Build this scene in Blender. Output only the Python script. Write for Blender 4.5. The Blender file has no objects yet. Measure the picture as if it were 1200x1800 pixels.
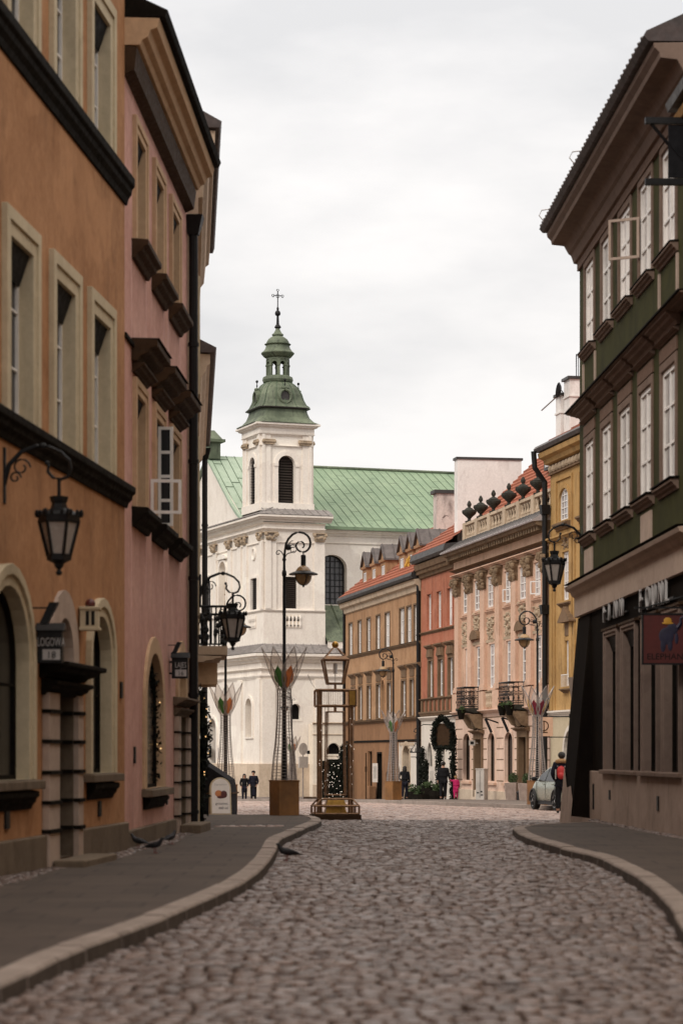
import bpy, bmesh, math, random
import numpy as np
from mathutils import Matrix, Vector
random.seed(7)
rng = np.random.default_rng(11)
R = math.radians
C = bpy.context.scene.collection
SC = bpy.context.scene

# ------------------------------------------------------------------ camera, light, sky
F = 4250.0                # focal length in photograph pixels (85 mm on a 36 mm tall frame)
CH = 1.55                 # eye height
HY = 1325.0               # horizon row in the photograph
cam = bpy.data.cameras.new('camera'); camo = bpy.data.objects.new('camera', cam); C.objects.link(camo)
cam.sensor_fit = 'VERTICAL'; cam.sensor_height = 36; cam.sensor_width = 24; cam.lens = 85
cam.shift_y = (HY - 900) / 1800.0
cam.clip_end = 6000; cam.clip_start = 0.5
camo.location = (0, 0, CH); camo.rotation_euler = (R(90), 0, 0)
cam.dof.use_dof = True; cam.dof.focus_distance = 120; cam.dof.aperture_fstop = 2.2
SC.camera = camo
SUN_EL, SUN_AZ = R(38), R(216)        # azimuth clockwise from +Y: behind and to the left of the camera
sun = bpy.data.lights.new('sun', 'SUN'); suno = bpy.data.objects.new('sun', sun); C.objects.link(suno)
sun.energy = 1.4; sun.angle = R(14); sun.color = (1, .93, .84)
sd_ = Vector((math.sin(SUN_AZ) * math.cos(SUN_EL), math.cos(SUN_AZ) * math.cos(SUN_EL), math.sin(SUN_EL)))
suno.rotation_euler = sd_.to_track_quat('Z', 'Y').to_euler()
SC.view_settings.view_transform = 'Standard'; SC.view_settings.look = 'None'
SC.view_settings.exposure = 0.17; SC.view_settings.gamma = 1.0
W_ = bpy.data.worlds.new('World'); SC.world = W_; W_.use_nodes = True
nt = W_.node_tree; N = nt.nodes; L = nt.links; N.clear()
out = N.new('ShaderNodeOutputWorld'); bg = N.new('ShaderNodeBackground'); bg.inputs[1].default_value = 0.1
sky = N.new('ShaderNodeTexSky'); sky.sky_type = 'NISHITA'; sky.sun_disc = False
sky.sun_elevation = SUN_EL; sky.sun_rotation = SUN_AZ
tc = N.new('ShaderNodeTexCoord'); sp = N.new('ShaderNodeSeparateXYZ'); L.new(tc.outputs['Generated'], sp.inputs[0])
def wmath(op, a, b=None, c=None, clamp=False):
    n = N.new('ShaderNodeMath'); n.operation = op; n.use_clamp = clamp
    for i, v in enumerate((a, b, c)):
        if v is None: continue
        if isinstance(v, (int, float)): n.inputs[i].default_value = v
        else: L.new(v, n.inputs[i])
    return n.outputs[0]
zc = wmath('MAXIMUM', sp.outputs[2], 0.0)
mp = N.new('ShaderNodeMapping'); mp.inputs['Scale'].default_value = (2.4, 2.4, 6.5); L.new(tc.outputs['Generated'], mp.inputs[0])
n1 = N.new('ShaderNodeTexNoise'); n1.inputs['Scale'].default_value = 1.7; n1.inputs['Detail'].default_value = 7; n1.inputs['Roughness'].default_value = .52
L.new(mp.outputs[0], n1.inputs['Vector'])
cr = N.new('ShaderNodeValToRGB'); L.new(n1.outputs[0], cr.inputs[0])
cr.color_ramp.elements[0].position = .40; cr.color_ramp.elements[0].color = (.775, .763, .758, 1)
cr.color_ramp.elements[1].position = .59; cr.color_ramp.elements[1].color = (1.0, .966, .938, 1)
lum = wmath('MULTIPLY_ADD', wmath('POWER', zc, 2.3), 16.0, 9.15)      # overcast: brighter towards the zenith
vm = N.new('ShaderNodeVectorMath'); vm.operation = 'SCALE'; 
tint = N.new('ShaderNodeValToRGB'); L.new(zc, tint.inputs[0])
tint.color_ramp.elements[0].position = .06; tint.color_ramp.elements[0].color = (1, 1, 1, 1)
tint.color_ramp.elements[1].position = .34; tint.color_ramp.elements[1].color = (.95, .958, .972, 1)
e3 = tint.color_ramp.elements.new(.62); e3.color = (1, .945, .885, 1)
tm = N.new('ShaderNodeMixRGB'); tm.blend_type = 'MULTIPLY'; tm.inputs[0].default_value = 1; L.new(cr.outputs[0], tm.inputs[1]); L.new(tint.outputs[0], tm.inputs[2])
L.new(tm.outputs[0], vm.inputs[0]); L.new(lum, vm.inputs['Scale'])
mx = N.new('ShaderNodeMixRGB'); mx.inputs[0].default_value = .96
L.new(sky.outputs[0], mx.inputs[1]); L.new(vm.outputs[0], mx.inputs[2]); L.new(mx.outputs[0], bg.inputs[0]); L.new(bg.outputs[0], out.inputs[0])

# ------------------------------------------------------------------ measured geometry
GD = [(-50, 0), (55, 0), (70, -.18), (80, -.28), (105, -.58), (120, -.83), (150, -1.38), (165, -1.5), (240, -1.6), (5000, -1.7)]
def g(y):
    return float(np.interp(y, [a for a, b in GD], [b for a, b in GD]))
def hit(px, py, up=0.0):                       # ground point seen at a photograph pixel
    lo, hi = 3.0, 400.0
    k = (py - HY) / F
    for _ in range(60):
        m = .5 * (lo + hi)
        if (CH - g(m) - up) > k * m: lo = m
        else: hi = m
    return ((px - 600) / F * lo, lo)
def at(px, py, D):
    return ((px - 600) / F * D, D, CH + (HY - py) / F * D)

# ------------------------------------------------------------------ mesh helpers
class MB:
    def __init__(s, xf=None): s.v = []; s.f = []; s.m = []; s.xf = xf; s.mi = 0
    def add(s, vs, fs):
        o = len(s.v)
        for p in vs:
            s.v.append(tuple(s.xf @ Vector(p)) if s.xf is not None else tuple(p))
        for q in fs:
            s.f.append(tuple(i + o for i in q)); s.m.append(s.mi)
        return s
    def box(s, x0, x1, y0, y1, z0, z1):
        return s.add([(x0,y0,z0),(x1,y0,z0),(x1,y1,z0),(x0,y1,z0),(x0,y0,z1),(x1,y0,z1),(x1,y1,z1),(x0,y1,z1)],
                     [(0,3,2,1),(4,5,6,7),(0,1,5,4),(1,2,6,5),(2,3,7,6),(3,0,4,7)])
    def frus(s, cx, cy, z0, z1, a0, b0, a1, b1):      # tapered box, half sizes
        return s.add([(cx-a0,cy-b0,z0),(cx+a0,cy-b0,z0),(cx+a0,cy+b0,z0),(cx-a0,cy+b0,z0),
                      (cx-a1,cy-b1,z1),(cx+a1,cy-b1,z1),(cx+a1,cy+b1,z1),(cx-a1,cy+b1,z1)],
                     [(0,3,2,1),(4,5,6,7),(0,1,5,4),(1,2,6,5),(2,3,7,6),(3,0,4,7)])
    def quad(s, a, b, c, d): return s.add([a,b,c,d], [(0,1,2,3)])
    def prism(s, pts, y0, y1):                        # outline in xz pushed along y
        n = len(pts)
        vs = [(x, y0, z) for x, z in pts] + [(x, y1, z) for x, z in pts]
        fs = [tuple(range(n)), tuple(range(2*n-1, n-1, -1))] + [(i, n+i, n+(i+1) % n, (i+1) % n) for i in range(n)]
        return s.add(vs, fs)
    def flat(s, pts, z0, z1):                         # outline in xy pushed along z
        n = len(pts)
        vs = [(x, y, z0) for x, y in pts] + [(x, y, z1) for x, y in pts]
        fs = [tuple(range(n-1, -1, -1)), tuple(range(n, 2*n))] + [(i, (i+1) % n, n+(i+1) % n, n+i) for i in range(n)]
        return s.add(vs, fs)
    def sweep(s, prof, x0, x1):                       # outline in yz pushed along x
        n = len(prof)
        vs = [(x0, y, z) for y, z in prof] + [(x1, y, z) for y, z in prof]
        fs = [tuple(range(n-1, -1, -1)), tuple(range(n, 2*n))] + [(i, (i+1) % n, n+(i+1) % n, n+i) for i in range(n)]
        return s.add(vs, fs)
    def lathe(s, prof, n=16, c=(0,0,0), rot=0, sx=1, sy=1):
        vs = []; fs = []
        for r, z in prof:
            for k in range(n):
                a = 2*math.pi*k/n + rot
                vs.append((c[0]+r*sx*math.cos(a), c[1]+r*sy*math.sin(a), c[2]+z))
        for j in range(len(prof)-1):
            for k in range(n):
                fs.append((j*n+k, j*n+(k+1) % n, (j+1)*n+(k+1) % n, (j+1)*n+k))
        fs.append(tuple(range(n-1, -1, -1))); m = (len(prof)-1)*n; fs.append(tuple(range(m, m+n)))
        return s.add(vs, fs)
    def tube(s, pts, r, n=6, closed=False):
        P = [Vector(p) for p in pts]; m = len(P); rs = r if isinstance(r, (list, tuple)) else [r]*m
        vs = []; fs = []; up = None
        for i in range(m):
            if closed: t = P[(i+1) % m] - P[i-1]
            else: t = P[min(i+1, m-1)] - P[max(i-1, 0)]
            if t.length < 1e-9: t = Vector((0,0,1))
            t.normalize()
            if up is None: up = Vector((0,0,1)) if abs(t.z) < .9 else Vector((1,0,0))
            a = t.cross(up)
            if a.length < 1e-4: a = t.cross(Vector((.3,.9,.2)))
            a.normalize(); b = a.cross(t); up = b.cross(Vector((0,0,0))) if False else up
            for k in range(n):
                an = 2*math.pi*k/n
                vs.append(P[i] + (a*math.cos(an) + b*math.sin(an))*rs[i])
        for i in range(m if closed else m-1):
            j = (i+1) % m
            for k in range(n): fs.append((i*n+k, i*n+(k+1) % n, j*n+(k+1) % n, j*n+k))
        if not closed: fs.append(tuple(range(n-1,-1,-1))); fs.append(tuple(range((m-1)*n, m*n)))
        return s.add(vs, fs)
    def bar(s, a, b, w):                              # square bar
        return s.tube([a, b], w*.7071, 4)
    def blob(s, x, y, z, rx, ry=None, rz=None, n=7, m=5):
        ry = rx if ry is None else ry; rz = rx if rz is None else rz
        vs = [(x,y,z-rz)]; fs = []
        for j in range(1, m):
            p = math.pi*j/m
            for k in range(n):
                a = 2*math.pi*k/n
                vs.append((x+rx*math.sin(p)*math.cos(a), y+ry*math.sin(p)*math.sin(a), z-rz*math.cos(p)))
        vs.append((x,y,z+rz)); T = len(vs)-1
        for k in range(n): fs.append((0, 1+(k+1) % n, 1+k)); fs.append((T, 1+(m-2)*n+k, 1+(m-2)*n+(k+1) % n))
        for j in range(m-2):
            for k in range(n): fs.append((1+j*n+k, 1+j*n+(k+1) % n, 1+(j+1)*n+(k+1) % n, 1+(j+1)*n+k))
        return s.add(vs, fs)
    def leaf(s, p, size):
        d = Vector((random.gauss(0,1), random.gauss(0,1), random.gauss(0,1)))
        if d.length < 1e-3: d = Vector((0,0,1))
        d.normalize(); e = d.cross(Vector((random.random()-.5, random.random()-.5, random.random()-.5))).normalized()
        p = Vector(p); a = size*random.uniform(.6, 1.3); b = a*.38
        return s.add([p-d*a, p+e*b, p+d*a, p-e*b], [(0,1,2,3)])
    def build(s, name, mat, parent=None, smooth=False, bev=0, loc=None, rot=None):
        me = bpy.data.meshes.new(name); me.from_pydata(s.v, [], s.f)
        for mm in (mat if isinstance(mat, (list, tuple)) else [mat]): me.materials.append(mm)
        if isinstance(mat, (list, tuple)): me.polygons.foreach_set('material_index', s.m)
        if smooth: me.polygons.foreach_set('use_smooth', [True]*len(s.f))
        me.update()
        o = bpy.data.objects.new(name, me); C.objects.link(o)
        if parent is not None: o.parent = parent
        if loc is not None: o.location = loc
        if rot is not None: o.rotation_euler = (0, 0, rot)
        if bev:
            b = o.modifiers.new('bevel', 'BEVEL'); b.width = bev; b.segments = 2; b.limit_method = 'ANGLE'; b.angle_limit = R(40)
        return o

def tag(o, label, cat, group=None, kind=None):
    if label: o['label'] = label
    if cat: o['category'] = cat
    if group: o['group'] = group
    if kind: o['kind'] = kind
    return o
def thing(name, label, cat, loc=(0,0,0), rz=0, group=None):
    o = bpy.data.objects.new(name, None); C.objects.link(o); o.empty_display_size = .3
    o.location = loc; o.rotation_euler = (0, 0, rz)
    return tag(o, label, cat, group)
def structure(o):
    o['kind'] = 'structure'; return o
def copy_tree(o, parent=None):
    c = o.copy(); C.objects.link(c)
    if parent is not None: c.parent = parent
    for ch in list(o.children): copy_tree(ch, c)
    return c
def text_mesh(name, body, size, mat, parent=None, extrude=.004, loc=(0,0,0), rot=(0,0,0), align='CENTER', sx=1):
    cu = bpy.data.curves.new(name, 'FONT'); cu.body = body; cu.size = size; cu.extrude = extrude; cu.align_x = align; cu.resolution_u = 2
    to = bpy.data.objects.new(name+'_curve', cu); C.objects.link(to)
    dg = bpy.context.evaluated_depsgraph_get(); dg.update()
    me = bpy.data.meshes.new_from_object(to.evaluated_get(dg))
    bpy.data.objects.remove(to); bpy.data.curves.remove(cu)
    me.materials.clear(); me.materials.append(mat)
    o = bpy.data.objects.new(name, me); C.objects.link(o)
    if parent is not None: o.parent = parent
    o.location = loc; o.rotation_euler = rot; o.scale = (sx, 1, 1)
    return o

# ------------------------------------------------------------------ materials
def newmat(name):
    m = bpy.data.materials.new(name); m.use_nodes = True
    t = m.node_tree; b = t.nodes['Principled BSDF']
    return m, t, b
def nnoise(t, vec, scale, detail=5, rough=.6, dist=0):
    n = t.nodes.new('ShaderNodeTexNoise'); n.inputs['Scale'].default_value = scale; n.inputs['Detail'].default_value = detail
    n.inputs['Roughness'].default_value = rough; n.inputs['Distortion'].default_value = dist
    t.links.new(vec, n.inputs['Vector']); return n.outputs[0]
def nmap(t, vec, sc):
    n = t.nodes.new('ShaderNodeMapping'); n.inputs['Scale'].default_value = sc; t.links.new(vec, n.inputs[0]); return n.outputs[0]
def nramp(t, fac, p0, p1, c0=(0,0,0,1), c1=(1,1,1,1)):
    n = t.nodes.new('ShaderNodeValToRGB'); t.links.new(fac, n.inputs[0])
    n.color_ramp.elements[0].position = p0; n.color_ramp.elements[1].position = p1
    n.color_ramp.elements[0].color = c0; n.color_ramp.elements[1].color = c1
    return n.outputs[0]
def nmix(t, fac, a, b, mode='MIX'):
    n = t.nodes.new('ShaderNodeMixRGB'); n.blend_type = mode
    for i, v in enumerate((fac, a, b)):
        if isinstance(v, (int, float)): n.inputs[i].default_value = v
        elif isinstance(v, tuple): n.inputs[i].default_value = v if len(v) == 4 else (*v, 1)
        else: t.links.new(v, n.inputs[i])
    return n.outputs[0]
def nbump(t, b, h, strength=.4, dist=.02):
    n = t.nodes.new('ShaderNodeBump'); n.inputs['Strength'].default_value = strength; n.inputs['Distance'].default_value = dist
    t.links.new(h, n.inputs['Height']); t.links.new(n.outputs[0], b.inputs['Normal'])
def ocoord(t):
    return t.nodes.new('ShaderNodeTexCoord').outputs['Object']
def plaster(name, c1, c2, stain=(.12,.10,.08), st=.35, rough=.9, scale=.7, bump=.35, peel=None, peel_amt=.0):
    m, t, b = newmat(name); v = ocoord(t)
    a = nramp(t, nmix(t, .4, nnoise(t, v, scale, 9, .66, .5), nnoise(t, v, scale*4.5, 8, .7, .8)), .38, .60)
    col = nmix(t, a, c1, c2)
    fine = nramp(t, nnoise(t, v, 9, 6, .7), .3, .7)
    col = nmix(t, .22, col, nmix(t, fine, tuple(x*.62 for x in c1), tuple(min(1, x*1.3) for x in c2)))
    stre = nramp(t, nnoise(t, nmap(t, v, (1.5, 1.5, .5)), 1.0, 9, .74, .3), .50, .74)
    sm = t.nodes.new('ShaderNodeMath'); sm.operation = 'MULTIPLY'; sm.inputs[1].default_value = st; t.links.new(stre, sm.inputs[0])
    col = nmix(t, sm.outputs[0], col, stain)
    rep = nramp(t, nnoise(t, v, .37, 3, .5, .6), .60, .615)
    rm = t.nodes.new('ShaderNodeMath'); rm.operation = 'MULTIPLY'; rm.inputs[1].default_value = .3; t.links.new(rep, rm.inputs[0])
    col = nmix(t, rm.outputs[0], col, tuple(min(1, x*1.22) for x in c2))
    if peel:
        pf = nramp(t, nnoise(t, v, 1.1, 9, .7, .4), .66 - peel_amt, .69 - peel_amt)
        col = nmix(t, pf, col, peel)
    t.links.new(col, b.inputs['Base Color']); b.inputs['Roughness'].default_value = rough
    b.inputs['Specular IOR Level'].default_value = .15
    nbump(t, b, nnoise(t, v, 22, 6, .7), bump, .012)
    return m
def paint(name, c, rough=.5, metal=0, var=.25, scale=6, bump=.1, spec=.5):
    m, t, b = newmat(name); v = ocoord(t)
    a = nramp(t, nnoise(t, v, scale, 6, .65), .3, .7)
    col = nmix(t, a, tuple(x*(1-var) for x in c), tuple(min(1, x*(1+var)) for x in c))
    t.links.new(col, b.inputs['Base Color']); b.inputs['Metallic'].default_value = metal
    t.links.new(nramp(t, nnoise(t, v, scale*2.3, 4), .3, .7, (rough*.8,)*3+(1,), (min(1, rough*1.25),)*3+(1,)), b.inputs['Roughness'])
    b.inputs['Specular IOR Level'].default_value = spec
    if bump: nbump(t, b, nnoise(t, v, scale*4, 5), bump, .01)
    return m
def pane_mat(name, c0, c1, rough=.06, scale=.9):
    m, t, b = newmat(name); v = ocoord(t)
    oi = t.nodes.new('ShaderNodeObjectInfo')
    fold = nramp(t, nnoise(t, nmap(t, v, (7, 7, .35)), 1.6, 4), .35, .65)
    col = nmix(t, fold, c0, c1)
    rr = nramp(t, oi.outputs['Random'], .1, .9, (.45,.45,.45,1), (1.1,1.1,1.1,1))
    col = nmix(t, 1.0, col, rr, 'MULTIPLY')
    gap = nramp(t, nnoise(t, nmap(t, v, (1.3, 1.3, .55)), 1.1, 3, .5), .56, .66)
    gm_ = t.nodes.new('ShaderNodeMath'); gm_.operation = 'MULTIPLY'; gm_.inputs[1].default_value = .6; t.links.new(gap, gm_.inputs[0])
    col = nmix(t, gm_.outputs[0], col, tuple(x*.25 for x in c0))
    t.links.new(col, b.inputs['Base Color']); b.inputs['Roughness'].default_value = rough; b.inputs['IOR'].default_value = 1.5
    nbump(t, b, nnoise(t, v, 1.4, 2), .06, .02)
    return m
def emis(name, c, s):
    m, t, b = newmat(name); b.inputs['Base Color'].default_value = (*c, 1)
    b.inputs['Emission Color'].default_value = (*c, 1); b.inputs['Emission Strength'].default_value = s; return m
M = {}
M['orange'] = plaster('orange_plaster', (.30,.142,.064), (.46,.245,.125), (.13,.065,.034), .65)
M['pink'] = plaster('pink_plaster', (.47,.245,.20), (.64,.385,.325), (.28,.145,.12), .55)
M['cream'] = plaster('cream_trim', (.46,.385,.265), (.55,.465,.33), (.22,.175,.115), .3)
M['beige'] = plaster('beige_trim', (.47,.315,.195), (.55,.38,.245), (.2,.14,.085), .3)
M['cornbeige'] = plaster('cornice_beige', (.50,.33,.20), (.58,.39,.245), (.24,.16,.1), .3)
M['brownwood'] = paint('brown_cornice', (.05,.028,.015), .7, spec=.1)
M['plinth'] = plaster('plinth_stone', (.12,.09,.064), (.18,.138,.10), (.03,.022,.016), .7, bump=.6)
M['darktrim'] = paint('dark_metal_ledge', (.011,.009,.007), .75, 0, .4, spec=.04)
M['iron'] = paint('black_iron', (.008,.008,.009), .5, .0, .4, 14, spec=.25)
M['pipe'] = paint('pipe_metal', (.010,.009,.009), .5, .0, spec=.2)
M['tan'] = plaster('tan_plaster', (.46,.34,.24), (.54,.42,.32), (.2,.15,.1), .3)
M['offwhite'] = plaster('offwhite_plaster', (.60,.54,.47), (.70,.64,.57), (.3,.25,.2), .25)
M['green'] = plaster('green_plaster', (.027,.027,.007), (.046,.045,.013), (.009,.009,.005), .7, bump=.5)
M['taupe'] = plaster('taupe_trim', (.145,.098,.075), (.195,.138,.11), (.06,.04,.03), .45)
M['taupe_l'] = plaster('light_taupe', (.36,.275,.225), (.44,.345,.285), (.15,.11,.085), .35)
M['brick'] = paint('reddish_frieze', (.14,.085,.06), .85, 0, .3, 20, .4, .2)
M['shopdark'] = plaster('dark_shopfront', (.006,.0045,.004), (.012,.009,.007), (.018,.014,.011), .5, .9)
M['shopdark'].node_tree.nodes['Principled BSDF'].inputs['Specular IOR Level'].default_value = .02
M['shopbase'] = plaster('shop_plinth', (.29,.215,.175), (.38,.29,.24), (.09,.063,.05), .65, bump=.5)
M['brown'] = plaster('brown_plaster', (.33,.18,.092), (.44,.27,.155), (.12,.066,.037), .65, peel=(.5,.4,.29), peel_amt=-.05)
M['brown2'] = plaster('brown_plaster_lower', (.22,.115,.06), (.285,.155,.082), (.11,.06,.035), .55, peel=(.55,.47,.38), peel_amt=-.03)
M['red'] = plaster('red_plaster', (.35,.115,.064), (.45,.19,.12), (.12,.045,.03), .65)
M['salmon'] = plaster('salmon_plaster', (.50,.31,.21), (.60,.40,.285), (.2,.125,.085), .7)
M['salmon2'] = plaster('salmon_pilaster', (.55,.355,.255), (.64,.44,.33), (.24,.155,.11), .65)
M['salmonbase'] = plaster('salmon_ground', (.63,.44,.34), (.70,.52,.42), (.33,.22,.16), .5)
M['ochre'] = plaster('ochre_plaster', (.36,.21,.075), (.47,.295,.125), (.12,.07,.035), .75)
M['ochredark'] = plaster('dark_ochre_trim', (.20,.10,.03), (.27,.145,.05), (.07,.04,.015), .6)
M['shoptrim'] = plaster('shop_window_trim', (.165,.12,.10), (.215,.16,.133), (.06,.043,.034), .5)
M['ornament'] = plaster('ornament_stone', (.33,.25,.17), (.46,.36,.26), (.08,.06,.042), .85, scale=4)
M['capital'] = plaster('capital_stone', (.14,.09,.055), (.27,.19,.12), (.04,.03,.02), .85, scale=5)
M['balustone'] = plaster('balustrade_stone', (.44,.34,.24), (.54,.43,.32), (.09,.075,.06), .7, scale=2)
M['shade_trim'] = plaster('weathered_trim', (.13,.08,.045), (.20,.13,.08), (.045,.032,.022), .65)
M['church'] = plaster('church_white', (.79,.715,.635), (.86,.79,.715), (.46,.39,.33), .42)
M['church2'] = plaster('church_cream', (.76,.67,.56), (.82,.73,.62), (.45,.36,.28), .35, peel=(.5,.42,.34), peel_amt=-.08)
M['chstone'] = plaster('church_plinth', (.50,.40,.30), (.62,.51,.40), (.3,.22,.16), .5)
M['white'] = paint('white_paint', (.72,.69,.66), .45, 0, .08)
M['firewall'] = plaster('white_firewall', (.74,.70,.67), (.81,.77,.74), (.28,.23,.2), .45, peel=(.3,.22,.18), peel_amt=-.09)
M['stained'] = plaster('stained_chimney', (.55,.46,.42), (.66,.57,.52), (.12,.09,.08), .9, peel=(.16,.12,.11), peel_amt=.06)
M['zinc'] = paint('zinc_roof', (.085,.07,.066), .5, .2, .4, 2)
M['zincl'] = paint('pale_zinc', (.36,.32,.315), .55, .0, .3, 2)
M['darkzinc'] = paint('dark_zinc', (.045,.04,.038), .5, .3, .3, 3)
M['chshingle'] = paint('grey_shingle', (.20,.18,.17), .7, 0, .35, 5)
M['louvre'] = paint('louvre_brown', (.03,.02,.014), .7)
M['pane'] = pane_mat('window_pane', (.20,.18,.185), (.62,.58,.58))
M['panedark'] = pane_mat('dark_pane', (.006,.006,.007), (.016,.014,.014), .25); M['panedark'].node_tree.nodes['Principled BSDF'].inputs['Specular IOR Level'].default_value = .18
M['panewhite'] = pane_mat('curtain_reflection_pane', (.72,.68,.66), (.86,.82,.79), .1)  # white curtains and the sky's reflection put into one pale base colour
M['panegrey'] = pane_mat('leaded_pane', (.05,.05,.055), (.13,.125,.13), .15)
M['black'] = paint('black_void', (.008,.007,.007), .7, 0, .2, 5, 0, .2)
M['corten'] = paint('corten_steel', (.21,.095,.028), .7, .0, .45, 1.3, .2)
M['gold'] = paint('gold_metal', (.42,.24,.06), .35, .85, .25, 8)
M['bronze'] = paint('bronze_frame', (.22,.12,.06), .5, .4, .35, 9)
M['wire'] = paint('wire_metal', (.30,.26,.24), .5, .5, .3, 12)
M['letter'] = paint('grey_letters', (.40,.385,.38), .5, 0, .15)
M['signred'] = paint('red_sign', (.075,.008,.007), .5, 0, .2)
M['signblue'] = paint('blue_emblem', (.012,.011,.035), .6)
M['yellow'] = paint('yellow_paint', (.5,.26,.025), .5)
M['lampglass'] = paint('frosted_glass', (.36,.32,.29), .25, 0, .12, 3, 0)
M['amber'] = paint('amber_globe', (.27,.165,.075), .2, 0, .3, 3, 0)
M['urn'] = paint('urn_stone', (.035,.034,.028), .8, 0, .5, 6, .3, .2)
M['foliage'] = paint('garland_needles', (.010,.012,.008), .8, 0, .6, 3, 0, .2)
M['shrub'] = paint('shrub_leaves', (.045,.07,.025), .7, 0, .5, 6, 0, .3)
M['fairy'] = emis('fairy_light', (1, .6, .25), 1.3)
M['fairyw'] = emis('white_fairy_light', (1, .88, .75), 1.0)
M['cloth'] = paint('dark_cloth', (.012,.012,.014), .9, 0, .3, 8, 0, .1)
M['navy'] = paint('navy_cloth', (.014,.014,.022), .9, 0, .3, 8, 0, .1)
M['magenta'] = paint('magenta_coat', (.45,.02,.11), .7, 0, .2, 8, 0, .2)
M['redbag'] = paint('red_backpack', (.42,.02,.02), .6)
M['fur'] = paint('fur_collar', (.30,.18,.09), .95, 0, .4, 30, .5, .1)
M['skin'] = paint('skin', (.45,.25,.17), .6, 0, .1, 8, 0, .3)
M['hair'] = paint('dark_hair', (.015,.011,.009), .7)
M['carpaint'] = paint('silver_green_car', (.34,.37,.31), .25, .35, .06, 1, 0)
M['rubber'] = paint('rubber', (.012,.012,.012), .8)
M['alloy'] = paint('alloy', (.4,.4,.4), .35, .8, .1)
M['cabinet'] = paint('grey_cabinet', (.44,.40,.36), .6, 0, .2, 2)
M['planter'] = paint('slatted_planter', (.36,.28,.24), .8, 0, .2, 3)
M['poster'] = paint('poster', (.6,.55,.5), .7, 0, .15, 3)
M['pigeon'] = paint('pigeon_feathers', (.018,.018,.022), .7, 0, .5, 10)
M['pigeonleg'] = paint('pigeon_leg', (.2,.06,.05), .7)
def redroof():
    m, t, b = newmat('red_roof_tiles'); v = ocoord(t)
    col = nmix(t, nramp(t, nnoise(t, v, 5.5, 5, .7), .3, .7), (.19,.045,.018), (.38,.105,.045))
    col = nmix(t, nramp(t, nnoise(t, v, .8, 6, .7), .5, .75), col, (.13,.05,.03))
    t.links.new(col, b.inputs['Base Color']); b.inputs['Roughness'].default_value = .85
    nbump(t, b, nnoise(t, v, 14, 4), .5, .03); return m
M['tile'] = redroof()
M['greytile'] = paint('dark_roof_tile', (.05,.035,.032), .7, 0, .4, 4, .4)
def copper(name, a, b2, dark):
    m, t, b = newmat(name); v = ocoord(t)
    col = nmix(t, nramp(t, nnoise(t, v, .5, 7, .65), .35, .65), a, b2)
    col = nmix(t, nramp(t, nnoise(t, nmap(t, v, (3,3,.5)), 1.2, 8, .7), .52, .72), col, dark)
    t.links.new(col, b.inputs['Base Color']); b.inputs['Roughness'].default_value = .65
    nbump(t, b, nnoise(t, v, 6, 4), .2, .03); return m
M['copper'] = copper('green_copper_roof', (.15,.23,.14), (.215,.295,.185), (.095,.14,.09))
M['copper_l'] = copper('pale_copper_roof', (.28,.365,.27), (.34,.42,.325), (.2,.27,.195))
M['copper_d'] = copper('dark_copper', (.045,.062,.036), (.15,.18,.115), (.012,.015,.010))
M['seam'] = paint('roof_seams', (.07,.11,.065), .7)
def glasscol(name, c, tr=.6):
    m, t, b = newmat(name); b.inputs['Base Color'].default_value = (*c, 1); b.inputs['Roughness'].default_value = .15
    b.inputs['Alpha'].default_value = 1
    tn = t.nodes.new('ShaderNodeBsdfTransparent'); tn.inputs[0].default_value = (*c, 1)
    ms = t.nodes.new('ShaderNodeMixShader'); ms.inputs[0].default_value = tr
    o = t.nodes['Material Output']; t.links.new(b.outputs[0], ms.inputs[1]); t.links.new(tn.outputs[0], ms.inputs[2]); t.links.new(ms.outputs[0], o.inputs[0])
    return m
M['gl_green'] = glasscol('green_stained_glass', (.16,.36,.13), .6)
M['gl_orange'] = glasscol('orange_stained_glass', (.80,.42,.2), .65)
M['gl_yellow'] = glasscol('yellow_stained_glass', (.85,.60,.06), .45)
M['gl_wine'] = glasscol('wine_stained_glass', (.33,.06,.09), .5)
M['gl_clear'] = glasscol('clear_petal', (.83,.79,.76), .72)
# ------------------------------------------------------------------ ground, cobbles, kerbs, pavements
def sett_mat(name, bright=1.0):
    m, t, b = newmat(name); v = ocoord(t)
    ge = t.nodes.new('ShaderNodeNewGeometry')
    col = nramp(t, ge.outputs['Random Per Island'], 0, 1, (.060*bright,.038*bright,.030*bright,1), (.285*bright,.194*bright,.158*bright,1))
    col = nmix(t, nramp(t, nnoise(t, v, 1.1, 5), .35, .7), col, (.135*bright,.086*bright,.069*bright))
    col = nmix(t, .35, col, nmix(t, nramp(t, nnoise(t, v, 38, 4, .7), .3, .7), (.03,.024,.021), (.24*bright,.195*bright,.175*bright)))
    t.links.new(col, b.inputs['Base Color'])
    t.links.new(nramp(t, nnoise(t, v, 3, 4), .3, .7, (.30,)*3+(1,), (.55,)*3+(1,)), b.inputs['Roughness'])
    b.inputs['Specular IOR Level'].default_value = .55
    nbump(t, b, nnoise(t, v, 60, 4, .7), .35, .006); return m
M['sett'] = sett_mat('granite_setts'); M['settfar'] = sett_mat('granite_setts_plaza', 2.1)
M['grit'] = plaster('joint_grit', (.014,.011,.009), (.026,.021,.017), (.008,.006,.005), .4, scale=3, bump=.8)
M['kerbface'] = plaster('kerb_shaded_face', (.075,.06,.05), (.11,.09,.077), (.025,.02,.016), .5, scale=2, bump=.8)  # rough granite; the shade of the road-side face is put into its colour
M['kerb'] = plaster('kerb_granite', (.26,.215,.185), (.35,.295,.26), (.05,.038,.03), .5, scale=2, bump=.5)
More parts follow.
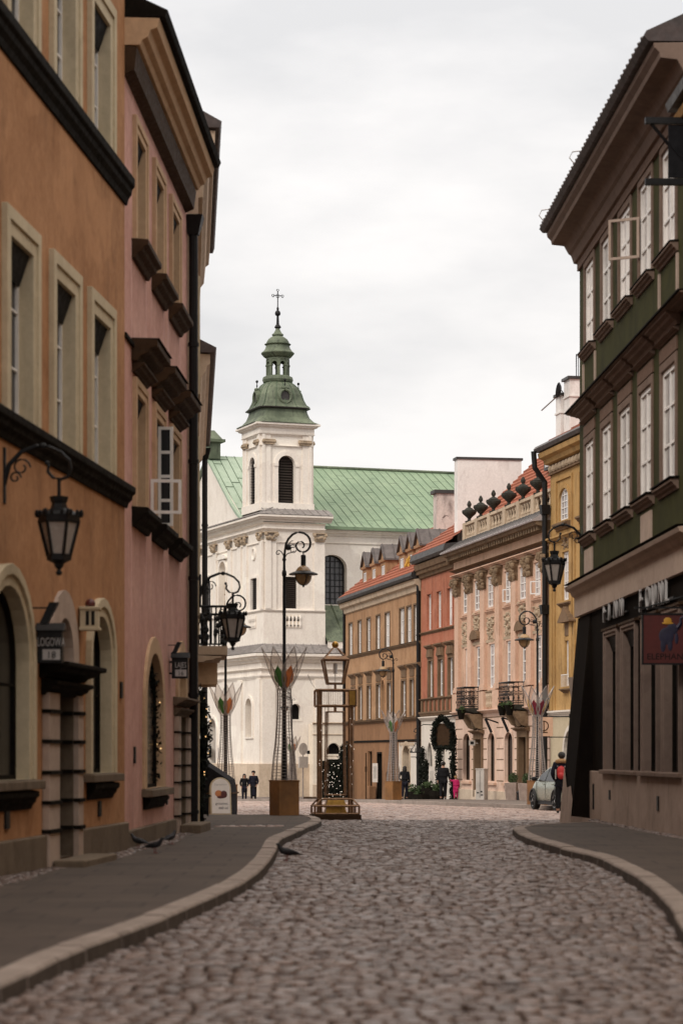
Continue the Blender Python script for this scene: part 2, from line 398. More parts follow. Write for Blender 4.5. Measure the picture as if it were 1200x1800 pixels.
def slab_mat():
    m, t, b = newmat('pavement_slabs'); v = ocoord(t)
    br = t.nodes.new('ShaderNodeTexBrick'); t.links.new(nmap(t, v, (1,1,1)), br.inputs['Vector'])
    br.inputs['Scale'].default_value = 1; br.inputs['Brick Width'].default_value = .75; br.inputs['Row Height'].default_value = .75
    br.inputs['Mortar Size'].default_value = .024; br.inputs['Bias'].default_value = 0
    br.inputs['Color1'].default_value = (.040,.028,.021,1); br.inputs['Color2'].default_value = (.085,.060,.047,1); br.inputs['Mortar'].default_value = (.012,.009,.007,1)
    col = nmix(t, nramp(t, nnoise(t, v, .9, 7, .65), .35, .7), br.outputs[0], (.09,.065,.05))
    col = nmix(t, .25, col, nmix(t, nramp(t, nnoise(t, v, 30, 5, .7), .3, .7), (.015,.012,.010), (.09,.074,.065)))
    t.links.new(col, b.inputs['Base Color']); b.inputs['Roughness'].default_value = .8; b.inputs['Specular IOR Level'].default_value = .3
    nbump(t, b, nmix(t, .8, br.outputs['Fac'], nnoise(t, v, 40, 4)), -.25, .008); return m
M['slab'] = slab_mat()

def ground_sheet():
    ys = [-60, -20, 0, 20, 40, 55, 62, 70, 80, 92, 105, 112, 120, 135, 150, 165, 200, 240, 400, 900, 2500]
    xs = [-1500, -300, -60, -20, 0, 20, 60, 300, 1500]
    mb = MB()
    vs = [(x, y, g(y) - .032) for y in ys for x in xs]
    n = len(xs)
    fs = [(j*n+i, j*n+i+1, (j+1)*n+i+1, (j+1)*n+i) for j in range(len(ys)-1) for i in range(n-1)]
    mb.add(vs, fs); return structure(mb.build('ground', M['grit']))
ground_sheet()

def cobbles(name, y0, y1, row, wmin, wmax, xl, xr, mat, h=.034, lod=8, up=0.0, drop=None):
    K = lod
    if K == 8:
        base = np.array([(-1,-.76),(-.80,-1),(.80,-1),(1,-.76),(1,.76),(.80,1),(-.80,1),(-1,.76)])
    else:
        base = np.array([(-1,-1),(1,-1),(1,1),(-1,1)])
    rings = [(1.0, -h), (.94, -.009), (.80, 0.0)]
    V = []
    y = y0; r = 0
    while y < y1:
        a, b = xl(y), xr(y)
        ws = rng.uniform(wmin, wmax, int((b-a)/wmin)+3)
        cx = a - rng.uniform(0, wmax) + np.cumsum(ws) - ws/2
        k = (cx > a) & (cx < b); cx = cx[k]; ws = ws[k]; n = len(cx)
        if n:
            cy = y + .22*row*np.sin(cx*1.3 + y*.2) + .3*row*np.sin(cx*.5 - y*.3) + rng.normal(0, row*.035, n)
            cz = np.interp(cy, [q[0] for q in GD], [q[1] for q in GD]) + up + rng.normal(0, .0045 if lod == 4 else .006, n) + .008*np.sin(cx*2.1)*np.sin(cy*1.3)
            tx = rng.normal(0, .035, n); ty = rng.normal(0, .045, n); cz = cz - (rng.random(n) < .07)*rng.uniform(.012, .03, n)
            hx = ws/2 - .05*ws; hy = np.full(n, row/2*.90)*rng.uniform(.88, 1.04, n); rot = rng.normal(0, .05, n)
            for s, dz in rings:
                px = base[None,:,0]*hx[:,None]*s; py = base[None,:,1]*hy[:,None]*s
                px = px + rng.normal(0, .005, px.shape); py = py + rng.normal(0, .005, py.shape)
                qx = px*np.cos(rot)[:,None] - py*np.sin(rot)[:,None]; qy = px*np.sin(rot)[:,None] + py*np.cos(rot)[:,None]
                V.append((r, n, np.stack([qx+cx[:,None], qy+cy[:,None], cz[:,None]+dz+tx[:,None]*qx+ty[:,None]*qy], -1)))
            r += 1
        y += row
    stones = []
    for i in range(0, len(V), 3):
        stones.append(np.concatenate([V[i][2], V[i+1][2], V[i+2][2]], 1))
    S = np.concatenate(stones, 0); n = S.shape[0]; vper = 3*K
    pat = []
    for j in range(2):
        for k in range(K):
            pat += [j*K+k, j*K+(k+1) % K, (j+1)*K+(k+1) % K, (j+1)*K+k]
    pat += [2*K+k for k in range(K)]
    pat = np.array(pat); tot = np.array([4]*(2*K)+[K]); st = np.concatenate([[0], np.cumsum(tot)[:-1]])
    loops = (pat[None,:] + (np.arange(n)*vper)[:,None]).ravel()
    ls = (st[None,:] + (np.arange(n)*len(pat))[:,None]).ravel()
    me = bpy.data.meshes.new(name)
    me.vertices.add(n*vper); me.vertices.foreach_set('co', S.reshape(-1).astype(np.float32))
    me.loops.add(len(loops)); me.loops.foreach_set('vertex_index', loops.astype(np.int32))
    me.polygons.add(len(ls)); me.polygons.foreach_set('loop_start', ls.astype(np.int32))
    me.polygons.foreach_set('use_smooth', np.ones(len(ls), dtype=bool))
    me.materials.append(mat); me.update(calc_edges=True); me.validate()
    o = bpy.data.objects.new(name, me); C.objects.link(o); return structure(o)

KL = [(0,1730),(125,1672),(240,1630),(350,1585),(425,1550),(465,1520),(485,1492),(494,1474),(525,1459),(553,1447)]
KL = [hit(x, y, .13) for x, y in KL]
KL = [(KL[0][0]-.55, 8.0)] + KL + [(-.44, 52.4), (-.62, 55.5), (-.9, 58.6)]
KR = [(902,1457),(925,1470),(980,1487),(1050,1505),(1100,1530),(1140,1555),(1175,1590),(1200,1632)]
KR = [hit(x, y, .13) for x, y in KR][::-1]
KR = [(KR[0][0]-1.0, 8.0), (KR[0][0]-.45, 14.0)] + KR + [(3.45, 47.6), (4.1, 49.2), (5.2, 50.6), (6.5, 51.2)]
def smooth_path(P, step=.25):
    pts = []
    for i in range(len(P)-1):
        p0 = P[max(i-1,0)]; p1 = P[i]; p2 = P[i+1]; p3 = P[min(i+2, len(P)-1)]
        n = max(2, int(math.dist(p1, p2)/step))
        for k in range(n):
            u = k/n
            f = lambda a,b,c,d: .5*((2*b)+(-a+c)*u+(2*a-5*b+4*c-d)*u*u+(-a+3*b-3*c+d)*u**3)
            pts.append((f(p0[0],p1[0],p2[0],p3[0]), f(p0[1],p1[1],p2[1],p3[1])))
    pts.append(P[-1]); return pts
SL = smooth_path(KL); SR = smooth_path(KR)
def kerb_mesh(name, P, side, top=.13, wid=.22):
    mb = MB(); acc = 0; i0 = 0
    dist = [0]
    for i in range(1, len(P)): dist.append(dist[-1] + math.dist(P[i], P[i-1]))
    def sect(i, dz=0, dy=0):
        a = P[max(i-1,0)]; b = P[min(i+1, len(P)-1)]; tx, ty = b[0]-a[0], b[1]-a[1]; l = math.hypot(tx, ty); nx, ny = -ty/l*side, tx/l*side
        x, y = P[i]; z = g(y)
        return [(x+nx*d, y+ny*d, z+h+dz) for d, h in ((-.012,-.05),(.0,top-.03),(.012,top-.008),(.035,top),(wid,top+.004),(wid,-.05))]
    i = 0
    while i < len(P)-1:
        ln = random.choice([.75, 1.0, 1.0, 1.25]); j = i
        while j < len(P)-1 and dist[j]-dist[i] < ln: j += 1
        dz = random.gauss(0, .004); vs = []
        for k in range(i, j+1):
            q = sect(k, dz)
            if k == i or k == j:      # small joint
                o = sect(k+1 if k == i else k-1, dz); q = [tuple(a+(b-a)*.06 for a, b in zip(u, w)) for u, w in zip(q, o)]
            vs += q
        n = 6; m = j-i+1
        fs = [(a*n+k, a*n+(k+1) % n, (a+1)*n+(k+1) % n, (a+1)*n+k) for a in range(m-1) for k in range(n)]
        fs += [tuple(range(n-1,-1,-1)), tuple(range((m-1)*n, m*n))]
        mb.add(vs, fs); i = j
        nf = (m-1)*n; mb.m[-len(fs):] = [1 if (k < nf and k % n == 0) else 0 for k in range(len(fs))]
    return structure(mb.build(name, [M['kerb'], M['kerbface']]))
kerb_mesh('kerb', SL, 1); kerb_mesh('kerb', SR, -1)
def pavement(name, P, side, far, step=3):
    mb = MB(); Q = P[::step]
    for a, b in zip(Q[:-1], Q[1:]):
        fa, fb = far(*a), far(*b)
        za, zb = g(a[1])+.122, g(b[1])+.122
        A = (a[0]-side*.21, a[1], za); B = (b[0]-side*.21, b[1], zb); CC = (fb[0], fb[1], g(fb[1])+.122); D = (fa[0], fa[1], g(fa[1])+.122)
        mb.quad(*( (A,B,CC,D) if side > 0 else (B,A,D,CC)))
    mb.v = [v for v in mb.v]
    return structure(mb.build(name, M['slab']))
pavement('pavement', SL, 1, lambda x, y: (-7.0, y))
pavement('pavement', [p for p in SR if p[1] < 47.9], -1, lambda x, y: (8.0, y))
mbp = MB(); mbp.flat([(3.7, 47.7), (4.1, 48.95), (5.2, 50.3), (6.5, 50.95), (8.0, 51.0), (8.0, 47.7)], .05, .1221); structure(mbp.build('pavement', M['slab']))
def kx(P, y, d):
    ys = [p[1] for p in P]; xs = [p[0] for p in P]
    return float(np.interp(y, ys, xs)) if y < ys[-1] else d
cobbles('road', 11.0, 58.0, .132, .11, .19, lambda y: kx(SL, y, -1.0)-.02, lambda y: kx([p for p in SR if p[1] < 50.7], y, 9.0)-.24 if y < 50.6 else 9.0, M['sett'])
def farkerb(y): return 1.0 - (y-107)*.2           # kerb of the wide pavement before the far row
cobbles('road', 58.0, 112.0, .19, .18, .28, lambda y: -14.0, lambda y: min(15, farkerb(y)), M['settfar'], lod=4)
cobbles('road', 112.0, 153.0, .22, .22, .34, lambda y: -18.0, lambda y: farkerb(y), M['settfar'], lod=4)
# wide pavement before the far row, with its kerb
mb = MB(); mk = MB()
yy = [60, 70, 80, 92, 105, 112, 120, 135, 150, 158]
for a, b in zip(yy[:-1], yy[1:]):
    za, zb = g(a)+.12, g(b)+.12
    mb.quad((farkerb(a)+.28, a, za), (farkerb(a)+16, a, za), (farkerb(b)+16, b, zb), (farkerb(b)+.28, b, zb))
    n = int((b-a)/1.2)+1
    for k in range(n):
        p, q = a+(b-a)*k/n+.01, a+(b-a)*(k+1)/n-.01; zp, zq = g(p), g(q); u, w = farkerb(p), farkerb(q); dz = random.gauss(.13, .006)
        mk.add([(u,p,zp-.05),(u+.29,p,zp-.05),(u+.29,p,zp+dz),(u,p,zp+dz),(w,q,zq-.05),(w+.29,q,zq-.05),(w+.29,q,zq+dz),(w,q,zq+dz)],
               [(0,1,2,3),(7,6,5,4),(0,4,5,1),(1,5,6,2),(2,6,7,3),(3,7,4,0)])
M['slab2'] = plaster('plaza_pavement', (.13,.105,.09), (.18,.148,.13), (.08,.065,.055), .4, scale=.5)
structure(mb.build('pavement', M['slab2'])); structure(mk.build('kerb', M['kerb']))
# pavement before the church
mb = MB(); mb.flat([(-30, 152.2), (1.2, 152.2), (0.2, 158), (4, 175), (-30, 175)], -3, g(158)+.1); structure(mb.build('pavement', M['slab2']))
# rows of small stones: along the house plinths and across the end of the pavement
cobbles('pavement_edging', 18.0, 36.5, .09, .08, .12, lambda y: -3.95+.0906*(y-28)-.02, lambda y: -3.95+.0906*(y-28)+.36+.08*math.sin(y), M['sett'], up=.132)
cobbles('pavement_edging', 36.5, 46.4, .09, .08, .12, lambda y: -3.24+.0353*(y-36)-.02, lambda y: -3.24+.0353*(y-36)+.36+.08*math.sin(y), M['sett'], up=.132)
cobbles('pavement_edging', 38.0, 52.0, .09, .08, .12, lambda y: 5.45-.0353*(y-55)-.28, lambda y: 5.45-.0353*(y-55)+.05, M['sett'], up=.132)
cobbles('pavement_edging', 47.35, 47.75, .13, .12, .2, lambda y: -2.45, lambda y: -1.2, M['settfar'], up=.136)

M['gutter'] = sett_mat('gutter_stones', 1.0)
cobbles('gutter', 12.0, 50.0, .2, .12, .14, lambda y: kx(SR, y, 9)-.26, lambda y: kx(SR, y, 9)-.0, M['gutter'], up=.004)
# ------------------------------------------------------------------ houses: helpers
class House:
    def __init__(s, name, label, cat, X0, Y0, tan, toward, z0, W):
        n = math.hypot(tan, 1); sg = -1 if toward else 1
        s.X0, s.Y0, s.z0, s.W = X0, Y0, z0, W
        s.d = (sg*tan/n, sg/n)
        s.root = thing(name, label, cat, (X0, Y0, z0), math.atan2(s.d[1], s.d[0]))
    def u(s, px, off=0):                     # length along the facade seen at photograph column px; off = distance proud of it
        k = (px-600)/F; X0 = s.X0 + s.d[1]*off; Y0 = s.Y0 - s.d[0]*off
        return (k*Y0 - X0)/(s.d[0] - k*s.d[1])
    def depth(s, u): return s.Y0 + s.d[1]*u
    def z(s, px, py): return CH + (HY-py)/F*s.depth(s.u(px)) - s.z0
    def zr(s, rel): return rel + CH - s.z0   # height above the eye -> above the house's base
    def w2(s, u, y, z):                      # local -> world
        return (s.X0 + s.d[0]*u - s.d[1]*y, s.Y0 + s.d[1]*u + s.d[0]*y, s.z0 + z)
    def rz(s): return math.atan2(s.d[1], s.d[0])

def outline(u0, u1, z0, z1, arch=0, off=0, bot=None, seg=12, pointed=False):
    b = z0 - (off if bot is None else bot)
    if arch <= 0: return [(u0-off, b), (u1+off, b), (u1+off, z1+off), (u0-off, z1+off)]
    c = (u0+u1)/2; a = (u1-u0)/2+off; h = arch+off; zs = z1-arch
    pts = [(u0-off, b), (u1+off, b)]
    for k in range(seg+1):
        t = math.pi*k/seg
        x, z = math.cos(t), math.sin(t)
        if pointed: x = math.copysign(1-(1-abs(math.cos(t)))**.75, math.cos(t)) if False else x; z = z**1.0
        pts.append((c+a*x, zs+h*z))
    return pts
def wall_front(mb, u0, u1, z0, z1, ops, y=0.0):
    xs = sorted({u0, u1} | {round(v, 4) for o in ops for v in o[:2]}); zs = sorted({z0, z1} | {round(v, 4) for o in ops for v in o[2:4]})
    xs = [x for x in xs if u0 <= x <= u1]; zs = [z for z in zs if z0 <= z <= z1]
    for a, b in zip(xs[:-1], xs[1:]):
        for c, d in zip(zs[:-1], zs[1:]):
            x, z = (a+b)/2, (c+d)/2
            if any(o[0] < x < o[1] and o[2] < z < o[3] for o in ops): continue
            mb.quad((a,y,c), (b,y,c), (b,y,d), (a,y,d))
    for o in ops:
        if len(o) > 4 and o[4] > 0:
            pts = outline(*o[:4], arch=o[4])[2:]; m = len(pts)//2
            mb.add([(o[1], y, o[3])] + [(x, y, z) for x, z in pts[:m+1]], [(0, k+1, k+2)[::-1] for k in range(m)])
            mb.add([(o[0], y, o[3])] + [(x, y, z) for x, z in pts[m:]], [(0, k+1, k+2)[::-1] for k in range(len(pts)-m-1)])
def shell(mb, W, depth, z0, z1, sides=True):          # side and back walls of the house
    mb.quad((0,depth,z0),(0,0,z0),(0,0,z1),(0,depth,z1)); mb.quad((W,0,z0),(W,depth,z0),(W,depth,z1),(W,0,z1))
    mb.quad((W,depth,z0),(0,depth,z0),(0,depth,z1),(W,depth,z1)); mb.quad((0,0,z1),(W,0,z1),(W,depth,z1),(0,depth,z1))
def bars_in(mb, u0, u1, z0, z1, arch, y0, y1, fw, nx, nz, mw, zrail=None):
    pts = outline(u0, u1, z0, z1, arch); inn = outline(u0+fw, u1-fw, z0+fw, z1-fw, max(arch-fw, .01) if arch > 0 else 0)
    n = len(pts)
    for k in range(n):
        j = (k+1) % n
        a, b, c, d = pts[k], pts[j], inn[j], inn[k]
        mb.add([(a[0],y0,a[1]),(b[0],y0,b[1]),(c[0],y0,c[1]),(d[0],y0,d[1]),(a[0],y1,a[1]),(b[0],y1,b[1]),(c[0],y1,c[1]),(d[0],y1,d[1])],
               [(0,1,2,3),(0,4,5,1),(1,5,6,2),(2,6,7,3),(3,7,4,0)])
    def top(x):
        if arch <= 0: return z1
        c = (u0+u1)/2; a = (u1-u0)/2; q = max(0, 1-((x-c)/a)**2); return z1-arch+arch*math.sqrt(q)
    for i in range(1, nx):
        x = u0+(u1-u0)*i/nx; w = mw*(1.5 if nx % 2 == 0 and i == nx//2 else 1)
        mb.box(x-w/2, x+w/2, y0+.006, y1-.004, z0+fw*.9, top(x)-fw*.9)
    for i in range(1, nz):
        z = z0+(z1-z0)*i/nz
        x0, x1 = u0, u1
        if arch > 0 and z > z1-arch:
            q = (z-(z1-arch))/arch; hw = (u1-u0)/2*math.sqrt(max(0, 1-q*q)); x0, x1 = (u0+u1)/2-hw, (u0+u1)/2+hw
        w = mw*(1.7 if zrail == i else 1)
        mb.box(x0+fw*.9, x1-fw*.9, y0+.009, y1-.007, z-w/2, z+w/2)
def window(par, u0, u1, z0, z1, arch=0, sw=.1, sd=.03, dep=.22, liner=None, sash=None, pane=None, nx=2, nz=3, fw=.055, mw=.03, bot=None, name='window', xf=None, zrail=None, bev=0, sashd=.06, head=0, mould=0):
    liner = liner or M['cream']; pane = pane or M['pane']
    mb = MB(xf)
    inn = outline(u0, u1, z0, z1, arch); ou = outline(u0, u1, z0, z1, arch, sw, bot); n = len(inn)
    rings = [[(x, .004, z) for x, z in ou], [(x, -sd, z) for x, z in ou], [(x, -sd, z) for x, z in inn], [(x, dep, z) for x, z in inn]]
    vs = sum(rings, [])
    fs = [(r*n+k, r*n+(k+1) % n, (r+1)*n+(k+1) % n, (r+1)*n+k) for r in range(3) for k in range(n)]
    mb.add(vs, fs)
    if mould:
        i2 = outline(u0, u1, z0, z1, arch, sw*.55, bot); o2 = outline(u0, u1, z0, z1, arch, sw+.02, bot)
        rg = [[(x, .003, z) for x, z in o2], [(x, -sd-mould, z) for x, z in o2], [(x, -sd-mould, z) for x, z in i2], [(x, -sd+.004, z) for x, z in i2]]
        mb.add(sum(rg, []), [(r*n+k, r*n+(k+1) % n, (r+1)*n+(k+1) % n, (r+1)*n+k) for r in range(3) for k in range(n) if k > 0])
    w = mb.build(name, liner, par, bev=bev)
    if head:
        hb = MB(xf); hb.sweep([(.006, z1-.004), (dep-.065, z1-.004), (dep-.065, z1-head)], u0+.004, u1-.004); hb.build('head_wedge', M['black'], w)  # black wedge sloping inward below the window head
    if sash:
        sb = MB(xf); bars_in(sb, u0, u1, z0, z1, arch, dep-sashd, dep, fw, nx, nz, mw, zrail); sb.build('sash', sash, w)
    pb = MB(xf); pb.prism(outline(u0-.01, u1+.01, z0-.01, z1+.01, arch), dep-.022, dep-.012); pb.build('pane', pane, w)
    return w
def ledge(mb, u0, u1, z, h, p, prof='c'):             # a moulded string course / sill, top at z
    if prof == 'c': pr = [(.002,z),(-p,z-.02),(-p,z-h*.35),(-p*.72,z-h*.45),(-p*.66,z-h*.62),(-p*.35,z-h*.78),(-p*.22,z-h),(.002,z-h)]
    else: pr = [(.002,z),(-p,z-.015),(-p,z-h),(.002,z-h)]
    mb.sweep(pr, u0, u1)
def pediment(mb, u0, u1, z, h, p):
    c = (u0+u1)/2
    mb.prism([(u0,z),(u1,z),(u1,z+.06),(c,z+h),(u0,z+.06)], -p, 0.002)
def relief(mb, u0, u1, z0, z1, p=.05, n=14, seed=1):  # carved ornament: swags and leaves
    r = random.Random(seed); c = (u0+u1)/2; w = (u1-u0)/2; h = z1-z0
    for k in range(n):
        t = (k+.5)/n; s = r.choice((-1, 1)); x = c + s*w*(.15+.75*abs(math.sin(t*9+seed)))*(1-.55*t); z = z1 - h*t
        mb.blob(x, -.012, z, w*r.uniform(.14,.3), p*r.uniform(.6,1.3), h/n*r.uniform(.7,1.3), 6, 4)
        mb.blob(2*c-x, -.012, z, w*r.uniform(.14,.3), p*r.uniform(.6,1.3), h/n*r.uniform(.7,1.3), 6, 4)
    mb.blob(c, -.015, z1-h*.3, w*.3, p*1.5, h*.12); mb.blob(c, -.015, z0+h*.2, w*.22, p*1.2, h*.16)
def tiles(mb, u0, u1, y0, z0, y1, z1, rows, lip=.035, du=0, taper=0):  # roof slope in stepped courses
    for k in range(rows):
        a, b = k/rows, (k+1)/rows
        ya, yb, za, zb = y0+(y1-y0)*a, y0+(y1-y0)*b, z0+(z1-z0)*a, z0+(z1-z0)*b
        mb.add([(u0,ya,za+lip),(u1,ya,za+lip),(u1,yb,zb+.004),(u0,yb,zb+.004),(u0,ya,za),(u1,ya,za)], [(0,1,2,3),(4,5,1,0)])
def gable_roof(par, W, depth, z, ridge, over, mat, rows=16, rel=.5):
    mb = MB(); yr = depth*rel
    tiles(mb, -.05, W+.05, -over, z-.02, yr, ridge, rows); 
    mb.quad((W+.05,depth+over,z),(-.05,depth+over,z),(-.05,yr,ridge+.02),(W+.05,yr,ridge+.02))
    mb.tube([(-.05,yr,ridge+.03),(W+.05,yr,ridge+.03)], .11, 8)
    r = mb.build('roof', mat, par)
    gb = MB()
    for x in (.002, W-.002): gb.add([(x,.05,z-.05),(x,depth-.05,z-.05),(x,yr,ridge-.08)], [(0,1,2)])
    return r, gb
def casement(w, u, z0, z1, length, ang, mat, glass, xf=None, nz=1, side=1):   # an open sash swung outwards on its hinge at u
    mb = MB(); f = .05
    if glass: mb.mi = 1; mb.box(f*.8, length-f*.8, -.004, .004, f*.8, z1-z0-f*.8); mb.mi = 0
    mb.box(0, f, -.02, .02, 0, z1-z0); mb.box(length-f, length, -.02, .02, 0, z1-z0)
    for k in range(nz+1):
        z = (z1-z0-f)*k/nz; mb.box(f, length-f, -.017, .017, z, z+f)
    o = mb.build('casement', [mat, glass] if glass else mat, w); o.location = (u, -.02, z0); o.rotation_euler = (0, 0, ang)
    return o
def downpipe(par, x, y, z0, z1, r=.06, head=True):
    mb = MB(); mb.tube([(x,y,z0),(x,y,z1)], r, 10)
    z = z0+.4
    while z < z1: mb.tube([(x,y,z),(x,y,z+.07)], r*1.22, 10); z += 2.2
    if head: mb.frus(x, y, z1, z1+.35, r*1.2, r*1.2, r*2.4, r*2.2)
    return mb.build('downpipe', M['pipe'], par, smooth=False)
def leaves(mb, pts, rad, n, size):
    P = [Vector(p) for p in pts]
    for _ in range(n):
        i = random.randrange(len(P)-1); t = random.random(); p = P[i].lerp(P[i+1], t)
        d = Vector((random.gauss(0,1), random.gauss(0,1), random.gauss(0,1))).normalized()*rad*random.random()**.5
        mb.leaf(p+d, size)
def lights(mb, pts, rad, n, r):
    P = [Vector(p) for p in pts]
    for _ in range(n):
        i = random.randrange(len(P)-1); p = P[i].lerp(P[i+1], random.random())
        d = Vector((random.gauss(0,1), random.gauss(0,1), random.gauss(0,1))).normalized()*rad
        mb.blob(*(p+d), r, n=5, m=4)
# ------------------------------------------------------------------ orange house
h = House('orange_townhouse', 'orange plastered townhouse with cream window surrounds and black ledges, nearest on the left', 'house', -3.95+.0906*(-12-28), -12, .0906, False, .12, 48.197)  # runs on unseen behind the camera, lengthened to shade the near road
OR = h; rt = h.root; q = 1.0041
U = lambda D: (D+12)*q
ops2 = [(U(a), U(b), 5.4, 7.52) for a, b in ((15.6,16.8),(18.2,19.4),(20.75,21.95),(23.3,24.5),(25.85,27.05),(28.4,29.6),(30.99,32.18),(33.47,34.67))]
ops3 = [(a, b, 10.08, 11.86) for a, b, _, _ in ops2]
arch = [(U(22.2), U(24.3), 1.12, 3.4, .85), (U(27.3), U(29.35), 1.12, 3.4, .85), (U(33.3), U(34.72), 1.16, 3.36, .6)]
door = (U(30.92), U(32.07), .08, 2.2); fan = (U(30.98), U(32.01), 2.6, 3.2, .5)
mb = MB(); wall_front(mb, 0, h.W, 0, 14.4, ops2+ops3+arch+[door, fan]); shell(mb, h.W, 10, 0, 14.4)
mb.build('wall', M['orange'], rt)
for o in ops2+ops3: window(rt, *o, sw=.3, sd=.045, dep=.2, liner=M['cream'], sash=M['white'], pane=M['panedark'], nx=2, nz=3, bot=0, bev=.008, head=.38, mould=.03)
for o in arch: window(rt, *o, sw=.24, sd=.05, dep=.18, liner=M['cream'], sash=M['darktrim'], pane=M['panedark'], nx=1, nz=2, bot=0, bev=.01, mould=.035)
mb = MB(); ledge(mb, 0, h.W+.06, 5.42, .33, .16); mb.build('ledge', M['darktrim'], rt, bev=.012)
mb = MB(); ledge(mb, 0, h.W+.06, 10.02, .42, .15); mb.build('ledge', M['darktrim'], rt, bev=.012)
for a in arch:
    mb = MB(); ledge(mb, a[0]-.42, a[1]+.42, a[2], .12, .16, 's'); mb.build('sill', M['plinth'], rt, bev=.01)
    mb = MB(); ledge(mb, a[0]-.2, a[1]+.2, a[2]-.125, .24, .13); mb.build('apron', M['darktrim'], rt, bev=.01)
mb = MB()
for a, b in ((0, U(30.27)-.02), (U(32.37)+.02, h.W)):
    ledge(mb, a, b, .42, .62, .07, 's')
mb.build('plinth', M['plinth'], rt, bev=.012)
# portal: banded pilasters, moulded canopy, fanlight
window(rt, *door, sw=.02, sd=.03, dep=.2, liner=M['plinth'], sash=M['darktrim'], pane=M['black'], nx=2, nz=3, fw=.12, mw=.06, bot=0, name='door')
window(rt, *fan, sw=.36, sd=.05, dep=.3, liner=M['taupe_l'], sash=M['darktrim'], pane=M['panedark'], nx=1, nz=1, bot=0, name='fanlight')
for a, b in ((U(30.27), U(30.9)), (U(32.1), U(32.42))):
    mb = MB(); mb.box(a, b, -.10, .002, -.12, 2.2); mb.build('pilaster', M['taupe_l'], rt, bev=.015)
for z in (.43, .79, 1.17, 1.56, 1.94):
    for bx_ in ((U(30.25), U(30.92), -.125, 0), (U(32.08), U(32.44), -.125, 0), (U(32.0), U(32.064), -.03, .17)):
        mb = MB(); mb.box(*bx_, z, z+.05); mb.build('banding', M['darktrim'], rt)
mb = MB(); ledge(mb, U(30.1), U(32.6), 2.6, .22, .38); ledge(mb, U(30.2), U(32.5), 2.37, .2, .22); mb.build('door_canopy', M['darktrim'], rt, bev=.012)
mb = MB(); mb.box(U(30.4), U(32.6), -.52, -.11, -.14, .09); mb.build('doorstep', M['plinth'], rt, bev=.02)
for uu, zz, w_, h_ in ((U(33.9), .55, .16, .22), (U(28.2), .55, .2, .26), (U(35.6), 2.25, .13, .24)):
    mb = MB(); mb.box(uu, uu+w_, -.03, .0, zz, zz+h_); mb.build('vent_grille', M['iron'], rt)
_, gb = gable_roof(rt, h.W, 10, 14.4, 18.2, .35, M['greytile']); gb.build('gable', M['orange'], rt)

# ------------------------------------------------------------------ pink house
h = House('pink_townhouse', 'pink plastered townhouse with brown window hoods and deep cornice beside the orange house', 'house', -3.24, 36, .0353, False, .12, 9.6)
PK = h; rt = h.root
U = lambda D: (D-36)*1.0006
ww = [(37.3, 38.5), (39.95, 41.15), (42.55, 43.75)]
r3 = [(U(a), U(b), 9.32, 11.02) for a, b in ww]; r2 = [(U(a), U(b), 5.22, 7.0) for a, b in ww]
ar = (U(38.65), U(41.1), .87, 3.08, .95); dr = (U(43.6), U(45.0), .1, 2.1); fn = (U(43.75), U(44.85), 2.45, 3.2, .55)
mb = MB(); wall_front(mb, 0, h.W, 0, 12.3, r3+r2+[ar, dr, fn]); shell(mb, h.W, 10, 0, 12.3); mb.build('wall', M['pink'], rt)
ws = []
for i, o in enumerate(r3): window(rt, *o, sw=.2, sd=.045, dep=.17, liner=M['beige'], sash=M['white'], pane=M['panedark'], nx=2, nz=3, bot=0, bev=.008, head=.33, mould=.025)
for i, o in enumerate(r2):
    w = window(rt, *o, sw=.2, sd=.045, dep=.17, liner=M['beige'], sash=M['white'], pane=M['panedark'], nx=2, nz=3, bot=0, bev=.008, head=.3, mould=.025)
    if i == 1:
        casement(w, o[0]+.5, o[2]+.02, o[3]-.1, .25, R(-88), M['white'], M['panedark'], nz=4)
        casement(w, o[0]-.6, o[2]+.12, o[2]+.68, .5, R(-80), M['white'], None, nz=1)
for o in r3 + r2:
    mb = MB(); ledge(mb, o[0]-.34, o[1]+.34, o[2], .3, .26); mb.build('sill', M['darktrim'] if o[2] < 6 else M['brownwood'], rt, bev=.012)
for o in r2:
    mb = MB(); ledge(mb, o[0]-.36, o[1]+.36, o[3]+.78, .34, .4); ledge(mb, o[0]-.3, o[1]+.3, o[3]+.44, .16, .2); mb.build('window_hood', M['brownwood'], rt, bev=.012)
    mb = MB(); ledge(mb, o[0]-.36, o[1]+.36, o[3]+.79, .012, .43, 's'); mb.build('hood_flashing', M['darktrim'], rt)
mb = MB(); ledge(mb, 0, h.W, 7.72, .07, .05, 's'); mb.build('string_course', M['darktrim'], rt)
w = window(rt, *ar, sw=.28, sd=.05, dep=.14, liner=M['beige'], sash=M['darktrim'], pane=M['panedark'], nx=1, nz=1, bot=.0, bev=.015)
gm = MB(); path = [(ar[1]-.2, .06, 1.0), (ar[1]-.12, .07, 1.6), (ar[1]-.2, .07, 2.1), (ar[1]-.35, .07, 2.6), (ar[1]-.9, .07, 2.85)]
leaves(gm, path, .1, 170, .05); gl = tag(gm.build('garland', M['foliage']), 'thin dark fir garland with warm bulbs in the arched window of the pink house', 'garland')
gl.matrix_world = Matrix.Translation((h.X0, h.Y0, h.z0)) @ Matrix.Rotation(h.rz(), 4, 'Z')
lm = MB(); lights(lm, path, .1, 4, .013); lm.build('fairy_lights', M['fairy'], gl)
mb = MB(); ledge(mb, ar[0]-.4, ar[1]+.4, ar[2], .13, .18, 's'); mb.build('sill', M['plinth'], rt, bev=.01)
mb = MB(); ledge(mb, ar[0]-.2, ar[1]+.2, ar[2]-.135, .2, .12); mb.build('apron', M['darktrim'], rt)
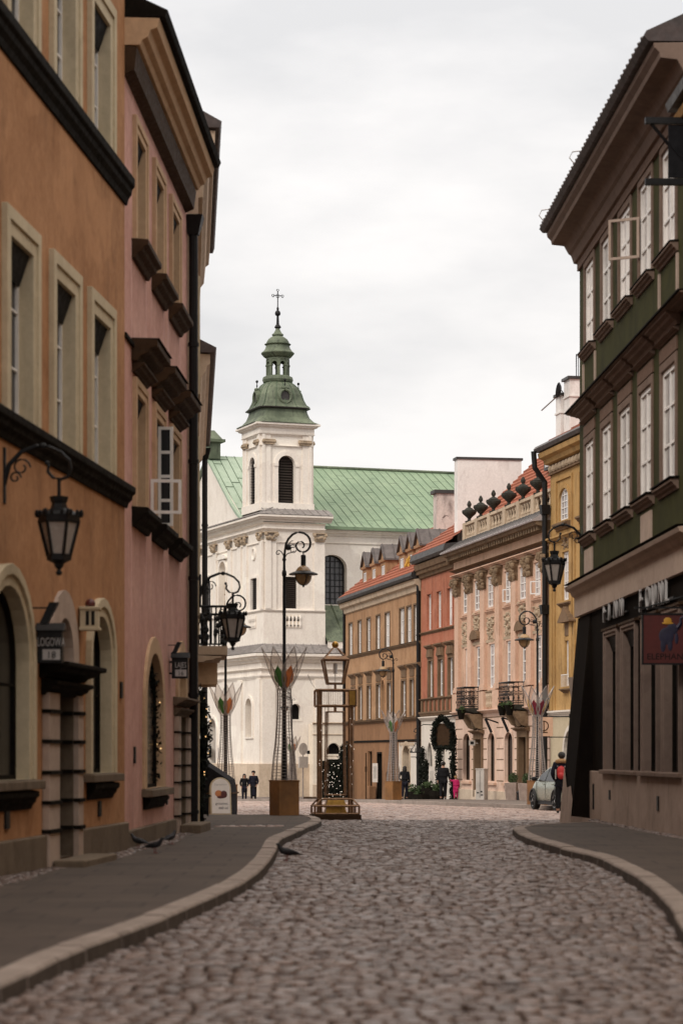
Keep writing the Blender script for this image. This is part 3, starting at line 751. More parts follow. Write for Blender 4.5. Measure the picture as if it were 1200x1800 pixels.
window(rt, *dr, sw=.02, sd=.03, dep=.16, liner=M['plinth'], sash=M['darktrim'], pane=M['black'], nx=2, nz=3, fw=.1, mw=.05, bot=0, name='door')
window(rt, *fn, sw=.3, sd=.05, dep=.28, liner=M['beige'], sash=M['darktrim'], pane=M['panedark'], nx=1, nz=1, bot=0, name='fanlight')
for a, b in ((U(43.15), U(43.6)), (U(45.0), U(45.4))):
    mb = MB(); mb.box(a, b, -.09, .002, -.12, 2.1); mb.build('pilaster', M['taupe_l'], rt, bev=.015)
for k in range(6):
    z = .3+k*.3
    for bx_ in ((U(43.13), U(43.62), -.11, 0), (U(44.98), U(45.42), -.11, 0), (U(44.94), U(44.996), -.03, .14)):
        mb = MB(); mb.box(*bx_, z, z+.035); mb.build('banding', M['darktrim'], rt)
mb = MB(); ledge(mb, U(43.0), U(45.5), 2.45, .16, .26); ledge(mb, U(43.1), U(45.4), 2.27, .16, .15); mb.build('door_canopy', M['plinth'], rt, bev=.01)
mb = MB(); mb.box(U(43.3), U(45.4), -.46, -.1, -.14, .16); mb.build('doorstep', M['plinth'], rt, bev=.02)
mb = MB(); ledge(mb, 0, U(43.1), .28, .5, .06, 's'); mb.build('plinth', M['plinth'], rt, bev=.012)
mb = MB(); mb.sweep([(.002,11.55),(-.16,11.62),(-.2,11.95),(.002,11.98)], 0, h.W-.35); mb.build('frieze_moulding', M['brownwood'], rt)
mb = MB(); mb.sweep([(.002,11.985),(-.24,11.985),(-.28,12.06),(-.36,12.1),(-.4,12.2),(-.5,12.24),(-.54,12.38),(.002,12.4)], 0, h.W-.3); mb.build('cornice', M['cornbeige'], rt, bev=.01)
mb = MB(); mb.sweep([(.002,12.405),(-.62,12.405),(-.66,12.5),(.6,13.1),(.6,12.41)], 0, h.W-.28); mb.build('gutter', M['darktrim'], rt)
for uu, zz in ((U(37.2), 1.28), (U(41.8), .55)):
    mb = MB(); mb.box(uu, uu+.12, -.03, 0, zz, zz+.26); mb.build('vent_grille', M['iron'], rt)
downpipe(rt, h.W-.06, -.12, -.1, 11.2, .085)
_, gb = gable_roof(rt, h.W, 10, 12.42, 16.2, -.55, M['greytile']); gb.build('gable', M['pink'], rt)
mb = MB(); mb.box(.1, 1.6, 1.0, 2.6, 12.6, 14.4); dm = mb.build('dormer', M['taupe_l'], rt); mb = MB(); mb.prism([(0,14.4),(1.7,14.4),(.85,15.0)], .9, 2.7); mb.build('dormer_roof', M['darkzinc'], dm)

M['drip_l'] = plaster('pale_rain_streak', (.60,.35,.31), (.70,.45,.40), (.45,.25,.22), .3)
M['drip_d'] = plaster('dark_rain_streak', (.22,.11,.055), (.30,.155,.08), (.14,.07,.04), .4)
def drips(root, spots, mat):
    r = random.Random(len(spots))
    for u, z, ln, w in spots:
        mb = MB(); n = 7; pts = [(u-w*.5*(1-k/n)**.6*r.uniform(.6, 1.1)-.006, z-ln*k/n) for k in range(n+1)] + [(u+w*.5*(1-k/n)**.6*r.uniform(.6, 1.1)+.006, z-ln*k/n) for k in range(n, -1, -1)]
        mb.prism(pts, -.003, .001); mb.build('rain_streak', mat, root)
dl = []
for o in r2 + r3:
    for uu in (o[0]-.36, o[1]+.37): dl.append((uu, o[2]-.05, random.uniform(.8, 1.9), random.uniform(.10, .2)))
drips(rt, dl, M['drip_l'])
# ------------------------------------------------------------------ houses that follow on the left
h = House('cream_townhouse', 'beige townhouse with tiled eaves and a balcony just behind the pink house', 'house', -2.72, 46.0, -.0642, False, .1, 12.9)
H3 = h; rt = h.root
ops = [(1.2+2.6*i, 2.3+2.6*i, z, z+2.0) for i in range(4) for z in (4.3, 8.6)]; dro = (2.4, 3.6, .05, 2.5)
mb = MB(); wall_front(mb, 0, h.W, 0, 13.3, ops+[dro]); shell(mb, h.W, 10, 0, 13.3); mb.build('wall', M['tan'], rt)
for o in ops: window(rt, *o, sw=.15, sd=.04, dep=.2, liner=M['cream'], sash=M['white'], pane=M['panedark'], nx=2, nz=3)
window(rt, *dro, sw=.12, sd=.04, dep=.3, liner=M['cream'], sash=M['darktrim'], pane=M['black'], nx=2, nz=2, name='door')
mb = MB(); mb.sweep([(.002,12.3),(-.1,12.32),(-.12,12.8),(-.2,12.9),(-.24,13.3),(-.32,13.36),(-.34,13.62),(.002,13.65)], 1.2, h.W); mb.build('cornice', M['tan'], rt, bev=.01)
mb = MB(); mb.sweep([(.0,13.66),(-.42,13.66),(-.46,13.78),(2.5,15.4),(2.5,13.67)], 1.1, h.W+.1); mb.build('eaves', M['greytile'], rt)
mb = MB(); mb.frus(2.1, .9, 13.9, 15.0, .5, .6, .5, .6); mb.build('dormer', M['tan'], rt)
bal = MB(); bal.box(4.0, 6.9, -.62, .0, 3.5, 3.68); ledge(bal, 4.0, 6.9, 3.49, .14, .5); bo = bal.build('balcony', M['tan'], rt)
mb = MB()
for x in (4.35, 6.4):
    mb = MB(); mb.box(x, x+.22, -.42, 0, 2.9, 3.34); mb.build('corbel', M['cornbeige'], bo)
mb = MB(); mb.tube([(4.03,0,4.5),(4.03,-.58,4.5),(6.87,-.58,4.5),(6.87,0,4.5)], .03); mb.tube([(4.03,0,3.72),(4.03,-.58,3.72),(6.87,-.58,3.72),(6.87,0,3.72)], .02)
for k in range(24): x = 4.03+2.84*k/23; mb.bar((x,-.58,3.7),(x,-.58,4.5), .022)
for k in range(7): y = -.58*k/6; mb.bar((4.03,y,3.7),(4.03,y,4.5), .022); mb.bar((6.87,y,3.7),(6.87,y,4.5), .022)
for k in range(60):
    x = random.choice([4.02, 4.02, random.uniform(4.03, 6.8)]); y = -.585 if x > 4.025 else random.uniform(-.58, 0)
    mb.blob(x, y, random.uniform(3.75, 4.45), .05, .05, .06, 5, 4)
mb.build('railing', M['iron'], bo)
h = House('tan_townhouse', 'narrow tan house with tiled eaves and gutter, furthest of the left houses', 'house', -3.5, 59.2, -.0626, False, .0, 20)
rt = h.root
ops = [(1.0+2.6*i, 2.1+2.6*i, z, z+1.9) for i in range(7) for z in (3.9, 7.4)]
mb = MB(); wall_front(mb, 0, h.W, -.6, 11.4, ops); shell(mb, h.W, 9, -.6, 11.4); mb.build('wall', M['tan'], rt)
for o in ops: window(rt, *o, sw=.14, sd=.04, dep=.18, liner=M['cream'], sash=M['white'], pane=M['panedark'], nx=2, nz=3)
mb = MB(); ledge(mb, 1.5, h.W, 11.6, .7, .3); mb.build('cornice', M['tan'], rt)
mb = MB(); mb.sweep([(.0,11.62),(-.42,11.62),(-.46,11.74),(2.5,13.2),(2.5,11.63)], 1.4, h.W+.1); mb.build('eaves', M['greytile'], rt)
downpipe(rt, h.W+.05, -.28, 2, 11.2, .09)

# ------------------------------------------------------------------ green corner house
h = House('green_townhouse', 'tall olive green corner house with white sashed windows above a black shopfront', 'house', 5.41, 55, -.0353, True, .1, 14.7)
GR = h; rt = h.root
ws = [(1.0, 2.4), (3.6, 5.0), (6.1, 7.55), (8.65, 10.1), (11.2, 12.65)]
r3 = [(a, b, 10.4, 12.28) for a, b in ws]; r2 = [(a, b, 6.3, 8.34) for a, b in ws]
sh = [(4.35, 5.95, 1.12, 3.88), (6.75, 8.3, 1.12, 3.88), (9.3, 10.85, 1.12, 3.88), (11.6, 13.2, 1.12, 3.88)]
mb = MB(); wall_front(mb, 0, h.W, 4.8, 13.0, r3+r2); shell(mb, h.W, 11, 4.8, 13.0); mb.build('wall', M['green'], rt)
mb = MB(); wall_front(mb, 0, h.W, 1.08, 4.8, sh); shell(mb, h.W, 11, 1.08, 4.79); mb.build('shopfront', M['shopdark'], rt)
mb = MB(); mb.box(0, h.W, -.05, .3, -.2, 1.08); mb.build('plinth', M['shopbase'], rt, bev=.02)
for i, o in enumerate(r3+r2):
    w = window(rt, *o, sw=.15, sd=.035, dep=.07, liner=M['taupe'], sash=M['white'], pane=M['panewhite'], nx=2, nz=3, fw=.09, mw=.05, bot=0, bev=.01)
    if i == 3: casement(w, o[0]+.05, o[2]+.55, o[3]-.55, .62, R(-118), M['taupe_l'], None, nz=1)
for o in r3:
    mb = MB(); ledge(mb, o[0]-.24, o[1]+.24, o[2], .18, .15); mb.build('sill', M['taupe'], rt, bev=.01)
    mb = MB(); ledge(mb, o[0]-.26, o[1]+.26, o[2]+.014, .03, .17, 's'); mb.build('sill_flashing', M['darktrim'], rt)
for o in r2:
    mb = MB(); ledge(mb, o[0]-.28, o[1]+.28, o[2]-.035, .2, .15); mb.build('sill', M['taupe'], rt, bev=.01)
    mb = MB(); ledge(mb, o[0]-.32, o[1]+.32, o[2]-.004, .035, .18, 's'); mb.build('sill_flashing', M['darktrim'], rt)
    mb = MB(); ledge(mb, o[0]-.42, o[1]+.42, o[3]+.86, .28, .26); ledge(mb, o[0]-.32, o[1]+.32, o[3]+.56, .08, .12); mb.build('window_hood', M['taupe'], rt, bev=.012)
    mb = MB(); mb.box(o[0]-.17, o[1]+.17, -.03, 0, o[3]+.18, o[3]+.42); mb.build('lintel_panel', M['brick'], rt)
mb = MB(); ledge(mb, -.12, h.W, 9.22, .04, .34, 's'); mb.build('hood_flashing', M['darktrim'], rt)
mb = MB(); ledge(mb, -.08, h.W, 9.19, .1, .3); mb.build('string_course', M['taupe'], rt)
for o in (r3[0], r3[4]):
    for x in (o[0]-.22, o[1]+.22):
        mb = MB(); mb.box(x-.05, x+.05, -.04, 0, 9.26, o[2]-.22); mb.build('console', M['taupe_l'], rt)
for a, b in ((1.0, 2.2), (8.9, 10.1)):
    mb = MB(); mb.box(a, b, -.035, 0, 5.25, 5.98); mb.build('apron_panel', M['taupe_l'], rt)
mb = MB(); mb.sweep([(.002,4.55),(-.1,4.55),(-.1,5.0),(-.16,5.04),(-.2,5.12),(-.3,5.16),(-.33,5.24),(.002,5.28)], -.2, h.W); mb.build('fascia', M['taupe_l'], rt, bev=.01)
mb = MB(); ledge(mb, -.22, h.W, 5.297, .014, .36, 's'); mb.build('fascia_flashing', M['darktrim'], rt)
mb = MB(); mb.box(0, h.W, -.06, 0, 12.42, 12.98); mb.build('frieze', M['brick'], rt)
mb = MB(); mb.sweep([(.002,12.6),(-.12,12.62),(-.18,12.8),(-.24,12.84),(-.34,13.02),(-.62,13.05),(-.64,13.14),(-.72,13.22),(-.74,13.3),(.002,13.32)], -.15, h.W); mb.build('cornice', M['taupe'], rt, bev=.012)
mb = MB(); mb.sweep([(.002,13.33),(-.82,13.33),(-.9,13.42),(-.86,13.5),(3,15.3),(3,13.34)], -.2, h.W+.0); 
for k in range(46): x = -.1+k*.32; mb.tube([(x,-.86,13.43),(x,1.0,14.47)], .08, 8)
mb.build('eaves', M['greytile'], rt)
for x in (.3, 5.6):
    mb = MB(); mb.tube([(x,-.86,13.5),(x,-.96,13.62),(x,-.9,13.74),(x,-.75,13.76)], .012, 5); mb.build('snow_hook', M['wire'], rt)
for i, o in enumerate(sh):
    window(rt, *o, sw=.12, sd=.05, dep=.17, liner=M['shoptrim'], sash=M['darktrim'], pane=M['panedark'], nx=1, nz=1, bot=0, bev=.01, head=.3, mould=.03)
    mb = MB(); ledge(mb, o[0]-.35, o[1]+.35, 1.125, .09, .14, 's'); mb.build('sill', M['taupe'], rt, bev=.01)
    mb = MB(); ledge(mb, o[0]-.26, o[1]+.26, o[3]+.2, .06, .1, 's'); mb.build('lintel_moulding', M['brownwood'], rt)
mb = MB()
vs = [(-.15,-.02,4.55),(1.9,-.02,4.55),(1.9,.1,4.55),(-.15,.1,4.55),(-.2,-.42,-.2),(2.0,-.47,-.2),(2.05,.1,-.2),(-.2,.1,-.2)]
mb.add(vs, [(0,1,2,3),(7,6,5,4),(4,5,1,0),(5,6,2,1),(6,7,3,2),(7,4,0,3)])
bt = mb.build('buttress', M['shopdark'], rt, bev=.03)
mb = MB(); f = lambda z: (z+.2)/4.8
P = lambda s, z: Vector(vs[4+s]).lerp(Vector(vs[[0,1,2,3][s]]), f(z))
e = Vector((.012,-.012,0))
pts = [P(0,-.2)+Vector((-.02,-.02,0)), P(1,-.2)+Vector((.02,-.02,0)), P(1,.45)+Vector((.02,-.02,0)), P(1,.75).lerp(P(0,.75),.25)+Vector((0,-.02,0)), P(1,.7).lerp(P(0,.7),.6)+Vector((0,-.02,0)), P(0,1.2)+Vector((-.02,-.02,0))]
mb.add([tuple(p) for p in pts], [tuple(range(6))])
pts = [P(1,-.2)+Vector((.02,-.02,0)), P(2,-.2)+Vector((.02,0,0)), P(2,.02)+Vector((.02,0,0)), P(1.0 and 1,.09)+Vector((.02,-.02,0))]
mb.add([tuple(p) for p in pts], [(0,1,2,3)])
mb.build('bare_render', M['shopbase'], bt)
mb = MB(); c0 = P(0, 2.95).lerp(P(1, 2.95), .04); mb.box(-.02, .02, -.2, .2, -.3, .3); pl = mb.build('wall_plate', M['taupe_l'], bt); pl.location = c0 + Vector((-.03,.15,0)); pl.rotation_euler = (R(8), 0, 0)
for uu, zz, w_, h_ in ((2.6, .25, .12, .55), (5.0, .5, .14, .2), (11.0, .42, .16, .26)):
    mb = MB(); mb.box(uu, uu+w_, -.075, -.048, zz, zz+h_); mb.build('vent_grille', M['iron'], rt)
_, gb = gable_roof(rt, h.W, 11, 13.3, 17.5, -.75, M['greytile']); gb.build('gable', M['green'], rt)
mb = MB(); mb.box(12.2, 13.6, 2.2, 3.6, 14.0, 17.6); mb.build('chimney', M['shopdark'], rt)
# near neighbour: only its eaves reach into the picture
h = House('ochre_townhouse', 'dark ochre house whose cornice shows only in the top right corner', 'house', 5.41+.0353*14.75, 55-14.74, -.0353, True, .1, 44)  # its unseen length towards the camera is added to darken the near road
rt = h.root
ops = [(1.2+2.7*i, 2.5+2.7*i, z, z+2.0) for i in range(14) for z in (1.4, 5.6, 9.2)]
mb = MB(); wall_front(mb, 0, h.W, -.1, 12.3, ops); shell(mb, h.W, 11, -.1, 12.3); mb.build('wall', M['ochre'], rt)
for o in ops: window(rt, *o, sw=.15, sd=.04, dep=.2, liner=M['cream'], sash=M['white'], pane=M['panedark'], nx=2, nz=3)
mb = MB(); mb.sweep([(.002,11.2),(-.1,11.25),(-.16,11.6),(-.3,11.65),(-.33,11.8),(-.42,11.85),(-.45,12.0),(.002,12.1)], 0, h.W); mb.build('cornice', M['ochredark'], rt, bev=.012)
mb = MB()
for k in range(108): mb.box(.1+k*.4, .3+k*.4, -.27, -.12, 11.44, 11.62)
mb.build('dentils', M['ochredark'], rt)
mb = MB(); mb.sweep([(.002,12.11),(-.52,12.11),(-.56,12.24),(3,14.2),(3,12.12)], 0.05, h.W); mb.build('eaves', M['darkzinc'], rt)
br = thing('wall_bracket', 'pair of black iron bars with a dark banner at the top right edge', 'bracket', h.w2(.7, 0, 10.75), h.rz())
mb = MB(); mb.box(-.05,.05,-1.0,0,1.0,1.1); mb.box(-.05,.05,-1.0,0,.0,.1); mb.bar((0,-.05,.0),(0,-.9,1.0),.04); mb.build('bars', M['iron'], br)
mb = MB(); mb.box(-.02,.02,-.62,-.04,.12,.98); mb.build('banner', M['cloth'], br)
# ------------------------------------------------------------------ the far row
TF = -770/4250; YF = 152.3; NF = math.hypot(TF, 1)
def XF(D): return .25 + TF*(D-YF)
def far_house(name, label, Da, Db):
    h = House(name, label, 'house', XF(Da), Da, TF, True, g((Da+Db)/2)+.12, (Da-Db)*NF)
    return h
def D_(px): return 118340/(px+170)
def opz(h, pa, pb, z0, z1, arch=0):
    return (h.u(pa), h.u(pb), h.zr(z0), h.zr(z1)) + ((arch,) if arch else ())
# ---- brown house
h = far_house('brown_townhouse', 'long brown stuccoed house with six zinc dormers in its red roof, next to the church', YF, 130.15)
BR = h; rt = h.root; zr = h.zr
up = [opz(h, a, b, 6.15, 8.1) for a, b in ((613,619.5),(629,635),(644.5,651),(661,668),(676.5,685),(702,710.5),(714.5,723),(727,736))]
lo = [opz(h, a, b, 2.1, 4.05) for a, b in ((617.5,624),(630.5,636.5),(645.5,652),(662,669),(681,687.5),(706,713.5),(721,727),(732.5,738))]
niche = opz(h, 670.5, 676.5, 2.1, 4.3, .8)
gd = [opz(h, 647, 654, -1.7, .15), opz(h, 663.5, 670.5, -2.35, .0), opz(h, 678, 683, -2.3, -1.0, .4), opz(h, 709, 720.5, -2.2, .45, .5), opz(h, 734.5, 741.5, -1.9, .35)]
gd[0] = (gd[0][0], gd[0][1], .7, gd[0][3]); 
for i in (1, 2, 3): gd[i] = (gd[i][0], gd[i][1], .05) + gd[i][3:]
gd[4] = (gd[4][0], min(gd[4][1], h.W-.35), .5, gd[4][3])
end = (.2, 2.3, .05, zr(.25), .6)
split = zr(1.85)
mb = MB(); wall_front(mb, 0, h.W, split, zr(8.95), up+lo+[niche]); shell(mb, h.W, 9, split, zr(8.95)); mb.build('wall', M['brown'], rt)
mb = MB(); wall_front(mb, 0, h.W, -.3, split, gd+[end]); shell(mb, h.W, 9, -.3, split-.01); mb.build('ground_floor_wall', M['brown2'], rt)
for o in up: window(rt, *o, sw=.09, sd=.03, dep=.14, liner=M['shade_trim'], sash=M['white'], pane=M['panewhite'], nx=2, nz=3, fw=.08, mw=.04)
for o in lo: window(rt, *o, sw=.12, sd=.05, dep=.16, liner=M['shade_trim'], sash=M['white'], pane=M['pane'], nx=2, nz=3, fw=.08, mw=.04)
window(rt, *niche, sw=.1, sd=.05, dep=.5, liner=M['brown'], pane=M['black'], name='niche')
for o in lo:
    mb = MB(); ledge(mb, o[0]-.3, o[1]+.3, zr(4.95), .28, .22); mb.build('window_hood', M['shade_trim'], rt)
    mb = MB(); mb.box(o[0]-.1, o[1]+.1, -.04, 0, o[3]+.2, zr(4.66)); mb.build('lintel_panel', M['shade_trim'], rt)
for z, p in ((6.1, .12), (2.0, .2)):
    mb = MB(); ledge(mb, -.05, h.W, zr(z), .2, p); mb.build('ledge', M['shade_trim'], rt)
    mb = MB(); ledge(mb, -.05, h.W, zr(z)+.015, .015, p+.03, 's'); mb.build('ledge_flashing', M['darkzinc'], rt)
mb = MB(); ledge(mb, 0, h.W, zr(.8), .12, .05, 's'); mb.build('string_course', M['darktrim'], rt)
mb = MB(); mb.sweep([(.002,zr(8.75)),(-.1,zr(8.8)),(-.14,zr(9.05)),(-.3,zr(9.15)),(-.34,zr(9.35)),(-.42,zr(9.4)),(.002,zr(9.45))], -.35, h.W); mb.build('cornice', M['balustone'], rt)
mb = MB(); mb.sweep([(.002,zr(9.46)),(-.46,zr(9.46)),(-.54,zr(9.6)),(-.5,zr(9.78)),(.3,zr(9.84))], -.2, h.W); mb.build('gutter', M['darkzinc'], rt)
mb = MB(); tiles(mb, -.1, h.W, -.4, zr(9.78), 4.6, zr(13.9), 15, .08); mb.quad((h.W,9,zr(9.8)),(-.1,9,zr(9.8)),(-.1,4.6,zr(13.92)),(h.W,4.6,zr(13.92)))
mb.add([(-.1,-.4,zr(9.75)),(-.1,9,zr(9.75)),(-.1,4.6,zr(13.9))], [(0,1,2)]); mb.build('roof', M['tile'], rt)
for i, px in enumerate((625.5, 641, 657, 689, 703.5, 718)):
    u = h.u(px); w = .72; zb, zt = zr(9.95), zr(11.5)
    db = MB(); wall_front(db, u-w, u+w, zb, zt, [(u-.5, u+.5, zr(10.1), zr(11.15))], .55); db.quad((u-w,3.4,zb),(u-w,.55,zb),(u-w,.55,zt),(u-w,3.4,zt)); db.quad((u+w,.55,zb),(u+w,3.4,zb),(u+w,3.4,zt),(u+w,.55,zt))
    db.add([(u-w,.55,zt),(u+w,.55,zt),(u,.55,zr(12.3))], [(0,1,2)])
    ledge(MB(), 0, 1, 0, .1, .1)
    d = db.build('dormer', M['brown'], rt)
    rb = MB(); rb.prism([(u-w-.16,zt-.08),(u-w-.14,zt+.02),(u,zr(12.42)),(u+w+.14,zt+.02),(u+w+.16,zt-.08),(u,zr(12.28))], .4, 4.2)
    for k in range(6):
        for s in (-1, 1): rb.bar((u+s*(w+.15), .5+k*.62, zt+.03), (u, .5+k*.62, zr(12.44)), .05)
    rb.build('dormer_roof', M['zinc'], d)
    lb = MB(); lb.sweep([(.55,zt-.16),(.45,zt-.14),(.42,zt),(.55,zt)], u-w-.08, u+w+.08); lb.build('dormer_cornice', M['brown'], d)
    sb = MB(); bars_in(sb, u-.5, u+.5, zr(10.1), zr(11.15), 0, .57, .62, .07, 2, 2, .05); sb.build('sash', M['white'], d)
    pb = MB(); pb.box(u-.5, u+.5, .6, .64, zr(10.1), zr(11.15)); pb.build('pane', M['yellow'] if i == 4 else M['pane'], d)
yb = MB()
for k in range(40): yb.blob(h.u(703.5)+random.uniform(-.55,.55), .42+random.uniform(-.08,.05), zr(random.uniform(9.98, 11.0)), .09, .05, .11, 5, 4)
yo = tag(yb.build('yellow_banner', M['yellow']), 'crumpled bright yellow banner hung out of a dormer window of the brown house', 'banner')
yo.matrix_world = Matrix.Translation((h.X0, h.Y0, h.z0)) @ Matrix.Rotation(h.rz(), 4, 'Z')
window(rt, *gd[0], sw=.05, sd=.02, dep=.2, liner=M['brown2'], sash=M['darktrim'], pane=M['panedark'], nx=1, nz=1)
window(rt, *gd[1], sw=.1, sd=.03, dep=.25, liner=M['darktrim'], sash=M['darktrim'], pane=M['black'], nx=2, nz=2, name='door')
window(rt, *gd[2], sw=.08, sd=.02, dep=.2, liner=M['brown2'], sash=M['darktrim'], pane=M['panedark'], nx=1, nz=1)
window(rt, *gd[3], sw=.25, sd=.06, dep=.5, liner=M['balustone'], sash=M['darktrim'], pane=M['black'], nx=2, nz=2, name='door')
window(rt, *gd[4], sw=.12, sd=.04, dep=.2, liner=M['darktrim'], sash=M['darktrim'], pane=M['panedark'], nx=1, nz=1)
window(rt, *end, sw=.15, sd=.04, dep=.4, liner=M['darktrim'], sash=M['darktrim'], pane=M['black'], nx=2, nz=2, name='door', fw=.1)
a, b = h.u(704.5), h.W-.3
mb = MB(); z1 = zr(.62); wall_front(mb, a, b, 0, z1, [gd[3], gd[4]], -.03); mb.box(a-.01, a+.25, -.12, -.035, 0, z1)
for k in range(6): mb.box(a+.3, gd[3][0]-.27, -.05, -.032, .3+k*.45, .34+k*.45)
mb.build('painted_render', M['offwhite'], rt)
mb = MB()
for k in range(9): mb.box(a+.1+k*.42, a+.3+k*.42, -.12, -.03, zr(.45), zr(.6))
mb.build('dentils', M['balustone'], rt)
downpipe(rt, -.02, -.08, -.2, zr(9.3), .09); downpipe(rt, h.W-.12, -.1, -.2, zr(9.5), .12)
# chimneys and fire walls behind the roofs
mb = MB(); u = h.u(738)-8.5; mb.box(u, u+.9, 2.6, 4.1, zr(10), zr(14.9)); ch = mb.build('chimney', M['stained'], rt)
mb = MB(); mb.box(u-.12, u+1.02, 2.45, 4.25, zr(14.9), zr(15.1)); mb.build('chimney_cap', M['darkzinc'], ch)
# ---- red house
h = far_house('red_townhouse', 'narrow red house with white ground floor and dark cornice between brown and salmon houses', 130.05, 122.05)
RD = h; rt = h.root; zr = h.zr
up = [opz(h, a, b, 6.55, 8.45) for a, b in ((751,758.5),(768,776),(786.5,795.5))]; lo = [opz(h, a, b, 3.0, 4.9) for a, b in ((753.5,761),(771,779.5),(788.5,797))]
mb = MB(); wall_front(mb, 0, h.W, zr(2.0), zr(9.6), up+lo); shell(mb, h.W, 9, zr(2.0), zr(9.6)); mb.build('wall', M['red'], rt)
dw = (h.u(751), h.u(760), .9, zr(.6), 1.0); dd = (h.u(774.5), h.u(781.5), .05, zr(.2)); d2 = (h.u(790), h.u(798), .05, zr(-.1))
mb = MB(); wall_front(mb, 0, h.W, -.3, zr(2.0), [dw, dd, d2]); shell(mb, h.W, 9, -.3, zr(1.99)); mb.build('ground_floor_wall', M['offwhite'], rt)
for o in up: window(rt, *o, sw=.1, sd=.04, dep=.16, liner=M['red'], sash=M['white'], pane=M['panewhite'], nx=2, nz=2, fw=.08, mw=.04)
for o in lo:
    window(rt, *o, sw=.16, sd=.06, dep=.16, liner=M['shade_trim'], sash=M['white'], pane=M['pane'], nx=2, nz=3, fw=.08, mw=.04)
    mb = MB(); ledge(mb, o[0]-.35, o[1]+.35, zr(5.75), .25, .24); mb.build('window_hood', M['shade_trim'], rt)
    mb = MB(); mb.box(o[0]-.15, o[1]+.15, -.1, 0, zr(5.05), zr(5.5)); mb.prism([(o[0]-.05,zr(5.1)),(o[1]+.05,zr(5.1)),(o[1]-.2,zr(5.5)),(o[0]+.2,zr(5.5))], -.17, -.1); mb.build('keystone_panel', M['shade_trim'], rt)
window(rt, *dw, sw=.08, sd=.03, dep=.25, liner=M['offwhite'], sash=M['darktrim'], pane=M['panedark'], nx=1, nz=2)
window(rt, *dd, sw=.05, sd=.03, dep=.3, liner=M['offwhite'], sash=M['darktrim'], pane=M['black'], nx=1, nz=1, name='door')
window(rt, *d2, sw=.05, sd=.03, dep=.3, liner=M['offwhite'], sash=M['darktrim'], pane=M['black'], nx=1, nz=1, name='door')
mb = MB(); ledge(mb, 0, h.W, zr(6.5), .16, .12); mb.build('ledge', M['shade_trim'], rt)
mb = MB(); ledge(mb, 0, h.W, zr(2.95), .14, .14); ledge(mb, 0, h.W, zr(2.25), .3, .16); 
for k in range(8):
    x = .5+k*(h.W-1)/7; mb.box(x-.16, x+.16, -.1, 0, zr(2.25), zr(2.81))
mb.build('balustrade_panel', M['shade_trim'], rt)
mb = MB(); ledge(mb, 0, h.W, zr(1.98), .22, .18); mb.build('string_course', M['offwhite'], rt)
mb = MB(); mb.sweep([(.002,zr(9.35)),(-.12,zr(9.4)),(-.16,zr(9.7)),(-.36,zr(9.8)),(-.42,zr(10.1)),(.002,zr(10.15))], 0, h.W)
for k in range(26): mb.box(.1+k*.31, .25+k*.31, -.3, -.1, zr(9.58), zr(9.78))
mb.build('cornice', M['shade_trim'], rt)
mb = MB(); mb.sweep([(.002,zr(10.16)),(-.5,zr(10.16)),(-.62,zr(10.3)),(-.55,zr(10.62)),(.2,zr(10.7))], -.1, h.W); mb.build('gutter', M['darkzinc'], rt)
mb = MB(); tiles(mb, 0, h.W, -.5, zr(10.6), 4.5, zr(14.4), 13, .08); mb.quad((h.W,9,zr(10)),(0,9,zr(10)),(0,4.5,zr(14.42)),(h.W,4.5,zr(14.42)))
mb.add([(0.01,-.5,zr(10.5)),(0.01,9,zr(10.5)),(0.01,4.5,zr(14.4))], [(0,1,2)]); mb.build('roof', M['tile'], rt)
mb = MB(); mb.box(h.W-1.7, h.W-1.0, .35, 3.7, zr(10), zr(15.0)); fw = mb.build('firewall', M['firewall'], rt)
mb = MB(); mb.box(h.W-1.76, h.W-.94, .28, 3.77, zr(15.0), zr(15.12)); mb.build('firewall_cap', M['darkzinc'], fw)
downpipe(rt, h.W-.15, -.08, -.1, zr(1.6), .07, False)
# ---- salmon palace
h = far_house('salmon_townhouse', 'salmon pink palace front with pilasters, a roof balustrade and two iron balconies', 122.0, 104.2)
SA = h; rt = h.root; zr = h.zr
up = [opz(h, a, b, 6.95, 8.42) for a, b in ((813,822.5),(833,843.5),(856,867.5),(887,898),(912,925),(938.5,950.5))]
lo = [opz(h, a, b, 3.12, 5.2) for a, b in ((817.5,826),(837,847),(860,871),(890,901.5),(917,928.5),(943,955))]
gw = [(h.u(a), h.u(b), .85, zr(1.0), .42) for a, b in ((814.5,826),(857.5,869.5),(887,901))]; gw += [(h.u(945), h.u(957), .85, zr(1.0), .42)]
gdr = [(h.u(836), h.u(846.5), .05, zr(.7)), (h.u(913), h.u(926), .05, zr(.75))]
mb = MB(); wall_front(mb, 0, h.W, zr(2.1), zr(9.7), up+lo); shell(mb, h.W, 10, zr(2.1), zr(9.7)); mb.build('wall', M['salmon'], rt)
mb = MB(); wall_front(mb, 0, h.W, -.3, zr(2.1), gw+gdr); shell(mb, h.W, 10, -.3, zr(2.09)); mb.build('ground_floor_wall', M['salmonbase'], rt)
for i, o in enumerate(up):
    w = window(rt, *o, sw=.1, sd=.04, dep=.1, liner=M['salmon2'], sash=M['white'], pane=M['pane'], nx=2, nz=4, fw=.1, mw=.06)
    if i in (3, 5): casement(w, o[1]-.02, o[2]+.04, o[2]+.62, .58, R(205 if i == 3 else 215), M['white'], None)
for o in lo: window(rt, *o, sw=.1, sd=.04, dep=.1, liner=M['salmon2'], sash=M['white'], pane=M['pane'], nx=2, nz=4, fw=.1, mw=.06)
for o in gw: window(rt, *o, sw=.12, sd=.03, dep=.2, liner=M['salmonbase'], sash=M['brownwood'], pane=M['panedark'], nx=2, nz=2, bot=.06)
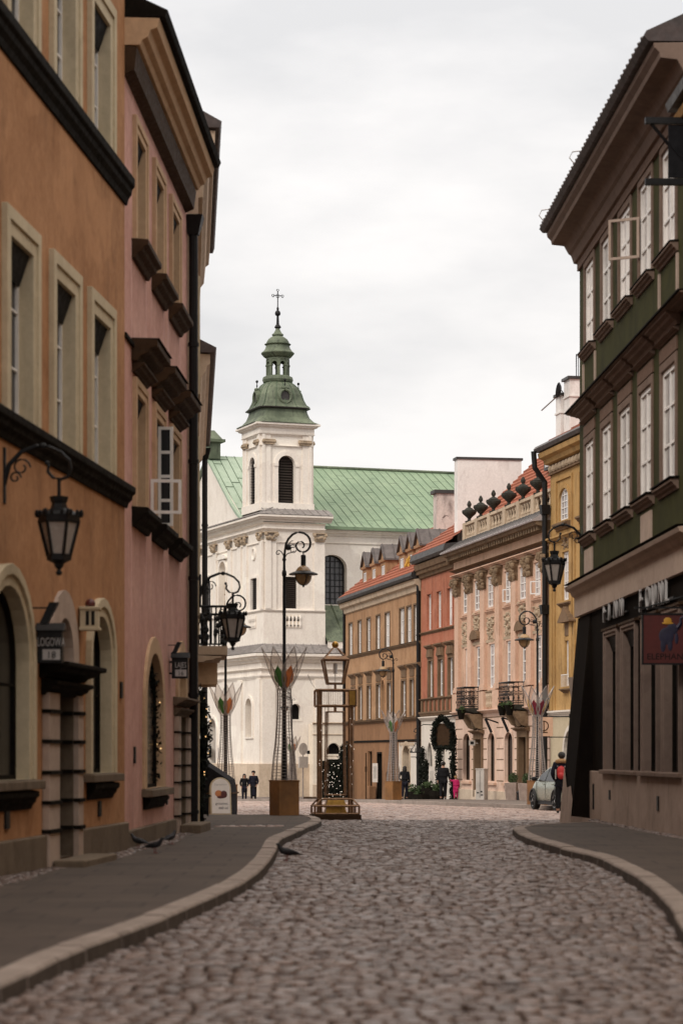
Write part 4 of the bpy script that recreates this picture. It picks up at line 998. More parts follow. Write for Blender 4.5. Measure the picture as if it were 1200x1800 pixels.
for o in gw:
    mb = MB(); ledge(mb, o[0]-.25, o[1]+.25, o[2]-.06, .12, .12, 's'); mb.build('sill', M['salmon2'], rt)
for o in gdr:
    window(rt, *o, sw=.28, sd=.08, dep=.25, liner=M['shade_trim'], sash=M['brownwood'], pane=M['brownwood'], nx=2, nz=2, bot=0, name='door', fw=.1)
    mb = MB(); ledge(mb, o[0]-.5, o[1]+.5, o[3]+.45, .2, .3); mb.build('door_canopy', M['shade_trim'], rt)
    mb = MB()
    for s in (o[0]-.2, o[1]-.12): mb.sweep([(-.02,o[3]+.45),(-.35,o[3]+.55),(-.75,zr(1.9)),(-.02,zr(1.9))], s, s+.32)
    mb.blob((o[0]+o[1])/2, -.2, o[3]+.85, .35, .2, .45); mb.build('corbel', M['capital'], rt)
for k, px in enumerate((806, 828.5, 851.5, 877.5, 906, 933, 961)):
    u = h.u(px); w = .42
    mb = MB(); mb.box(u-w, u+w, -.14, 0, zr(3.2), zr(7.85)); mb.box(u-w-.1, u+w+.1, -.2, 0, zr(3.05), zr(3.2)); mb.box(u-w-.06, u+w+.06, -.17, 0, zr(3.2), zr(3.3)); mb.build('pilaster', M['salmon2'], rt)
    mb = MB(); mb.box(u-w-.16, u+w+.16, -.22, 0, zr(2.1), zr(2.98)); mb.build('pedestal', M['salmon2'], rt)
    mb = MB(); mb.frus(u, -.07, zr(7.85), zr(8.7), w*.95, .1, w*1.3, .24); mb.box(u-w*1.4, u+w*1.4, -.34, 0, zr(8.66), zr(8.76))
    r = random.Random(k)
    for j in range(26): mb.blob(u+r.uniform(-w,w)*1.15, -.2-.1*(j/26), zr(7.95+.7*j/26), r.uniform(.08,.15), .09, r.uniform(.07,.14), 6, 4)
    for s in (-1, 1): mb.blob(u+s*w*1.25, -.28, zr(8.52), .15, .12, .15)
    mb.build('capital', M['capital'], rt)
for k, o in enumerate(up):
    a, b = o[0]-.12, o[1]+.12
    if k in (1, 4):
        mb = MB(); relief(mb, a+.05, b-.05, zr(5.95), zr(6.85), .1, 9, k); mb.build('relief', M['ornament'], rt)
        mb = MB(); ou = outline(a-.05, b+.05, zr(5.55), zr(6.0), .42); mb.prism(ou, -.22, 0); mb.build('window_hood', M['shade_trim'], rt)
    else:
        mb = MB(); relief(mb, a, b, zr(5.45), zr(6.5), .09, 13, k); mb.build('relief', M['ornament'], rt)
    mb = MB(); ledge(mb, a-.1, b+.1, zr(6.8), .13, .12); mb.build('sill', M['salmon2'], rt)
    mb = MB(); mb.box(a, b, -.05, 0, zr(5.28), zr(5.42)); mb.build('lintel_panel', M['ornament'], rt)
mb = MB(); ledge(mb, 0, h.W, zr(2.12), .18, .3); mb.build('string_course', M['salmonbase'], rt)
for a, b in ((853.5, 875), (930, 940)):
    mb = MB(); a, b = h.u(a)+.3, h.u(b)-.3
    for k in range(5): x = a+(b-a)*(k+.5)/5; mb.lathe([(.05,0),(.09,.15),(.05,.3),(.05,.4),(.09,.55),(.05,.68)], 8, (x,-.05,zr(2.2)))
    ledge(mb, a-.1, b+.1, zr(3.0), .12, .14); mb.build('apron_balusters', M['balustone'], rt)
mb = MB()
for k in range(10):
    z = .35+k*.5
    if z > zr(1.9): break
    segs = [0] + sorted(sum([[o[0]-.3, o[1]+.3] for o in gw+gdr if o[2]-.1 < z < o[3]+.35], [])) + [h.W]
    for i in range(0, len(segs), 2):
        if segs[i+1] > segs[i]: mb.box(segs[i], segs[i+1], -.004, .0, z, z+.05)
mb.build('rustication_joint', M['shade_trim'], rt)
mb = MB(); ledge(mb, 0, h.W, .4, .7, .08, 's'); mb.build('plinth', M['chstone'], rt)
mb = MB(); ledge(mb, 0, h.W, zr(8.98), .2, .3); mb.build('architrave', M['salmon2'], rt)
mb = MB(); ledge(mb, 0, h.W, zr(9.2), .1, .36); mb.build('frieze_moulding', M['shade_trim'], rt)
mb = MB(); mb.box(0, h.W, -.1, 0, zr(9.1), zr(9.62)); fz = mb.build('frieze', M['salmon'], rt)
mb = MB(); mb.sweep([(.002,zr(9.6)),(-.2,zr(9.64)),(-.26,zr(9.8)),(-.6,zr(9.88)),(-.66,zr(10.08)),(.002,zr(10.1))], 0, h.W)
for k in range(40): mb.box(.1+k*.45, .32+k*.45, -.5, -.2, zr(9.66), zr(9.86))
mb.build('cornice', M['capital'], rt)
mb = MB(); mb.sweep([(.28,zr(10.1)),(-.78,zr(10.02)),(-.8,zr(10.08)),(.28,zr(10.74))], -.1, h.W+.05)
cr_ = mb.build('canopy_roof', M['zincl'], rt); mb = MB()
for k in range(34): x = k*h.W/33; mb.bar((x,-.79,zr(10.07)),(x,.27,zr(10.73)), .045)
mb.build('canopy_seams', M['darkzinc'], cr_)
us = [h.u(px) for px in (806.5, 827.5, 849.5, 876, 900.5, 926)] + [h.W-.25]
ba = MB(); ba.box(us[0], us[-1], .28, .52, zr(10.5), zr(10.82)); ba.box(us[0]-.1, us[-1]+.1, .24, .56, zr(11.42), zr(11.55)); bo = ba.build('balustrade', M['balustone'], rt)
for u in us:
    mb = MB(); mb.box(u-.24, u+.24, .22, .58, zr(10.45), zr(11.56)); mb.build('post', M['balustone'], bo)
for a, b in zip(us[:-1], us[1:]):
    for k in range(5): mb = MB(); x = a+.35+(b-a-.7)*k/4; mb.lathe([(.06,0),(.10,.12),(.05,.3),(.05,.34),(.10,.5),(.06,.62)], 7, (x,.4,zr(10.81))); mb.build('baluster', M['balustone'], bo)
ur = None
for i, u in enumerate([(us[k]+.35) if k else us[0]+.5 for k in range(6)]):
    if ur is None:
        ur = thing('urn', '', 'urn', (0,0,0), 0, 'stone urns on the balustrade')
        mb = MB(); mb.lathe([(.26,0),(.26,.07),(.12,.1),(.09,.22),(.2,.34),(.4,.52),(.46,.66),(.42,.7),(.44,.74),(.3,.78)], 14); mb.build('bowl', M['urn'], ur, smooth=False)
        mb = MB(); mb.lathe([(.3,.78),(.2,.88),(.09,.93),(.08,.97),(.13,1.05),(.14,1.14),(.07,1.3),(.01,1.36)], 10); mb.build('finial', M['urn'], ur)
        o = ur
    else: o = copy_tree(ur)
    o.location = h.w2(u, .4, zr(11.56)); o.rotation_euler = (0,0,.3*i); o.scale = (.82,.82,.8)
    o['label'] = ['dark stone urn on the balustrade end nearest the white firewall', 'dark lidded urn second from the white firewall on the balustrade', 'dark urn on the balustrade third from the white firewall', 'dark urn on the balustrade third from the black drainpipe', 'dark urn second from the ochre house on the balustrade', 'dark urn on the balustrade closest to the ochre house'][i]
mb = MB(); tiles(mb, 0, h.W, .55, zr(11.3), 4.6, zr(15.3), 15, .09); mb.quad((h.W,10,zr(10)),(0,10,zr(10)),(0,4.6,zr(15.32)),(h.W,4.6,zr(15.32)))
mb.add([(0.01,.55,zr(10.6)),(0.01,10,zr(10.6)),(0.01,4.6,zr(15.3)),(.01,.55,zr(11.3))], [(0,1,2,3)]); ro = mb.build('roof', M['tile'], rt)
for u, y in ((h.u(878), 2.6), (h.u(915), 3.4)):
    mb = MB(); z = zr(11.3+(y-.55)/4.05*4.0); mb.box(u-.7, u+.7, y-.3, y+1.2, z, z+.5); d = mb.build('skylight', M['darkzinc'], ro)
    mb = MB(); mb.box(u-.4, u+.4, y-.34, y-.3, z+.12, z+.44); mb.build('pane', M['panewhite'], d)
mb = MB(); mb.lathe([(.28,0),(.28,.12),(.16,.14),(.16,.3),(.3,.32),(.2,.4)], 12, (h.u(885),4.4,zr(15.2))); mb.build('roof_vent', M['darkzinc'], ro)
# balconies
def balcony(h, a, b, z0, z1, seed):
    r = random.Random(seed); p = .95
    mb = MB(); mb.box(a, b, -p, 0, z0-.14, z0); ledge(mb, a, b, z0-.14, .12, p-.2); bo = mb.build('balcony', M['urn'], rt)
    mb = MB()
    ring = [(a+.05,0),(a+.05,-p+.05),(b-.05,-p+.05),(b-.05,0)]
    for z in (z0+.08, z0+.5, z1): mb.tube([(x,y,z) for x, y in ring], .03 if z == z1 else .018, 5)
    segs = [(ring[i], ring[i+1]) for i in range(3)]
    for (x0,y0),(x1,y1) in segs:
        n = max(3, int(math.hypot(x1-x0, y1-y0)/.2))
        for k in range(n+1): t = k/n; mb.bar((x0+(x1-x0)*t, y0+(y1-y0)*t, z0), (x0+(x1-x0)*t, y0+(y1-y0)*t, z1), .02)
        for k in range(n):
            t = (k+.5)/n; c = (x0+(x1-x0)*t, y0+(y1-y0)*t); d = ((x1-x0), (y1-y0)); l = math.hypot(*d); d = (d[0]/l, d[1]/l)
            for zc_, rr in ((z0+.3, .15), (z0+.7, .13)):
                pts = [(c[0]+d[0]*rr*math.cos(q), c[1]+d[1]*rr*math.cos(q), zc_+rr*math.sin(q)) for q in [i*2*math.pi/8 for i in range(8)]]
                mb.tube(pts, .016, 4, True)
    mb.build('railing', M['iron'], bo)
    return bo
balcony(h, h.u(802,.9), h.u(816,.9), zr(2.2), zr(3.2), 1); balcony(h, h.u(876,.9), h.u(894,.9), zr(2.2), zr(3.2), 2)
def pot(px, off, z, label):
    t = thing('plant_pot', label, 'plant pot', h.w2(h.u(px, off), -off, z), h.rz(), 'plant pots hung on the balconies')
    mb = MB(); mb.lathe([(.12,-.45),(.2,-.1),(.22,0)], 10); mb.build('pot', M['darktrim'], t)
    lm = MB(); leaves(lm, [(-.2,0,.02),(.2,0,.02)], .16, 130, .08); lm.build('plant', M['shrub'], t)
pot(810, 1.1, zr(2.1), 'dark pot with trailing plant under the left iron balcony'); pot(882, 1.1, zr(2.15), 'dark pot of green plants at the left corner of the larger balcony'); pot(895, 1.1, zr(2.15), 'dark pot of green plants hung at mid front of the larger balcony')
# ---- ochre house with arched attic window
h = far_house('ochre_townhouse', 'ochre yellow house with shell frieze and white chimneys between salmon and green houses', 104.1, 92)
YE = h; rt = h.root; zr = h.zr
ups = [opz(h, 983.5, 1000, 9.85, 11.2, .5)]; w3 = (ups[0][1]-ups[0][0])
ups += [(ups[0][0]+3.6, ups[0][1]+3.6) + ups[0][2:]]; 
md = [opz(h, 989.5, 1003, 6.45, 8.5)]; lw = [opz(h, 994.5, 1007.5, 2.85, 4.75)]; md += [(md[0][0]+3.6, md[0][1]+3.6)+md[0][2:]]; lw += [(lw[0][0]+3.6, lw[0][1]+3.6)+lw[0][2:]]
ag = (h.u(992), h.u(1014), .6, zr(1.0), 1.0)
mb = MB(); wall_front(mb, 0, h.W, zr(1.8), zr(12.4), ups+md+lw); shell(mb, h.W, 10, zr(1.8), zr(12.4)); mb.build('wall', M['ochre'], rt)
mb = MB(); wall_front(mb, 0, h.W, -.3, zr(1.8), [ag]); shell(mb, h.W, 10, -.3, zr(1.79)); mb.build('ground_floor_wall', M['cream'], rt)
for o in ups+md+lw: window(rt, *o, sw=.16, sd=.06, dep=.1, liner=M['ochre'], sash=M['white'], pane=M['pane'], nx=3, nz=5, fw=.09, mw=.045)
window(rt, *ag, sw=.2, sd=.06, dep=.3, liner=M['offwhite'], sash=M['darktrim'], pane=M['black'], nx=2, nz=2)
for o in ups:
    mb = MB(); 
    for a, b in ((o[0]-.55, o[0]-.42), (o[1]+.42, o[1]+.55)): mb.box(a, b, -.07, 0, o[2]-.4, o[3]+.5)
    mb.box(o[0]-.42, o[1]+.42, -.07, 0, o[3]+.38, o[3]+.5); mb.build('panel_moulding', M['ochre'], rt)
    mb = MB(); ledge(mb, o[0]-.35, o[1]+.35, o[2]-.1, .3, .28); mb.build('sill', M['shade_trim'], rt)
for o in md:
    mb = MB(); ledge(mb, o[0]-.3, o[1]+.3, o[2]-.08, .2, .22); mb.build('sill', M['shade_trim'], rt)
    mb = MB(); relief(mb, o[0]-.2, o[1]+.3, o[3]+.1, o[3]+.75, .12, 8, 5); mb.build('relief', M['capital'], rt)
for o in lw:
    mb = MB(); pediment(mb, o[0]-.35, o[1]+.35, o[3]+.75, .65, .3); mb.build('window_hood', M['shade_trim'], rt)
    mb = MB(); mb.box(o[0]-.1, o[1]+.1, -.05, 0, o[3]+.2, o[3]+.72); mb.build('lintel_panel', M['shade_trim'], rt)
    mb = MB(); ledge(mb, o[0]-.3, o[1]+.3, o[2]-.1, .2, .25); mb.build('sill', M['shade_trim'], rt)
    mb = MB(); 
    for k in range(7): x = o[0]+(o[1]-o[0])*k/6; mb.bar((x,-.22,o[2]-.05),(x,-.22,o[2]+.45),.015)
    mb.bar((o[0],-.22,o[2]+.45),(o[1],-.22,o[2]+.45),.03); mb.build('window_guard', M['white'], rt)
for x in (.25, 3.35):
    mb = MB(); mb.box(x-.12, x+.3, -.1, 0, zr(1.85), zr(9.0)); mb.box(x+.42, x+.6, -.06, 0, zr(1.85), zr(9.0)); mb.build('pilaster', M['ochre'], rt)
mb = MB(); ledge(mb, 0, h.W, zr(9.25), .26, .26); mb.build('ledge', M['ochre'], rt)
mb = MB(); ledge(mb, 0, h.W, zr(1.85), .26, .2); mb.build('string_course', M['offwhite'], rt)
mb = MB(); mb.box(0, h.W, -.12, 0, zr(11.95), zr(12.02)); mb.box(0, h.W, -.04, 0, zr(12.02), zr(12.4)); 
mb.build('frieze', M['shade_trim'], rt)
mb = MB()
for k in range(22): mb.lathe([(.22,0),(.18,.06),(.05,.1)], 9, (0,0,0), 0) if False else mb.blob(.35+k*.52, -.08, zr(12.2), .2, .12, .17)
mb.build('shell_ornament', M['ornament'], rt)
mb = MB(); mb.sweep([(.002,zr(12.4)),(-.25,zr(12.44)),(-.3,zr(12.62)),(-.5,zr(12.7)),(-.55,zr(12.9)),(.002,zr(12.95))], -.1, h.W); mb.build('cornice', M['ochre'], rt)
mb = MB(); mb.sweep([(.002,zr(12.96)),(-.62,zr(12.96)),(-.7,zr(13.1)),(-.6,zr(13.22)),(.3,zr(13.3))], -.25, h.W); mb.build('gutter', M['zinc'], rt)
mb = MB(); tiles(mb, -.05, h.W, -.5, zr(13.15), 4.6, zr(16.4), 12, .09); mb.quad((h.W,10,zr(12)),(0,10,zr(12)),(0,4.6,zr(16.42)),(h.W,4.6,zr(16.42)))
mb.add([(-.04,-.5,zr(13.1)),(-.04,10,zr(13.1)),(-.04,4.6,zr(16.4))], [(0,1,2)]); mb.build('roof', M['tile'], rt)
for (u0, u1, y0, y1, zt) in ((.15, .9, .2, .8, 15.3), (1.1, 2.0, .3, 1.5, 15.85)):
    mb = MB(); mb.box(u0, u1, y0, y1, zr(13.2), zr(zt)); c = mb.build('chimney', M['firewall'], rt)
    mb = MB(); mb.box(u0-.05, u1+.05, y0-.05, y1+.05, zr(zt-.75), zr(zt-.68)); mb.build('chimney_band', M['firewall'], c); mb = MB(); mb.box(u0-.08, u1+.08, y0-.1, y1+.1, zr(zt), zr(zt)+.12); mb.build('chimney_cap', M['darkzinc'], c)
mb = MB(); mb.tube([(.02,-.75,zr(13.0)),(.02,-.7,zr(12.3)),(-.0,-.25,zr(11.7)),(-.0,-.25,0)], .12, 8)
for z in (zr(10.3), zr(6), zr(2)): mb.frus(-.0, -.25, z, z+.4, .16, .16, .2, .2)
mb.build('downpipe', M['pipe'], rt)
da = thing('satellite_dish', 'small black satellite dish fixed beside the taller white chimney', 'satellite dish', h.w2(1.0, .2, zr(15.5)), h.rz())
mb = MB(); mb.lathe([(.02,0),(.2,.04),(.32,.12),(.34,.14),(.33,.15),(.02,.03)], 14); d = mb.build('dish', M['iron'], da); d.rotation_euler = (R(80), 0, R(-30))
mb = MB(); mb.tube([(0,.02,0),(0,.25,-.3)], .02); mb.build('arm', M['iron'], da)
an = thing('antenna', 'thin rooftop aerial standing on the white chimney top', 'antenna', h.w2(1.6, .7, zr(15.97)), h.rz())
mb = MB(); mb.tube([(0,0,0),(0,0,1.0)], .02); mb.tube([(.3,0,0),(.3,0,.8)], .015)
for k in range(5): mb.tube([(-.12,0,.5+k*.1),(.12,0,.5+k*.1)], .008)
mb.build('mast', M['iron'], an)
tag(MB().tube([h.w2(.2, .3, zr(15.3)), SA.w2(SA.u(880), 3.0, SA.zr(13.7))], .012, 4).build('guy_wire', M['wire']), 'thin stay wire running from the white chimney down to the red roof', 'wire')
tag(MB().tube([h.w2(-2.2, .2, zr(15.1)), h.w2(.2, .3, zr(15.42))], .03, 5).build('aerial_rod', M['wire']), 'thin slanting metal rod sticking out from the lower white chimney', 'rod')
# ------------------------------------------------------------------ church
PH = R(20.6)
ch = thing('church', 'white baroque church with green copper roof and domed bell tower ending the street', 'church', (-5.18, 163, -1.42), PH)
FX = Matrix(((0,1,0,0),(-1,0,0,0),(0,0,1,0),(0,0,0,1)))          # facade frame: u runs along -y, depth along +x
def zT(y, D=163): return CH + (HY-y)/F*D + 1.42
Wm = M['church']; zl = 10.0
# lower storey
fr = [(1.75, 2.45, 5.3, 6.35, .35)]; fa = [(-2.8, -1.45, 4.1, 6.75, .65), (-11.2, -9.4, .1, 5.5, .9)]
mb = MB(); wall_front(mb, -.35, 26, 0, 9.6, fr, -.35); mb.xf = FX; wall_front(mb, -24, .35, 0, 9.6, fa, -.35); mb.xf = None
mb.quad((26,-.35,0),(26,24,0),(26,24,9.6),(26,-.35,9.6)); mb.quad((26,24,0),(-.35,24,0),(-.35,24,9.6),(26,24,9.6)); mb.build('lower_wall', Wm, ch)
w = window(ch, fr[0][0], fr[0][1], *fr[0][2:], sw=.14, sd=.38, dep=.1, liner=Wm, sash=M['darktrim'], pane=M['black'], nx=1, nz=1)
xf2 = FX @ Matrix.Translation((0, -.35, 0)); xf1 = Matrix.Translation((0, -.35, 0))
def statue(par, xf, u, y, z, h):
    mb = MB(xf); mb.lathe([(.2*h/1.7,0),(.24*h/1.7,.05*h),(.17*h/1.7,.35*h),(.16*h/1.7,.55*h),(.2*h/1.7,.72*h),(.17*h/1.7,.8*h),(.06*h/1.7,.84*h),(.09*h/1.7,.9*h),(.09*h/1.7,.96*h),(.03*h/1.7,h)], 10, (u,y,z), 0, 1.1, .7)
    mb.tube([(u+.17*h/1.7,y,z+.75*h),(u+.24*h/1.7,y-.1,z+.55*h),(u+.05,y-.2,z+.5*h)], .05*h/1.7, 6); return mb.build('statue', M['ornament'], par, smooth=True)
w = window(ch, fa[0][0], fa[0][1], *fa[0][2:], sw=.2, sd=.1, dep=.7, liner=Wm, pane=M['church2'], name='niche', xf=xf2, bot=.1); statue(w, xf2, -2.12, .35, 4.15, 2.1)
w = window(ch, *fa[1][:2], *fa[1][2:], sw=.2, sd=.1, dep=.6, liner=Wm, sash=M['brownwood'], pane=M['brownwood'], nx=2, nz=3, fw=.15, name='door', xf=xf2)
# plinth, pilaster strips and entablature of the lower storey

def strips(z0, z1, off, us_f, us_l, name='pilaster', wdt=.45, cap=False):
    for xf, us in ((None, us_f), (FX, us_l)):
        for u in us:
            mb = MB(xf); mb.box(u-wdt, u+wdt, -off-.12, -off+.02, z0, z1); mb.build(name, Wm, ch)
strips(2.3, 8.0, .35, (.15, 3.9, 9, 14, 19), (-.15, -4.1, -7.6, -12.8, -16.4, -19.9))
def mitre(mb, prof, xr, yl):          # profile (outward, z) carried round the tower corner
    n = len(prof); vs = [(xr, -d, z) for d, z in prof] + [(-d, -d, z) for d, z in prof] + [(-d, yl, z) for d, z in prof]
    fs = [(j*n+k, j*n+(k+1) % n, (j+1)*n+(k+1) % n, (j+1)*n+k) for j in range(2) for k in range(n)] + [tuple(range(n)), tuple(range(3*n-1, 2*n-1, -1))]
    mb.add(vs, fs)
def cprof(z, hh, p, off, kind='c'):
    if kind == 's': return [(off-.02, z), (off+p, z-.015), (off+p, z-hh), (off-.02, z-hh)]
    return [(off-.02, z), (off+p, z-.02), (off+p, z-hh*.35), (off+p*.72, z-hh*.45), (off+p*.66, z-hh*.62), (off+p*.35, z-hh*.78), (off+p*.22, z-hh), (off-.02, z-hh)]
def course(z, hh, p, off, xr=26, yl=-24, mat=Wm, name='cornice', xs=None):
    mb = MB(); mitre(mb, cprof(z, hh, p, off), xr, -yl); return mb.build(name, mat, ch)
def ringc(mb, cx, cy, h, prof):        # profile carried round a square of half size h
    n = len(prof); vs = []
    for sx, sy in ((-1,-1),(1,-1),(1,1),(-1,1)): vs += [(cx+sx*(h+d), cy+sy*(h+d), z) for d, z in prof]
    mb.add(vs, [(j*n+k, ((j+1) % 4)*n+k, ((j+1) % 4)*n+(k+1) % n, j*n+(k+1) % n) for j in range(4) for k in range(n)])
mb = MB(); mitre(mb, cprof(2.3, 2.5, .25, .35, 's'), 26, 24); mb.build('plinth', M['chstone'], ch)
course(8.3, .3, .15, .35, name='architrave'); course(8.75, .14, .2, .35, name='string_course'); course(9.75, .6, .6, .35)
def lean(mb, off0, z0, off1, z1, xr, yl):      # small lean-to roof round the corner
    mb.quad((-off0,-off0,z0),(xr,-off0,z0),(xr,-off1,z1),(-off1,-off1,z1)); mb.quad((-off0,-yl,z0),(-off0,-off0,z0),(-off1,-off1,z1),(-off1,-yl,z1))
    k = 0
    while k < xr: mb.bar((k,-off0,z0+.02),(k,-off1,z1+.02),.05); k += .55
    k = 0
    while k < -yl: mb.bar((-off0,k,z0+.02),(-off1,k,z1+.02),.05); k += .55
mb = MB(); lean(mb, .97, 9.77, .0, 10.45, 26, -24); mb.build('lean_roof', M['chshingle'], ch)
# upper stage: tower corner and facade
uf = [(1.4, 2.3, 12.8, 14.95)]; ul = [(-2.9, -1.55, 12.8, 14.95), (-9.85, -8.3, 13.1, 16.6, .7), (-13.6, -11.9, 11.6, 15.8, .85)]
mb = MB(); wall_front(mb, 0, 4.33, 9.7, 18.6, uf); mb.xf = FX; wall_front(mb, -24, 0, 9.7, 18.6, ul); mb.xf = None
mb.quad((4.33,0,9.7),(4.33,8,9.7),(4.33,8,18.6),(4.33,0,18.6)); mb.quad((0,0,18.6),(4.33,0,18.6),(4.33,24,18.6),(0,24,18.6)); mb.build('upper_wall', Wm, ch)
def louvres(par, xf, u0, u1, z0, z1, y, n, arch=0):
    mb = MB(xf)
    for k in range(n):
        z = z0+(z1-z0)*(k+.5)/n; hw = (u1-u0)/2
        if arch and z > z1-arch: hw *= math.sqrt(max(.05, 1-((z-z1+arch)/arch)**2))
        c = (u0+u1)/2; d = (z1-z0)/n*.42; mb.add([(c-hw,y,z-d),(c+hw,y,z-d),(c+hw,y+.12,z+d),(c-hw,y+.12,z+d),(c-hw,y,z-d+.03),(c+hw,y,z-d+.03)], [(0,1,2,3),(0,4,5,1)])
    mb.build('louvres', M['louvre'], par)
w = window(ch, *uf[0], sw=.14, sd=.05, dep=.4, liner=Wm, pane=M['black']); louvres(w, None, *uf[0], .1, 16)
w = window(ch, *ul[0], sw=.16, sd=.05, dep=.2, liner=Wm, pane=M['black'], xf=FX); louvres(w, FX, *ul[0], .1, 16)
w = window(ch, ul[1][0], ul[1][1], *ul[1][2:], sw=.2, sd=.1, dep=.6, liner=Wm, pane=M['church2'], name='niche', xf=FX, bot=.1); statue(w, FX, -9.08, .3, 13.1, 2.3)
mb = MB(FX); mb.prism(outline(-10.1, -8.05, 16.75, 17.1, .3), -.2, 0); mb.build('niche_hood', Wm, ch)
w = window(ch, ul[2][0], ul[2][1], *ul[2][2:], sw=.2, sd=.06, dep=.3, liner=Wm, sash=M['iron'], pane=M['panegrey'], nx=4, nz=8, fw=.07, mw=.05, xf=FX)
mb = MB(FX); mb.lathe([(.0,0),(.34,0),(.34,.1),(.24,.1)], 18); rd = mb.build('oculus', Wm, ch)
rd.data.transform(Matrix.Identity(4)); 
rd.data.clear_geometry(); tmp = MB(FX); tmp.tube([(-2.2+.34*math.cos(a), -.02, 16.6+.4*math.sin(a)) for a in [k*2*math.pi/20 for k in range(20)]], .08, 6, True); tmp.mi = 0
tmp.prism([(-2.2+.3*math.cos(a), 16.6+.36*math.sin(a)) for a in [k*2*math.pi/16 for k in range(16)]], -.015, 0); rd.data.from_pydata(tmp.v, [], tmp.f)
course(12.72, .2, .18, 0, 4.33, name='ledge'); mb = MB(); mb.box(.0, 4.33, -.09, 0, 10.2, 12.5); mb.xf = FX; mb.box(-24, .09, -.09, 0, 10.2, 12.5); mb.build('base_course', Wm, ch)
for xf, u0, u1 in ((None, 1.45, 2.5), (FX, -2.85, -1.6)):
    mb = MB(xf); mb.box(u0, u1, -.1, -.085, 11.5, 12.35); r_ = mb.build('balustrade_panel', M['black'] if xf is not None else M['church2'], ch)
    mb = MB(xf)
    for k in range(5): x = u0+(u1-u0)*(k+.0)/4; mb.lathe([(.06,0),(.1,.2),(.05,.45),(.1,.65),(.06,.85)], 7, (x,-.13,11.5))
    mb.build('balusters', Wm, r_)
    if xf is None:
        mb = MB()
        for k in range(4): x = u0+(u1-u0)*(k+.5)/4; mb.box(x-.06, x+.06, -.106, -.098, 11.95, 12.25); mb.box(x-.04, x+.04, -.106, -.098, 11.6, 11.7)
        mb.build('slots', M['louvre'], r_)
strips(12.72, 17.4, 0, (.42, 3.9), (-.42, -3.9, -5.2, -7.4, -10.8, -14.4), wdt=.38)
strips(12.75, 17.4, .1, (.2,), (-.2,), wdt=.2)
def caps(xf, us, z, w):
    for u in us:
        mb = MB(xf); mb.frus(u, -.14, z, z+.1, w*.8, .1, w*.9, .14); 
        r = random.Random(int(u*10))
        for j in range(8): mb.blob(u-w+2*w*(j+.5)/8, -.26, z+.28+r.uniform(-.12,.12), .09, .09, .13, 6, 4)
        for s in (-1, 1): mb.blob(u+s*w, -.28, z+.42, .14, .12, .13, 6, 4)
        mb.box(u-w*1.15, u+w*1.15, -.34, 0, z+.52, z+.6); mb.build('capital', M['ornament'], ch)
caps(None, (.42, 3.9), 17.35, .4); caps(FX, (-.42, -3.9, -5.2, -7.4, -10.8, -14.4), 17.35, .4)
course(17.3, .12, .1, 0, 4.33, name='string_course'); course(18.25, .22, .2, 0, 4.33, name='architrave'); course(18.6, .1, .25, 0, 4.33, name='string_course'); course(19.1, .45, .55, 0, 4.75)
mb = MB(); lean(mb, .58, 19.11, -.6, 19.6, 4.8, -24); mb.quad((-.0,.6,19.6),(4.8,.6,19.6),(4.8,5,19.6),(0,5,19.6)); mb.quad((4.75,-.58,19.11),(4.75,5,19.11),(4.3,5,19.6),(4.3,.6,19.6)); mb.build('lean_roof', M['chshingle'], ch)
# nave, aisle
nw = (4.75, 6.85, 13.3, 16.75, .95); nws = [tuple([a+5.2*k for a in nw[:2]])+nw[2:] for k in range(4)]
mb = MB(); wall_front(mb, 4.33, 27, 9.7, 18.2, nws, 2.5); mb.quad((27,2.5,9.7),(27,22,9.7),(27,22,18.2),(27,2.5,18.2)); mb.quad((27,22,9.7),(0,22,9.7),(0,22,18.2),(27,22,18.2)); mb.build('nave_wall', Wm, ch)
xn = Matrix.Translation((0, 2.5, 0))
for o in nws: window(ch, *o, sw=.55, sd=.06, dep=.5, liner=Wm, sash=M['iron'], pane=M['panegrey'], nx=6, nz=8, fw=.09, mw=.06, xf=xn)
mb = MB(xn); ledge(mb, 4.3, 27, 18.55, .5, .5); ledge(mb, 4.3, 27, 17.6, .12, .1); mb.build('nave_cornice', Wm, ch)
mb = MB()
for k in range(18): x = 4.4+k*1.3; mb.bar((x,-.45,10.75),(x,2.5,13.35),.06)
mb.quad((4.33,-.5,10.6),(27,-.5,10.6),(27,2.5,13.3),(4.33,2.5,13.3)); mb.box(6.4, 7.0, .3, 1.0, 11.4, 12.2); mb.build('aisle_roof', M['copper_d'], ch)
mb = MB(); mb.box(4.4, 27, -.45, -.34, 9.8, 10.6); mb.build('aisle_parapet', Wm, ch)
ridge = [(1.95, 18.62), (2.6, 18.9), (3.6, 19.45), (5.0, 20.2), (12.3, 23.95)]
mb = MB()
for (ya, za), (yb, zb) in zip(ridge[:-1], ridge[1:]): mb.quad((2.5,ya,za),(30,ya,za),(30,yb,zb),(2.5,yb,zb))
mb.quad((30,22.5,18.6),(2.5,22.5,18.6),(2.5,12.3,23.95),(30,12.3,23.95)); mb.box(4.6, 30, 1.8, 1.98, 18.45, 18.66); nr = mb.build('nave_roof', M['copper'], ch)
mb = MB(); k = 4.9
while k < 29.5: mb.tube([(k,y,z+.02) for y, z in ridge], .022, 4); k += .62
r = random.Random(4); k = 4.9
while k < 29:
    for j in range(2):
        t = (j+r.random()*.8)/2.0; y = 2.6+t*9.6; z = np.interp(y, [a for a, b in ridge], [b for a, b in ridge]); mb.bar((k,y,z+.0),(k+.62,y,z+.0),.022)
    k += .62
mb.build('roof_seams', M['seam'], nr)
mb = MB(); mb.tube([(3,12.3,24.0),(30,12.3,24.0)], .12, 8); mb.build('ridge', M['copper_d'], nr)
